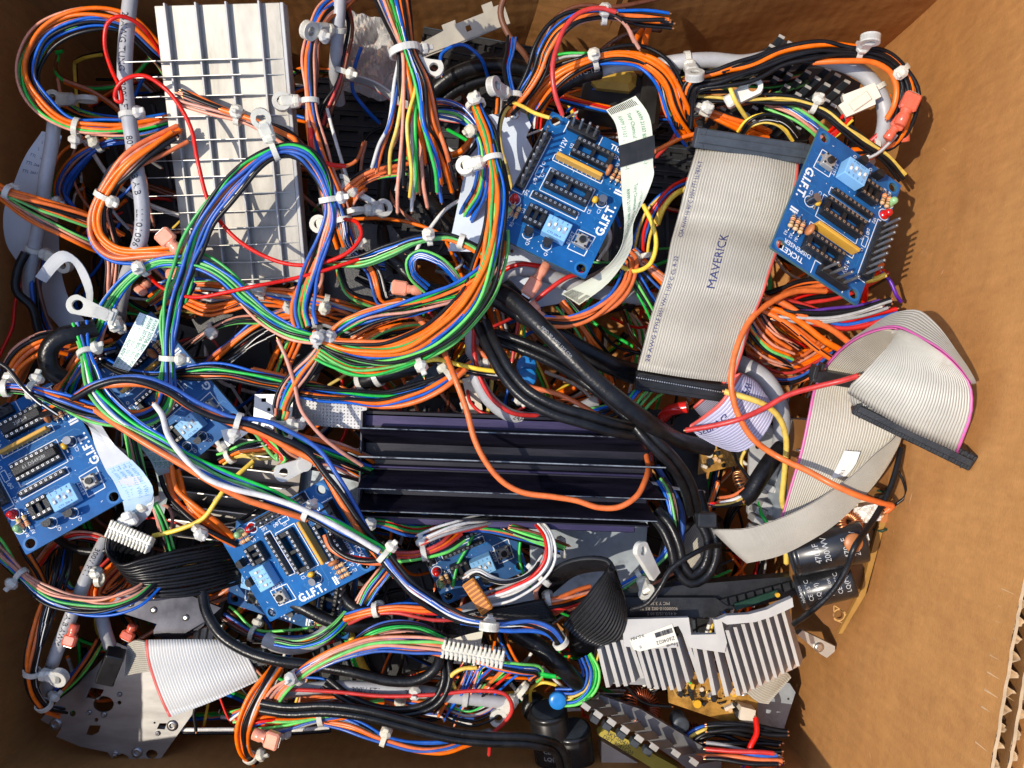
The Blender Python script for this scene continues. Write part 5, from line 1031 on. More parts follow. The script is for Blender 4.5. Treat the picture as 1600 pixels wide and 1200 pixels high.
# white connector and red terminals at upper right
a = P(1322, 180, 22); b = P(1368, 148, 26); t = thingf('white_connector', 'white plastic connector housing beside the curved grey cable, upper right', 'connector', a, b-a, np.array([.3, 1, .2])); g = G(); L_ = 20
g.poly([(-1,-1),(13,-4),(14,-2),(17,-2.5),(18,5),(3,9),(2,6),(-1,6)], -3, 3); g.box((8, 1.5, 3.4), (10, 5, 1.4), .4); g.obj('housing', cream_pl, t)
H('red, orange and yellow wires feeding the white connector at upper right', 'ROYR', 1.15, '1290,215,6 1305,205,12 1318,192,18 1328,182,22', spread=1.0, tip=False)
H('red wires leaving behind the white connector down to the right board', 'RRO', 1.25, '1385,150,16 1388,185,16 1375,210,14 1352,228,10 1320,238,4', spread=1.0, tip=False)
def spade(label, a, b, z, m, k=1.0):
    "insulated crimp terminal: barrel, crimp waist and flag housing"
    a, b = P(*a, z), P(*b, z+2); d = b-a; L_ = np.linalg.norm(d); t = thingf('crimp_terminal', label, 'wire terminal', a, d, np.array([-d[1], d[0], 0])); g = G()
    R = np.array([[0, 0, 1.], [1, 0, 0], [0, 1, 0]])
    g.lathe([(1.7*k, 0), (2.3*k, .3), (2.4*k, L_*.3), (1.9*k, L_*.38), (2.3*k, L_*.46), (2.2*k, L_*.5)], (0, 0, 0), 16, 0, R); g.obj('barrel', m, t)
    g = G(); g.box((L_*.74, 0, 0), (L_*.52, 6.6*k, 3.6*k), .9); g.obj('flag_cover', m, t); g = G(); g.box((L_*.98, 0, 0), (L_*.12, 4.2*k, 1.0), .1); g.obj('tab', tin, t)
spade('large translucent red terminal against the right wall, topmost of the three', (1405,196), (1428,146), 28, red_term, 1.25)
spade('translucent red terminal just below the large one by the right wall', (1385,218), (1412,182), 24, red_term, 1.0)
spade('darker red terminal half hidden under the other two by the right wall', (1414,222), (1411,180), 16, red_term, 1.0)
H('red and grey wires running into the red terminals by the right wall', 'RE', 1.15, '1345,248,12 1368,238,16 1388,220,20 1398,208,22', spread=2, tip=False)
spade('pinkish red terminal pointing down from the middle board to the thick black cable', (855,412), (822,462), 12, peach_term, 1.1)
spade('pinkish terminal lying along the thick black cable below the middle board', (852,500), (826,474), 14, peach_term, .9)
spade('pinkish red terminal inside the great loop of wires', (660,455), (612,448), 14, peach_term, 1.1)
spade('peach terminal standing between the grey cable and the silver heat sink', (282,395), (250,362), 32, peach_term, 1.25)
spade('peach terminal lower one, under the tie left of the silver heat sink foot', (268,405), (272,435), 24, peach_term, 1.1)
spade('orange-pink terminal with an open wire end left of the hidden board', (232,440), (215,458), 10, peach_term, 1.0)
spade('red terminal standing near the lower left cardboard wall', (118,975), (106,1010), 14, red_term, 1.0)
spade('dim red terminal under the folded reflective metal piece', (210,975), (196,1000), -16, red_term, 1.1)
spade('large pinkish red terminal at the lower left of the bottom orange wires', (396,1146), (436,1160), 16, peach_term, 1.3)
spade('red terminal lying beside the looped black ribbon', (864,955), (902,935), 0, red_term, 1.2)
spade('second red terminal tucked behind the looped black ribbon', (888,942), (926,928), -6, red_term, 1.0)
spade('dark red terminal pointing up at the right end of the black heat sink', (1013,745), (1008,700), -4, mat('deep_red', (.30,.01,.02), rough=.2), 1.0)
t = thing('red_cap', 'glossy bright red plastic cap below the connector of the wide grey ribbon', 'wire cap', P(1055, 640, 0)); g = G(); g.tube(spline(PP(p('1036,652,-6 1046,642,0 1060,638,4 1074,636,6')), 1), 3.1, 16, 0); g.obj('cap_body', mat('glossy_red', (.65,.015,.012), rough=.12, coat=.6), t)
# ---- wide grey ribbon
L5 = '1089,230,26 1079,262,30 1068,300,28 1059,340,25 1048,380,31 1040,425,36 1024,470,31 1012,515,23 996,578,16'; R5 = '1248,254,22 1244,290,27 1236,328,25 1224,368,24 1209,410,31 1196,448,34 1179,492,28 1164,540,20 1146,598,14'
t = thing('ribbon_cable', 'wide light grey ribbon cable printed MAVERICK with black connectors at both ends', 'ribbon cable', P(1120, 400, 0))
g, sf, a_, b_ = ribbon(p(L5), p(R5), 40, edge='R', bulge=2.2, crinkle=1.5); g.obj('ribbon', [ribbon_grey, stripe_red], t)
g = G(); rib_text(g, sf, a_, b_, 'MAVERICK', .66, .46, 5.8, True, True, bold=.0)
rib_text(g, sf, a_, b_, 'CSA AWM I/II 90°C 300V FT1 LL7874-T', .47, .07, 2.75, True, True); rib_text(g, sf, a_, b_, '28 AWG STYLE 2651 VW-1 105°C CL R-22', .97, .07, 2.75, True, True)
g.obj('printed_marking', blue_ink, t)
def idc(o_, xa, ya, W_, D_, Hh, parent, m=black_plastic, name='connector', teeth=0):
    "box connector standing in its own frame, baked into the parent thing"
    g = G(); g.frame(o_, xa, ya); g.box((W_/2, D_/2, 0), (W_, D_, Hh), .5); g.box((W_/2, D_/2, Hh/2+.6), (W_*.96, D_*.42, 1.2), .3)
    for e in (.07, .93): g.box((W_*e, D_/2, .2), (.5, D_+.4, Hh+.3), 0)
    g.box((W_/2, -.2, 0), (5, .5, Hh*.6), .1)
    for i in range(teeth): g.box(((i+.5)*W_/teeth, D_/2, Hh/2+.4), (W_/teeth*.42, D_*.9, .9), .15)
    g.obj(name, m, parent)
a, b = P(1085, 230, 26), P(1258, 256, 22); idc(a-np.array([1,0,0]), b-a, P(1090, 200, 29)-a, np.linalg.norm(b-a)+1, 9.5, 7, t, slate_plastic)
a, b = P(988, 605, 12), P(1110, 636, 10); a, b = P(990, 606, 14), P(1146, 628, 12); idc(a, b-a, P(996, 578, 17)-a, np.linalg.norm(b-a), 8.5, 7, t)
g = G()
for i in range(40): q = P(995+i*3.6, 590+i*.62, 20.2); g.cyl(q, q+[0, 0, .7], .38, n=6)
g.obj('pin_row', dull_pin, t)
# ---- folded grey ribbon at the right
t = thing('ribbon_cable', 'folded pale grey ribbon with a pink edge rising against the right cardboard wall', 'ribbon cable', P(1400, 640, 40))
L1 = '1290,576,34 1308,552,44 1332,533,58 1358,518,70 1382,513,78 1408,516,86 1440,532,93 1472,552,98 1500,575,100 1516,600,100'
g, sf, a_, b_ = ribbon(p(L1), p('1296,566,28 1322,543,38 1350,519,52 1378,499,64 1404,490,72 1436,486,80 1460,505,86 1486,537,92 1508,568,95 1523,600,96'), 9, edge='L', sub=5); g.obj('ribbon_outer_fold', [ribbon_grey, stripe_pink], t)
g, sf, a_, b_ = ribbon(p('1290,577,32 1308,554,41 1332,536,54 1358,521,64 1382,516,71 1408,520,77'), p('1352,600,30 1368,585,36 1386,568,44 1400,552,52 1410,540,58 1418,528,66'), 24, edge='N'); g.obj('ribbon_inner_fold', [ribbon_grey, stripe_pink], t)
g, sf, a_, b_ = ribbon(p('1400,514,86 1430,526,92 1462,546,97 1492,569,100 1514,596,101 1520,620,102 1518,650,101 1508,680,98 1498,706,92'), p('1402,518,86 1398,527,88 1390,538,90 1378,552,92 1364,567,93 1350,582,93 1338,594,92 1329,602,89 1325,612,84'), 40, edge='L', bulge=2.0); g.obj('ribbon_face', [ribbon_grey, stripe_pink], t)
a, b = P(1329, 642, 76), P(1497, 724, 84); idc(a, b-a, P(1338, 624, 78)-a, np.linalg.norm(b-a)+4, 7.5, 9, t, teeth=20)
g, sf, a_, b_ = ribbon(p('1498,706,92 1498,713,86 1492,714,80'), p('1325,612,84 1328,624,80 1335,632,75'), 40, edge='L', step=1.5); g.obj('ribbon_turn', [ribbon_grey, stripe_pink], t)
# lower strip with its second layer
t = thing('ribbon_cable', 'pink edged grey ribbon running down beside the brown board then folding left', 'ribbon cable', P(1300, 750, 0))
g, sf, a_, b_ = ribbon(p('1282,584,26 1270,612,26 1262,650,26 1252,700,25 1238,748,24 1226,790,23 1215,822,22'), p('1388,600,28 1398,640,30 1403,672,32 1392,705,31 1368,745,30 1338,785,27 1310,830,24'), 34, edge='L'); g.obj('ribbon', [ribbon_grey, stripe_pink], t)
g, sf, a_, b_ = ribbon(p('1404,668,34 1390,690,38 1360,716,41 1320,752,42 1270,785,42 1220,810,42 1165,826,40 1112,828,38'), p('1403,676,32 1396,712,35 1370,750,38 1334,792,40 1292,828,41 1246,856,40 1205,872,38 1166,879,36'), 34, edge='N', bulge=1.5); g.obj('ribbon_fold', [ribbon_grey, stripe_pink], t)
g = G(); g.frame(P(1270, 592, 36), P(1345, 604, 34)-P(1270, 592, 36), np.array([.1, 1, .3])); g.box((12, 2, 0), (26, 6, 6), .5); g.box((-1, 4, 1), (2, 6, 6), .3); g.box((2, 7, 1), (1.5, 3, 5), .2); g.obj('connector', black_plastic, t)
g, sf2, a2, b2 = ribbon(p('1320,704,31.2 1310,724,31 1298,748,30'), p('1344,706,32 1336,727,31.8 1322,744,31.4'), 4, th=.25, ridge=0, edge='N'); g.obj('paper_label', mat('white_paper', (.72,.71,.68), rough=.6), t); g = G(); rib_text(g, sf2, a2, b2, '0:1', .9, .5, 2.6, True, True); g.obj('printed_marking', ink, t)
g = G(); g.frame(P(1094, 812, 34), P(1120, 812, 34)-P(1094, 812, 34), np.array([0, 1., 0])); g.box((3, 0, 0), (9, 7, 6), .6); g.obj('connector', black_plastic, t)
# ---- lilac curled ribbon
t = thing('ribbon_cable', 'lilac-white curled ribbon with a red edge below the wide grey ribbon', 'ribbon cable', P(1140, 650, 0))
g, sf, a_, b_ = ribbon(p('1078,664,10 1100,648,18 1125,628,24 1142,604,26 1150,590,24 1157,584,20'), p('1120,694,4 1152,706,14 1180,694,20 1200,668,24 1208,640,22 1190,614,16'), 18, edge='L', bulge=2, ridge=.4); g.obj('ribbon_outer', [ribbon_lilac, stripe_red], t)
g2 = G(); rib_text(g2, sf, a_, b_, '2SPWG', .04, .26, 5, True); rib_text(g2, sf, a_, b_, '3PW', .60, .26, 5, True); g2.obj('printed_marking', blue_ink, t)
g, sf, a_, b_ = ribbon(p('1083,636,4 1105,618,8 1125,600,12 1142,590,16 1157,584,20'), p('1096,652,-4 1118,634,-2 1136,614,2 1148,600,8 1160,592,14'), 8, edge='L', ridge=.4); g.obj('ribbon_inner', [ribbon_lilac, stripe_red], t)
# ---- greenish flat cable on the middle board
t = thing('flat_cable', 'greenish white flat cable with a band of black tape over the middle board', 'flat cable', P(990, 280, 20))
LF = '947,172,44 962,195,46 968,230,47 970,270,47 972,310,46 975,350,44 970,390,36 945,420,26 915,440,18 878,458,10'; RF = '993,150,44 1014,180,46 1020,215,47 1020,255,46 1021,275,46 1008,310,45 990,350,42 985,392,32 952,440,20 905,476,8'
g, sf, a_, b_ = ribbon(p(LF), p(RF), 4, th=.3, ridge=0, edge='N'); g.obj('cable_strip', [ffc_green, ffc_green], t)
g = G()
for j, tx in enumerate(('AWM 21107 80C 60V VW-1', 'Tory Chemical Corp.', 'AWM 21107 80C 60V VW-1')): rib_text(g, sf, a_, b_, tx, .07, .2+.28*j, 2.5, True); rib_text(g, sf, a_, b_, tx, .42, .2+.24*j, 2.3, True)
g.obj('printed_marking', green_ink, t)
for s0_, s1_ in ((.005, .045), (.955, .995)):
    g = G()
    for i in range(18): g.add([sf(s_, .04+.92*i/18+e_, .12) for s_, e_ in ((s0_, 0), (s0_, .026), (s1_, .026), (s1_, 0))], [(0,1,2,3)])
    g.obj('contact_fingers', ink, t)
g, sf2, a2, b2 = ribbon(p('966,228,47.6 968,244,47.8 968,262,47.6'), p('1022,211,47.6 1023,228,47.8 1022,246,47.6'), 6, th=.5, ridge=0, edge='N'); g.obj('black_tape', tape, t)
# flat cables at left
t = thing('flat_cable', 'short white flat cable with green print crossing the hidden board at left', 'flat cable', P(215, 530, 24))
g, sf, a_, b_ = ribbon(p('218,488,26 205,515,26 190,545,25 176,572,23'), p('250,500,26 238,528,26 220,555,25 202,580,23'), 4, th=.3, ridge=0, edge='N'); g.obj('cable_strip', [mat('flat_cable_bluish', (.60,.68,.70), rough=.35), ffc_blue], t)
g = G(); [rib_text(g, sf, a_, b_, 'AWM 20706 80C 60V VW-1', .02, .14+.24*j, 2.5, True) for j in range(4)]; g.obj('printed_marking', green_ink, t)
t = thing('flat_cable', 'wide white and blue printed flat cable draped beside the left edge board', 'flat cable', P(190, 740, 10))
g, sf, a_, b_ = ribbon(p('118,650,30 140,668,32 150,700,32 165,735,30 178,752,28 192,785,24 198,815,16'), p('158,664,30 175,690,32 200,715,31 225,742,29 240,772,26 236,800,20 214,822,12'), 4, th=.3, ridge=0, edge='N'); g.obj('cable_strip', [ffc_white, ffc_white], t)
g, sf3, a3, b3 = ribbon(p('166,733,30.6 178,752,28.6 192,785,24.6 197,812,17.2'), p('206,718,31.2 226,742,29.6 240,772,26.6 216,818,13.6'), 4, th=.2, ridge=0, edge='N'); g.obj('blue_stiffener', [ffc_blue, ffc_blue], t)
g = G(); [rib_text(g, sf3, a3, b3, 'TTL AWM 2661 VW-1', .02, .2+.2*j, 2.6, True) for j in range(4)]; g.obj('printed_marking', cyan_ink, t)
t = thing('flat_cable', 'narrow teal printed flat cable hanging between the left bundles below the hidden board', 'flat cable', P(245, 730, 0))
g, sf, a_, b_ = ribbon(p('212,690,14 232,715,12 244,742,8 248,770,2 240,800,-6'), p('248,690,12 268,712,10 270,745,4 262,775,-2 256,805,-8'), 4, th=.3, ridge=0, edge='N'); g.obj('cable_strip', [mat('flat_cable_teal', (.55,.66,.66), rough=.35)]*2, t)
g = G(); [rib_text(g, sf, a_, b_, 'AWM 20706 80C', .05, .2+.22*j, 2.3, True) for j in range(4)]; g.obj('printed_marking', green_ink, t)
# ---- thick black cables in the middle
mat('worn_print', (.30,.30,.31), rough=.6)
Ca('thickest black printed cable running diagonally under the middle board to the lilac ribbon', black_rubber, 4.3, '770,450,26 800,468,30 838,503,36 880,545,40 925,590,42 975,632,42 1025,668,34 1065,690,14 1110,700,4', flat=.8, text=[(34,'NMD-90 AWG 12/2 CSA',0)], tmat=MATS['worn_print'], tsize=1.9)
Ca('black cable just above the thickest one, going under the wide grey ribbon', black_rubber, 3.4, '775,470,10 815,495,14 870,520,16 920,548,14 960,568,10 1000,580,0')
Ca('twin black cord curving from the great loop to the black heat sink end', black_rubber, 2.4, '752,505,22 768,540,28 790,580,34 820,615,38 865,640,40 915,655,40 960,668,36 1010,676,26', twin=1)
Ca('twin black cord running beside the thickest cable and down past the black heat sink', black_rubber, 2.2, '770,525,14 815,540,18 865,562,20 915,592,20 955,622,24 990,655,30 1020,690,32 1050,720,28 1075,760,20 1085,800,10', twin=1)
Ca('twin black cord looping below the right end of the black heat sink', black_rubber, 2.4, '1022,800,4 1042,825,8 1055,855,10 1062,885,10 1080,905,10 1100,895,10 1112,870,10 1112,840,8 1098,810,4 1086,770,-2', twin=1)
Ca('thin dark cord swinging from the black frame up to the folded grey ribbon', black_rubber, 1.3, '985,952,22 1010,944,26 1030,920,28 1048,890,28 1075,870,28 1105,855,26 1125,852,20')
Ca('thin black wire running over the lying capacitors up to the folded ribbon', black_rubber, 1.4, '1240,975,30 1268,955,40 1300,925,46 1322,890,50 1335,855,54 1352,830,48 1372,800,42 1388,770,40 1400,735,38 1408,700,34')
Wr('thin dark wire looping off the brown board against the right wall', 'K', .7, '1400,730,36 1412,755,36 1414,775,34 1398,788,32 1380,800,28')
Ca('black cable bundle stub with printed sleeve above the black heat sink', black_rubber, 4.4, '560,600,10 590,588,14 620,578,16 650,572,16', ties=[(.05,180),(.35,170)])
Wr('yellow and black wire leaving the black sleeve to the right', 'Y', 1.15, '648,570,18 680,562,20 715,570,22 750,578,22 783,582,20')
H('thin white, red and black wires leaving the black sleeve', 'WRKW', .85, '640,568,16 665,562,18 700,572,18 740,582,16 785,588,12', spread=.9)
Wr('yellow wire hanging vertically above the black heat sink', 'Y', 1.1, '764,540,4 768,580,2 766,615,0 762,650,-6')
Ca('grey cable with a red wire bending down above the black heat sink', grey_jacket, 3.6, '737,520,4 738,550,8 745,590,8 765,625,6 795,648,4 830,655,0 880,650,-8 930,628,-16', ties=[(.18,180)], text=[(52,'24AWG',0)], tsize=3.6)
Wr('red wire taped along the bending grey cable', 'R', 1.2, '742,515,10 742,550,14 752,592,14 772,625,12 800,645,10 840,650,4')
H('blue, green and orange wires crossing left to right above the black heat sink', 'bBGBOK', 1.15, '150,556,10 190,580,14 240,590,18 285,584,22 350,582,24 420,594,24 480,606,24 545,617,22 600,622,20 650,612,20 695,592,20 735,565,16', [(.22,30),(.93,200)], spread=1.0, twist=.6, tip=False)
Wr('orange wire under the row of blue wires above the black heat sink', 'O', 1.4, '395,578,16 450,590,16 510,606,16 560,628,16 610,634,18 655,625,20 695,605,22 730,575,20')
Wr('orange wire snaking across the black heat sink and curling up at its right end', 'O', 1.45, '640,488,16 668,513,20 697,556,30 712,592,36 730,640,36 742,685,35 760,722,34 785,752,33 815,769,32 865,777,32 900,783,32 935,794,32 968,793,32 995,776,30 1008,752,24 1013,730,14 1010,712,6')
Wr('orange wire arching right of the yellow one over to the twin cord', 'O', 1.3, '741,538,10 762,560,10 785,585,8 822,602,8 870,615,8 905,632,10 942,655,8')
Wr('orange wire from the middle gap running right behind the cords', 'O', 1.2, '820,545,4 860,565,6 900,580,6 940,600,0')
Wr('red wire crossing the gap above the blue round capacitors', 'R', 1.0, '812,500,2 806,530,2 800,565,0')
H('orange and grey wires looping from the pink terminal under the flat cable', 'OOEO', 1.3, '850,500,18 890,502,18 930,490,18 962,468,18 980,440,16 985,412,12 975,400,4', spread=1.0, tip=False)
H('blue and green wires descending right of the middle board', 'bGBLB', 1.1, '972,398,6 990,430,10 1005,455,10 1018,480,8 1030,510,0', spread=1.0, tip=False)
Wr('yellow wire curving beneath the greenish flat cable', 'Y', 1.2, '1005,320,14 1020,350,16 1026,385,16 1015,415,16 990,425,16 965,415,14')
H('pink and orange wires running right behind the yellow curve', 'POPO', 1.15, '985,395,2 1010,415,4 1040,440,4 1065,465,0', spread=1.3, tip=False)
H('red and black wires sweeping from the flat cable to the wide ribbon', 'RKRBY', 1.25, '1000,400,-6 1008,360,0 1025,325,6 1050,300,8 1075,290,6 1095,285,0', spread=1.2, tip=False)
Wr('yellow wire arching behind the left edge of the wide grey ribbon', 'Y', 1.4, '1028,350,6 1038,325,10 1055,305,12 1080,292,10')
H('orange and green wires dropping from below the cords', 'OGgOK', 1.15, '880,470,2 905,500,4 925,530,2 945,560,-6 950,600,-14', spread=1.4, tip=False)
H('orange, blue and green cut wires pointing down right of the cords', 'WOBLG', 1.2, '1040,590,2 1020,600,6 1000,620,8 985,640,8', spread=1.4)
H('blue and white wires sagging behind the orange arch', 'BWKR', 1.1, '800,625,-8 850,645,-4 900,650,-2 950,640,-4 1000,620,-8', spread=1.0, tip=False)
Ca('grey cable passing behind the flat cable end below the middle board', grey_jacket, 4.0, '770,440,0 800,420,4 840,425,6 880,440,2 930,455,0 980,462,-4 1030,470,-10')
Wr('red wire over the grey cable under the middle board', 'R', 1.2, '770,440,10 790,420,12 815,412,14 845,415,12')
Wr('second red wire crossing below the middle board to the right', 'R', 1.2, '838,470,12 860,452,14 885,435,14 910,428,10')
# ---- right side wires
Wr('orange wire hanging from the wide ribbon and swinging down to the right wall', 'O', 1.5, '1290,455,18 1245,456,22 1210,470,26 1178,495,30 1158,528,34 1146,565,36 1143,605,36 1152,645,34 1175,685,32 1212,713,30 1262,737,40 1300,757,46 1342,775,46 1375,785,42 1394,791,38 1384,800,37')
Wr('yellow wire curving over the lilac ribbon and down behind the folded ribbon', 'Y', 1.5, '1132,612,32 1165,621,34 1195,632,32 1218,652,28 1229,685,22 1228,720,16 1224,760,10 1222,780,8 1226,800,4 1228,880,-4')
Wr('red wire crossing the lilac ribbon up to the folded ribbon', 'R', 1.35, '1072,671,22 1110,665,28 1155,654,34 1195,637,34 1230,618,36 1280,604,40 1315,596,44 1342,588,50')
H('red cut wires running right under the right board', 'RRRRC', 1.55, '1190,478,10 1230,486,12 1275,498,14 1315,506,16 1360,500,18 1402,490,20', spread=.9)
H('black, white and grey cut wires above the red ones, right', 'KWEV', 1.4, '1195,490,14 1235,494,18 1285,496,20 1335,488,22 1392,472,24', spread=.9)
H('orange cut wires fanning down to the right from the wide ribbon', 'OOo', 1.5, '1192,472,16 1225,482,18 1262,505,18 1300,530,18 1330,552,16', spread=2.2)
H('red and orange wires passing under the lower corner of the right board', 'ROORO', 1.4, '1200,470,6 1245,455,8 1290,448,8 1340,440,4 1380,420,-4', spread=1.4, tip=False)
H('pink, orange and black wires hanging below the wide ribbon at right', 'pPOOPK', 1.2, '1170,490,6 1185,515,6 1205,535,6 1230,548,4 1244,556,2', spread=1.8)
H('dim orange and red wire ends crowded in the shade right of the wide ribbon', 'OROOPROO', 1.2, '1165,540,-14 1195,560,-14 1230,570,-14 1265,560,-14 1300,540,-16', spread=2.4)
H('dim brown and orange wires deeper in the shade at right', 'NORNOO', 1.1, '1175,470,-20 1200,510,-20 1240,540,-20 1290,570,-22', spread=2.4)
Wr('teal wire bending behind the right edge of the wide ribbon', 'G', 1.2, '1195,420,0 1204,440,2 1202,458,2 1190,475,-2')
Wr('violet wire dangling below the right board', 'V', 1.0, '1378,425,10 1392,440,12 1402,462,12 1408,470,10')
Wr('short orange and yellow wire end right of the right board', 'Y', 1.4, '1340,440,20 1365,438,24 1385,430,26')
Wr('red wire loop at the lower right corner of the right board', 'R', 1.5, '1350,475,8 1352,455,12 1350,440,14 1356,425,12')
Ca('thick grey cable curving behind the lilac ribbon', grey_jacket, 4.6, '1135,560,-8 1165,572,-2 1195,592,2 1215,625,2 1222,665,0 1218,705,-6 1200,740,-12')
Ca('black sleeved cable over the tabbed heat sink with thin wires at its end', black_rubber, 4.6, '1222,700,2 1205,720,6 1188,745,8 1172,770,8 1160,780,8', ties=())
H('thin cut yellow, red and white wires coming out of the black sleeve', 'YRWKO', .95, '1168,772,8 1150,782,8 1130,786,8 1110,787,8', spread=1.1)
Ca('thin dark wire from the black sleeve up to the gold board', black_rubber, .9, '1180,758,10 1165,740,6 1152,722,0 1148,708,-6')
H('blue and white wires dropping from the right end of the black heat sink', 'bWBN', 1.15, '1030,750,-2 1042,770,2 1050,800,4 1052,830,4 1042,862,4 1020,885,2 990,905,0 965,920,-6', [(.78,120,11)], spread=.8, tip=False)
# ---- left centre bundles
H('bundle from the left edge crossing the printed top of the left edge board', 'OGPLKBpo', 1.2, '-25,612,44 10,606,44 50,610,44 95,625,44 140,641,42 182,650,40 222,652,36 252,638,30 266,610,24', [(.12,220),(.24,200)], spread=1.0, tip=False)
H('green, blue and white bundle from the left eyelet down to the black heat sink', 'GbKBWgB', 1.2, '122,505,30 132,545,32 142,582,38 152,612,44 175,642,48 215,672,48 262,698,48 310,724,46 350,745,44 400,767,42 450,789,40 500,812,40 545,835,40 588,858,40 605,872,40', [(.08,180),(.78,240),(.985,170)], spread=.9, twist=.6, tip=False)
H('orange, blue and white bundle continuing from the tie to the looped black ribbon', 'OBKWb', 1.25, '592,850,40 612,882,40 645,918,40 690,950,38 735,968,38 780,974,38 825,972,36 860,985,34 880,1010,30', [(.62,100,16),(.98,270)], spread=.8, twist=.3, tip=False)
Wr('thick orange wire running diagonally over the left bundles', 'O', 1.5, '150,640,46 190,668,50 240,700,52 290,730,52 340,760,50 385,782,48 425,795,46 480,812,40')
Wr('thick white wire arching down over the blue bundle at left', 'W', 1.4, '240,632,44 252,648,46 262,680,50 285,712,52 320,745,52 362,762,50 420,776,48 480,798,48 540,830,46 592,862,44')
H('orange, blue and black wires swinging from the hidden board to the black heat sink end', 'OKB', 1.45, '70,648,30 115,624,42 155,602,46 215,598,46 262,612,44 300,636,42 345,652,40 400,668,38 445,688,36 490,715,34 520,750,34 545,790,34 580,845,34 620,900,34', [(.69,200)] if False else (), spread=1.3, twist=.5, tip=False)
Wr('thin black and white wire crossing the left edge board corner', 'k', 1.0, '-20,560,50 10,575,50 35,605,50 60,628,50 90,648,46')
Wr('thin pale wire running from the great loop to the black heat sink end', 'P', 1.0, '435,530,36 448,560,36 460,600,34 470,640,32 500,680,30 530,705,26 565,728,18')
H('green, pink and black wires going down beside the wide printed flat cable', 'GPKBpL', 1.1, '200,640,16 205,680,16 215,725,18 232,770,20 250,810,20 262,850,14 270,880,4', [(.56,10)], spread=1.0, tip=False)
H('orange and black wires curving down left of the dull heat sink', 'OKO', 1.35, '260,740,10 272,775,12 300,805,14 335,830,12 370,850,4', spread=1.4, tip=False)
Wr('orange wire curving over the dull grey fins', 'O', 1.4, '268,730,14 275,762,16 305,790,18 340,815,16 365,838,8')
Wr('yellow wire crossing over the dull grey fins', 'Y', 1.2, '240,838,18 280,828,20 318,810,20 340,780,20 358,755,18 395,720,12')
H('orange, black and green wires below the small steel bracket', 'OKGkPY', 1.15, '345,720,8 375,705,12 410,700,14 440,695,14 470,705,12 490,720,6', [(.12,160)], spread=1.2, tip=False)
H('orange, green and black wires curling from the tie on the steel strip', 'OKBGWP', 1.2, '440,640,30 436,665,28 450,695,24 485,712,20 520,720,18 560,738,8 585,755,0', [(.1,180)], spread=1.1, tip=False)
H('cut red and orange wire ends above the bottom middle board', 'ROOR', 1.35, '400,670,14 425,695,18 445,716,20 430,728,18', spread=1.3)
t = thing('eyelet_clip', 'milky nylon eyelet clip near the top of the lower blue board', 'cable clip', P(460, 735, 20)); a = P(478, 724, 26); b = P(443, 738, 30); g = G(); g.frame(a, b-a, np.array([0, 1., 0])); L_ = np.linalg.norm(b-a); g.poly([(0,3),(L_-2,4)]+[(L_+4.6*math.sin(t_), 4.6*math.cos(t_)) for t_ in np.linspace(.3, math.pi-.3, 14)]+[(L_-2,-4),(0,-3)], -1.4, 1.4, [hole(L_, 0, 2.2, 14)]); g.lathe([(3.6, -2), (3.9, 1), (3.9, 4), (2, 4.6), (.1, 4.6)], (1, 0, 0), 18); g.obj('clip_body', nylon2, t)
t = thing('eyelet_clip', 'large nylon eyelet clip at the top of the left bundle', 'cable clip', P(140, 480, 30)); a = P(173, 494, 40); b = P(122, 477, 44); g = G(); g.frame(a, b-a, np.array([0, 1., 0])); L_ = np.linalg.norm(b-a); g.poly([(-1,2),(L_-2,4.2)]+[(L_+4.9*math.sin(t_), 4.9*math.cos(t_)) for t_ in np.linspace(.3, math.pi-.3, 14)]+[(L_-2,-4.2),(-1,-2)], -1.6, 1.6, [hole(L_, 0, 2.5, 14)]); g.box((4, 0, .6), (8, 6, 4.6), 1); g.box((-1, 0, .6), (2.6, 8, 3), .4); g.obj('clip_body', nylon, t)
t = thing('eyelet_clip', 'grey-white nylon eyelet clip in the dark gap right of the looped black ribbon', 'cable clip', P(1010, 875, 10)); a = P(1022, 898, 14); b = P(1002, 860, 20); g = G(); g.frame(a, b-a, np.array([0, 1., 0])); L_ = np.linalg.norm(b-a); g.poly([(-1,3),(L_-2,4)]+[(L_+4.6*math.sin(t_), 4.6*math.cos(t_)) for t_ in np.linspace(.3, math.pi-.3, 14)]+[(L_-2,-4),(-1,-3)], -1.5, 1.5, [hole(L_, 0, 2.3, 14)]); g.box((2, 0, .6), (6, 5.6, 4), .8); g.obj('clip_body', nylon2, t)
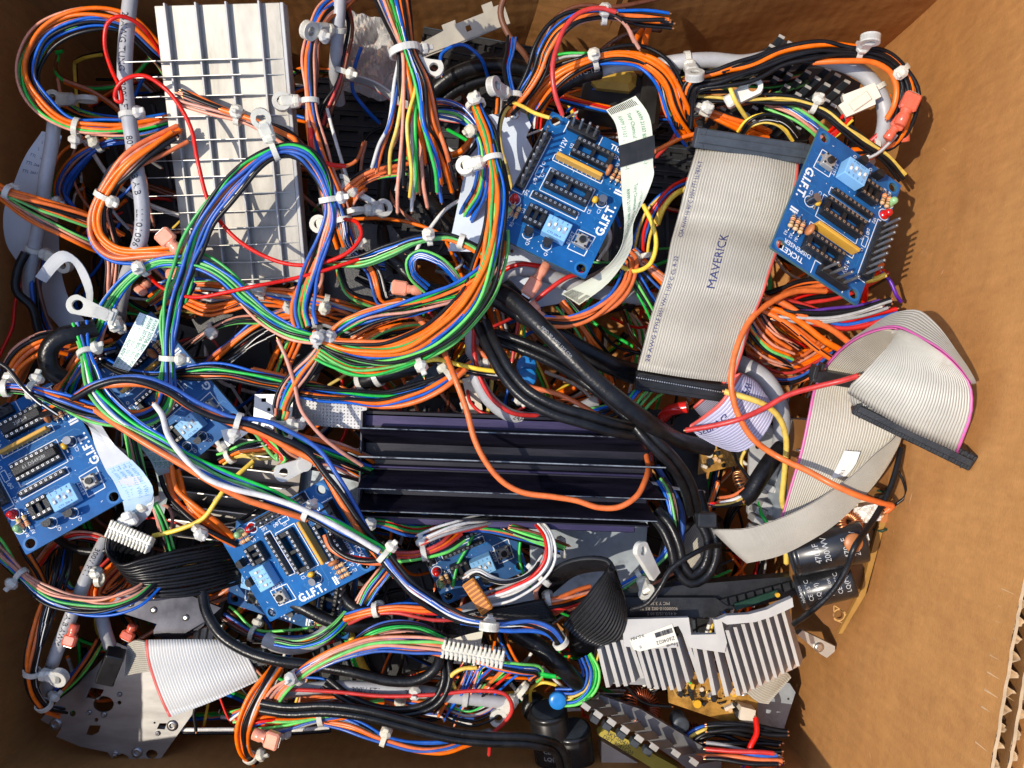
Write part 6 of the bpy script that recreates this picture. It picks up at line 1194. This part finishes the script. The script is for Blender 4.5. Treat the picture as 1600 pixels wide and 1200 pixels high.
# free ties and clips seen on top of the tangle
def freetie(label, x, y, z, dir_deg, ra=4, rb=4, phi=0, mount=0):
    T = np.array([math.cos(rad(dir_deg)), math.sin(rad(dir_deg)), 0]); a = np.array([-T[1], T[0], 0]); b = np.array([0, 0, 1.]); t = thing('cable_tie', label, 'cable tie', P(x, y, z)); g, bs, rd, tg = tie_mesh(P(x, y, z), T, a, b, ra, rb, phi); s_ = g.obj('strap_and_head', nylon, t)
    if mount: mount_mesh(bs, rd, T, tg, mount).obj('mounting_eye', nylon, t)
for a in (('white tie with an eyelet lying in the upper left corner shadow', 135, 155, -8, 90, 5, 3, 0, 10), ('small nylon tie head beside the middle of the hidden board', 188, 510, 20, 20, 3, 3, 90), ('nylon tie with eyelet below the wire fan', 575, 312, 12, 60, 5, 3, 10, 8), ('nylon eyelet tie just left of the other below the wire fan', 555, 330, 14, 100, 4, 3, 200, 8),
          ('small white tie on the orange wires near the upper pin heat sink', 1098, 172, 14, 60, 4, 3, 100), ('white tie at the left of the screw above the pale plate', 800, 150, 20, 90, 5, 4, 60, 10), ('nylon tie hanging below the wires near the small round blue parts', 800, 610, 2, 40, 4, 3, 160), ('pale nylon tie in the gap between cords and wide ribbon', 905, 572, 0, 120, 4, 3, 60),
          ('white tie under the fan at the right of the greenish flat cable', 1010, 400, 4, 100, 3, 3, 10), ('small nylon tie by the lower left brown wall', 155, 905, 6, 0, 3, 3, 40), ('nylon tie lying on black wires at the bottom right', 815, 1078, 8, 140, 4, 3, 0, 12), ('small tie beside the dull grey fins', 312, 828, 22, 60, 3, 3, 120),
          ('pale tie on the bottom edge wires left', 430, 1150, 10, 90, 4, 3, 230), ('nylon tie by the green ends right of the white wires', 878, 858, 6, 10, 4, 3, -70), ('small tie at the end of the violet wires by the looped ribbon', 856, 935, 8, 10, 3.5, 3, -90), ('tie joining white and red wires near the loop end', 848, 905, 16, 50, 4, 3, -30)): freetie(*a)
# ---- lower left
H('pink, green and blue bundle sweeping from the left edge under the left edge board', 'PGBKPLb', 1.15, '-20,840,14 10,875,16 38,903,18 78,932,20 122,945,20 172,948,20 215,935,18 245,912,12', [(.27,30)], spread=1.0, tip=False)
H('green and pink wires dropping out of the hole of the left edge board', 'LPKO', 1.1, '38,850,6 46,872,4 62,900,4 74,935,6 76,970,8', spread=.9, tip=False)
H('orange, black and blue bundle hanging down to the lower left corner', 'OKOKBKk', 1.3, '100,860,0 92,890,6 80,925,10 66,965,14 56,1005,16 50,1045,14 54,1080,8 72,1105,0 95,1112,-12', [(.62,180,10),(.85,230)], spread=.95, tip=False)
Ca('grey printed cable sloping down to the lower left corner', grey_jacket, 3.3, '165,842,0 148,875,4 132,910,8 118,945,10 100,990,10 88,1020,8 78,1050,2 70,1085,-8', text=[(6,'300V FT1',0),(40,'A/B AWM',0),(70,'LL10',0)], tsize=3.8)
Ca('black loop of wire lower left under the grey cable', black_rubber, 2.2, '90,842,-4 110,855,0 150,862,2 180,855,2 215,835,0')
H('orange wires coiled behind the grey cable at lower left', 'OROo', 1.15, '185,880,-8 160,905,-6 150,930,-4 165,940,-4 200,920,-8 215,890,-14', spread=1.4, tip=False)
H('orange arches above the lower left grey cable', 'OEPR', 1.1, '60,880,-14 85,850,-8 120,835,-4 160,842,-6 185,870,-12', spread=1.2, tip=False)
H('dark wires curling behind the lower left grey cable', 'KKBEO', 1.2, '95,860,-20 90,900,-18 110,930,-18 150,920,-20 140,880,-22', spread=1.4, tip=False)
Ca('short grey cable end standing beside the dim red terminal', grey_jacket, 3.4, '158,960,-12 164,985,-12 172,1010,-14')
H('yellow and red wires running under the lower left black connector', 'YRKOB', 1.0, '160,1000,-20 140,1030,-22 115,1060,-24 85,1085,-26', spread=1.1, tip=False)
# flat black cable with white connector at left
t = thing('flat_cable', 'flat black cable curving from a white toothed connector towards the lower blue boards', 'flat cable', P(270, 890, 10))
La, Lb = spline_u(PP(p('168,838,14 166,852,14 170,868,14 190,883,18 222,874,18 270,862,14 320,853,4 376,844,-12')), 60), spline_u(PP(p('232,856,14 208,872,4 200,896,4 214,920,8 240,932,12 290,930,10 345,918,0 396,902,-14')), 60)
rs = np.random.RandomState(77)
for k in range(14):
    u = k/13; ph = rs.rand()*6; c = La*(1-u)+Lb*u; x = np.linspace(0, 1, 60)
    c = c+np.stack([0*x, .35*np.sin(x*9+ph), .5*np.sin(x*7+ph*2)], 1); c = spline(c[::3], 2.4)
    g = G(); g.tube(c, .98, 10, 0); g.obj('conductor', [wm('K'), ribbon_black][k % 2], t)
def comb_conn(t, a, b, wdt, n, z):
    a, b = P(*a, z), P(*b, z); d = b-a; L_ = np.linalg.norm(d); g = G(); g.frame(a, d, np.array([-d[1], d[0], 0])); g.box((L_/2, 0, 0), (L_, wdt*.55, 5), .5)
    for i in range(n): g.box(((i+.5)*L_/n, -wdt*.3, .5), (L_/n*.6, wdt*.5, 5.4), .3); g.box(((i+.5)*L_/n, wdt*.25, 2.4), (L_/n*.7, wdt*.4, 1.6), .3)
    g.obj('toothed_connector', nylon, t)
comb_conn(t, (172, 822), (238, 850), 9, 13, 24)
t = thing('white_plug', 'small white folded plug under the wide printed flat cable', 'connector', P(200, 812, 20)); g = G(); g.frame(P(195, 822, 22), np.array([1., .4, .1]), np.array([-.4, 1, .3])); g.box((3, 2, 0), (9, 6, 4), .8); g.box((5, 5, 2), (5, 4, 3), .8); g.obj('plug_body', white_pl, t)
t = thing('ribbon_cable', 'looped flat black cable standing between the grey plate and the pale comb heat sink', 'ribbon cable', P(900, 950, 10))
g, sf, a_, b_ = ribbon(p('690,984,4 700,968,10 740,955,14 800,945,16 850,938,16'), p('700,1000,-4 730,988,2 780,980,6 830,975,8 870,968,6'), 14, edge='N', ridge=.7, th=1.2, sub=6); g.obj('ribbon_start', [ribbon_black]*2, t)
g, sf, a_, b_ = ribbon(p('832,925,6 850,900,14 880,880,22 920,872,28 948,874,32 958,890,34'), p('840,945,-6 862,925,-4 895,900,2 925,890,8 944,890,14 952,898,20'), 14, edge='N', ridge=.7, th=1.2, sub=6); g.obj('ribbon_back', [ribbon_black]*2, t)
g, sf, a_, b_ = ribbon(p('880,975,20 902,948,24 925,920,28 944,896,32 955,880,34'), p('940,1012,18 968,1000,22 980,968,24 976,930,28 962,892,34'), 15, edge='N', ridge=.7, th=1.2, sub=6, bulge=3); g.obj('ribbon_front', [ribbon_black]*2, t)
t = thing('white_connector', 'long white toothed connector at the bottom middle where coloured wires end', 'connector', P(740, 1020, 20)); comb_conn(t, (788, 1030), (690, 1012), 9, 14, 26)
t = thing('terminal_strip', 'orange terminal strip lying on the blue board below the black heat sink', 'terminal block', P(745, 932, 20)); a, b = P(731, 908, 24), P(762, 955, 26); d = b-a; L_ = np.linalg.norm(d); g = G(); g.frame(a, d, np.array([-d[1], d[0], 0])); g.box((L_/2, 0, 0), (L_, 6.5, 5), .5)
for i in range(8): g.box(((i+.5)*L_/8, 0, 2.6), (1.2, 5.4, .5), .1, 1)
g.obj('block', [orange_pl, mat('dark_orange', (.35,.10,.01))], t)
# grey ribbon lower left with connector
t = thing('ribbon_cable', 'grey ribbon with a red edge and black connector over the punched steel plate', 'ribbon cable', P(290, 1050, -10))
g, sf, a_, b_ = ribbon(p('228,1000,4 230,1030,6 240,1065,10 252,1095,12 264,1120,12'), p('374,1000,0 384,1020,4 394,1038,6 402,1054,6 406,1062,4'), 34, edge='L', bulge=2); g.obj('ribbon_face', [ribbon_white, stripe_red], t)
g, sf, a_, b_ = ribbon(p('228,1002,4 212,1000,0 200,1006,-4'), p('240,1048,4 215,1052,0 196,1056,-4'), 16, edge='N'); g.obj('ribbon_inner', [ribbon_grey]*2, t)
idc(P(150, 1060, 2), P(168, 1015, 6)-P(150, 1060, 2), np.array([-1., -.2, .2])*-1, 18, 9, 9, t)
t2 = thing('black_connector', 'small black connector at the right end of the lower left grey ribbon', 'connector', P(408, 1030, 0)); idc(P(398, 1040, 0), np.array([1., .2, 0]), np.array([-.2, 1., 0]), 8, 8, 8, t2)
# ---- bottom centre
Ca('thick black cable curving under the lower blue boards to the bottom middle', black_rubber, 2.7, '316,922,4 322,955,8 345,992,12 385,1018,14 430,1032,16 490,1040,16 550,1050,18 610,1064,18 655,1062,18 682,1042,18 690,1012,14', seam=True)
Ca('black cable emerging from under the lowest blue board', black_rubber, 3.4, '395,925,-6 430,935,-2 470,948,4 510,968,6 548,978,6 590,975,2')
Ca('black cable looping down right of the lower blue boards', black_rubber, 3.0, '536,905,0 540,935,6 556,950,8 590,954,6 620,945,0')
Ca('twin black cord bowing through the bottom middle', black_rubber, 1.7, '510,1065,10 545,1092,14 590,1110,16 640,1112,16 682,1095,16 698,1062,16 694,1022,12', twin=1)
Ca('flat twin black cord with print running along the bottom edge', black_rubber, 2.0, '408,1104,18 450,1110,20 510,1108,22 570,1115,24 630,1130,24 700,1148,24 760,1155,24 830,1158,22 870,1170,16 885,1210,8', twin=1)
Ca('printed grey cable lying under the flat twin cord at the bottom', grey_jacket, 3.3, '412,1098,6 450,1082,8 510,1074,8 580,1075,8 650,1080,8 720,1090,8 797,1098,6', text=[(28,'A B',0),(48,'300V FT1',0),(75,'24AWG',0)], tsize=3.8, ties=[(.62,100),(.82,260)])
Wr('red wire bowing over the printed grey cable and down at its right end', 'R', 1.05, '430,1075,14 520,1080,14 600,1088,15 680,1086,16 750,1080,16 790,1086,16 800,1108,14 788,1130,12 770,1148,8 765,1180,0')
H('orange, green, blue and pink bundle rising from lower left to the white connector', 'OGBPLPb', 1.25, '424,1106,12 440,1080,18 465,1058,22 490,1042,24 530,1022,26 575,1008,26 620,1004,26 660,1006,26 692,1010,26', [(.26,110)], spread=1.0, twist=.3, tip=False)
H('blue, pink and green wires arching above the bundle that ends at the white connector', 'BPGKpB', 1.0, '555,1010,18 580,992,22 615,982,22 655,984,22 700,1006,20', spread=1.1, tip=False)
H('red, white and orange wires under the lowest blue board', 'RENKR', 1.3, '350,960,-22 385,985,-20 430,1000,-16 480,1000,-12 520,990,-8', [(.3,200)], spread=1.2, tip=False)
Ca('short grey cable with black end under the lowest blue board', grey_jacket, 4.2, '415,1000,-2 440,1008,0 475,1008,2 505,994,2 520,980,0')
H('green, orange and pink wires sweeping right under the lowest blue board', 'GOPLP', 1.0, '430,1002,8 465,1008,10 500,1000,12 525,982,12 545,960,8', spread=1.0, tip=False)
H('red and orange wires running from the lower blue board to a tie', 'RYOKR', 1.2, '540,965,10 575,955,14 620,950,16 665,955,16 720,958,12', [(.28,270)], spread=1.0, tip=False)
H('green and pink wires fanning up beside the blue board below the heat sink', 'LOGPb', 1.0, '565,945,8 580,920,8 600,895,8 618,870,4', spread=1.4, tip=False)
H('blue and orange wires passing below the black heat sink to the white wires', 'BOBRK', 1.2, '590,858,20 620,865,22 655,866,22 690,855,20 720,835,12', [(.5,200)], spread=1.0, tip=False)
H('orange and black wires coiled at the end of the lower blue board', 'OKR', 1.4, '510,835,28 518,855,30 545,872,32 585,878,34 620,872,32', spread=.7, tip=False)
H('red and orange wires crossing beneath the left end of the black heat sink', 'ORKG', 1.2, '500,825,10 545,815,12 600,818,10 650,830,6 720,825,0 800,835,-4 880,860,-8', [(.2,90)], spread=1.0, tip=False)
H('band of white wires with one red coming out below the black heat sink', 'WRWWEW', .95, '655,846,22 690,832,22 730,820,16 770,812,4 800,802,-16', spread=1.0, twist=.2, dense=False)
H('white and red wires looping round the right end of the lower blue board', 'WWRWEW', .95, '796,792,-18 828,806,0 856,838,16 858,872,20 838,902,20 800,925,20 760,938,18', spread=1.2, twist=.2, tip=False, dense=False)
H('white wires running from a crimped joint on the lower blue board', 'WWKE', .85, '725,905,16 745,895,20 765,905,22 790,910,22 830,895,20 850,870,16', spread=1.1, dense=False)
H('green and black wires ending in a tie right of the lower blue board', 'LGKN', 1.1, '790,825,10 830,838,12 860,848,12 885,858,8', spread=.9)
H('orange and blue wires running to the red terminals beside the looped ribbon', 'OPBR', 1.25, '795,958,8 840,945,10 880,940,8 925,925,2', spread=.9, tip=False)
Wr('red-brown wire curling from the white tie to the red terminal', 'P', 1.3, '850,905,14 838,925,12 845,945,8 862,956,4')
H('orange and white wire curve meeting a tie end by the looped ribbon', 'OBW', 1.35, '720,968,26 770,975,28 820,978,28 858,988,28 878,1005,26', spread=1.0, tip=False)
H('bundle of orange wires along the bottom edge held by an eyelet tie', 'OOOOEO', 1.25, '368,1128,6 405,1130,8 450,1128,10 500,1122,10 545,1112,8 600,1100,2', [(.58,-90,12)], spread=1.0, tip=False)
H('black, grey and orange wires sagging at the bottom behind the flat twin cord', 'KEOKO', 1.2, '505,1120,4 550,1132,8 600,1155,10 650,1168,10 700,1168,10 740,1155,6', [(.42,150)], spread=.9, tip=False)
H('orange, white and blue wires hanging at the bottom left of the centre', 'OWBKO', 1.2, '432,1040,6 415,1065,12 395,1100,14 382,1140,14 384,1175,10 400,1190,0', [(.88,180)], spread=1.0, tip=False)
H('cluster of red and orange wire ends at the bottom left of the centre', 'RROOPWR', 1.05, '362,1130,6 385,1120,10 415,1112,10 450,1110,6', spread=2.0)
H('cluster of cut coloured wire ends below the long white connector', 'RBYGOWPKRB', .95, '690,1120,2 705,1100,6 722,1080,8 735,1058,8 745,1040,8', spread=2.6)
H('white, green and red cut ends beside the cluster below the white connector', 'WGRPWBE', .9, '690,1090,0 715,1105,6 735,1110,8 760,1100,8 775,1085,6', spread=2.6)
H('orange and red cut ends at the right end of the long white connector', 'ROBRLYG', 1.0, '740,1075,4 765,1055,10 785,1040,14 800,1030,16', spread=2.2)
Wr('yellow wire looping below the long white connector', 'Y', 1.1, '712,1075,12 705,1058,16 722,1046,18 745,1044,18')
H('blue, black and orange wires leaving the white connector to the right', 'BbKOP', 1.1, '745,1028,18 775,1040,20 810,1046,20 838,1050,14 830,1060,8', spread=1.0, tip=False)
H('dim orange and blue wires under the printed grey cable at the bottom', 'OBROKW', 1.0, '470,1090,-6 540,1085,-6 620,1100,-6 700,1110,-4 740,1120,-6', spread=1.6, tip=False)
Ca('thick black cable running under the looped ribbon to the blue disc', black_rubber, 4.6, '800,985,-6 840,1010,-2 870,1035,0 895,1060,-2 915,1078,-10')
Wr('green wire end pointing right at the bottom', 'G', 1.1, '820,1050,12 845,1054,14 868,1058,14')
H('blue, yellow and green wires curving above the fingered bar', 'BYGB', 1.2, '870,1095,-4 900,1092,-2 920,1075,-2 925,1050,-4 915,1025,-8', spread=1.4, tip=False)
H('black wire ends stacked at the lower right under the gold board', 'KKKKKKKK', 1.5, '1095,1150,-16 1140,1150,-12 1190,1160,-10 1228,1165,-8', spread=1.4, dense=False)
H('dull yellow and black wires bending in the lower right', 'YKYK', 1.5, '1075,1180,-20 1078,1155,-18 1100,1143,-16 1150,1140,-18 1180,1150,-22', spread=1.2, tip=False)
H('blue, orange and red wire ends at the bottom right corner of the tangle', 'BOREK', 1.3, '1090,1172,-4 1130,1176,0 1180,1182,4 1222,1186,6', spread=1.4, dense=False)
Wr('red wire dropping from the gold board to the bottom edge', 'R', 1.5, '1181,1122,-4 1183,1145,0 1172,1170,2 1170,1200,0')
H('violet and orange wires in the shade at the right bottom', 'VNOK', 1.2, '1150,1215,-10 1190,1205,-10 1225,1195,-12', spread=1.4)
# heavier dark filling wires lying between the named things
H('dark black cables filling the gap right of the black heat sink', 'KKKK', 2.4, '1030,720,-20 1055,760,-22 1060,820,-24 1040,880,-26', spread=1.4, tip=False)
H('black wires under the great loop left of the twin cord', 'KKKkK', 1.3, '560,430,0 600,450,2 650,462,2 700,480,-2 740,500,-8', spread=1.3, tip=False)
H('orange and black wires filling the gap above the blue wires', 'OKOKo', 1.25, '530,560,-8 560,540,-4 600,520,-2 650,510,-4 700,520,-8', spread=1.4, tip=False)
H('red and black wires behind the left part of the hidden board', 'ORKO', 1.2, '20,640,-6 40,600,0 60,565,6 90,540,8 120,530,4', spread=1.4, tip=False)
H('orange and pink wires curving by the left edge above the left edge board', 'OPOpK', 1.35, '5,600,20 15,570,22 40,545,22 75,530,20 110,535,14', spread=1.3, tip=False)
Ca('glossy thick black cable hook by the left bundle', black_rubber, 4.6, '150,512,26 120,520,30 92,528,32 76,548,32 78,575,30 95,590,26', flat=.9)
H('green, orange and pink wires crowding under the left bundle', 'GOPBKp', 1.15, '88,610,16 105,585,20 125,560,22 150,545,20 175,540,12', spread=1.5, tip=False)
# ================================================================== loose cut wires poking up all over the pile
CN = dict(O='orange', K='black', B='blue', G='green', P='pink', W='white', R='red', Y='yellow', N='brown', E='grey')
rs = np.random.RandomState(314)
for k in range(150):
    ch = 'OKBGPWROKYNEOBGK'[rs.randint(16)]; x, y = 110+rs.rand()*1090, 90+rs.rand()*1010; z = -34+rs.rand()*34
    if 560 < x < 1030 and 625 < y < 820: z -= 22
    if 780 < x < 960 and 180 < y < 430: z -= 20
    if 600 < x < 860 and 800 < y < 980 or 300 < x < 620 and 720 < y < 1000: z -= 34
    a0 = rs.rand()*6.28; cur = (rs.rand()-.5)*1.6; st_ = 16+rs.rand()*34; pts = []; zz = z-14
    for i in range(rs.randint(4, 7)):
        pts.append((x, y, zz)); a0 += cur+(rs.rand()-.5)*.7; x += math.cos(a0)*st_; y += math.sin(a0)*st_; zz = min(z, zz+6+rs.rand()*6)
    if min(q[0] for q in pts) < 70 or max(q[0] for q in pts) > 1250 or min(q[1] for q in pts) < 60 or max(q[1] for q in pts) > 1150: continue
    wire('loose cut %s wire poking up somewhere in the tangle of the pile' % CN[ch], ch, .7+.4*rs.rand(), pts, group='loose cut %s wires in the pile' % CN[ch], seed=k)
# ================================================================== uncountable deep tangle
rs = np.random.RandomState(21); g = G(); chs = 'KKKKOORBGPNEWOYK'; order = sorted(set(chs)); ms = [wm(c_) for c_ in order]
for k in range(470):
    x, y = 60+rs.rand()*1230, 60+rs.rand()*1110; z = -150+rs.rand()*(112 if k % 3 else 90); a0 = rs.rand()*6.28; pts = []; c_ = P(min(max(x,110),1230), y, z)
    c_[0] = max(-262, min(140+.19*(c_[1]+205), c_[0])); c_[1] = max(-195, min(192, c_[1])); n_ = rs.randint(4, 8); rr = .75+.5*rs.rand() if rs.rand() < .95 else 2.8; ch = chs[rs.randint(len(chs))] if rr < 2 else 'K'; step = 14+rs.rand()*16; cur = (rs.rand()-.5)*1.3
    nb_ = 1 if rs.rand() < .5 else rs.randint(2, 4); path = []
    for i in range(n_):
        path.append(c_.copy()); a0 += cur+(rs.rand()-.5)*.9; c_ = c_+np.array([math.cos(a0)*step, math.sin(a0)*step, (rs.rand()-.5)*14])
        c_[0] = max(-262, min(140+.19*(c_[1]+205), c_[0])); c_[1] = max(-195, min(192, c_[1])); c_[2] = max(-155, min(-32, c_[2]))
    c = spline(path, 4)
    for q in range(nb_):
        off = np.array([rs.rand()-.5, rs.rand()-.5, rs.rand()-.5])*5*(q > 0); g.tube(c+off, rr, 6, order.index(ch if q == 0 else chs[rs.randint(len(chs))]))
tag(g.obj('deep_wire_tangle', ms), 'dim tangle of countless thin wires deep in the gaps down in the box', 'wires', kind='stuff')
rs = np.random.RandomState(8)
DK = [((150,120),'black moulded plastic tray deep in the upper left corner of the box'), ((350,600),'black plastic housing deep below the left bundles'), ((700,700),'black plastic housing deep under the middle of the box'), ((1000,350),'black plastic housing deep right of the middle board'), ((1000,900),'black plastic housing deep below the twin cord loop'), ((600,1050),'black plastic housing deep under the bottom middle wires'), ((200,880),'black plastic housing deep at the lower left')]
for (x, y), lb in DK:
    t = thing('plastic_housing', lb, 'plastic case', P(x, y, -110)); q = P(x, y, -110); g = G(); w_, h_ = 70+rs.rand()*40, 60+rs.rand()*30; r_ = rs.rand()*.6-.3
    q[0] = max(-262+w_*.6, min(90, q[0])); q[1] = max(-150, min(140, q[1])); g.box(q, (w_, h_, 60), 3, 0, r_); g.obj('housing_body', black_plastic, t); g = G()
    for k in range(7): cs, sn = math.cos(r_), math.sin(r_); o_ = -w_*.4+k*w_*.8/6; g.box((q[0]+o_*cs, q[1]+o_*sn, q[2]+31), (2, h_*.8, 3), .5, 0, r_)
    g.obj('moulded_rib', slate_plastic, t)
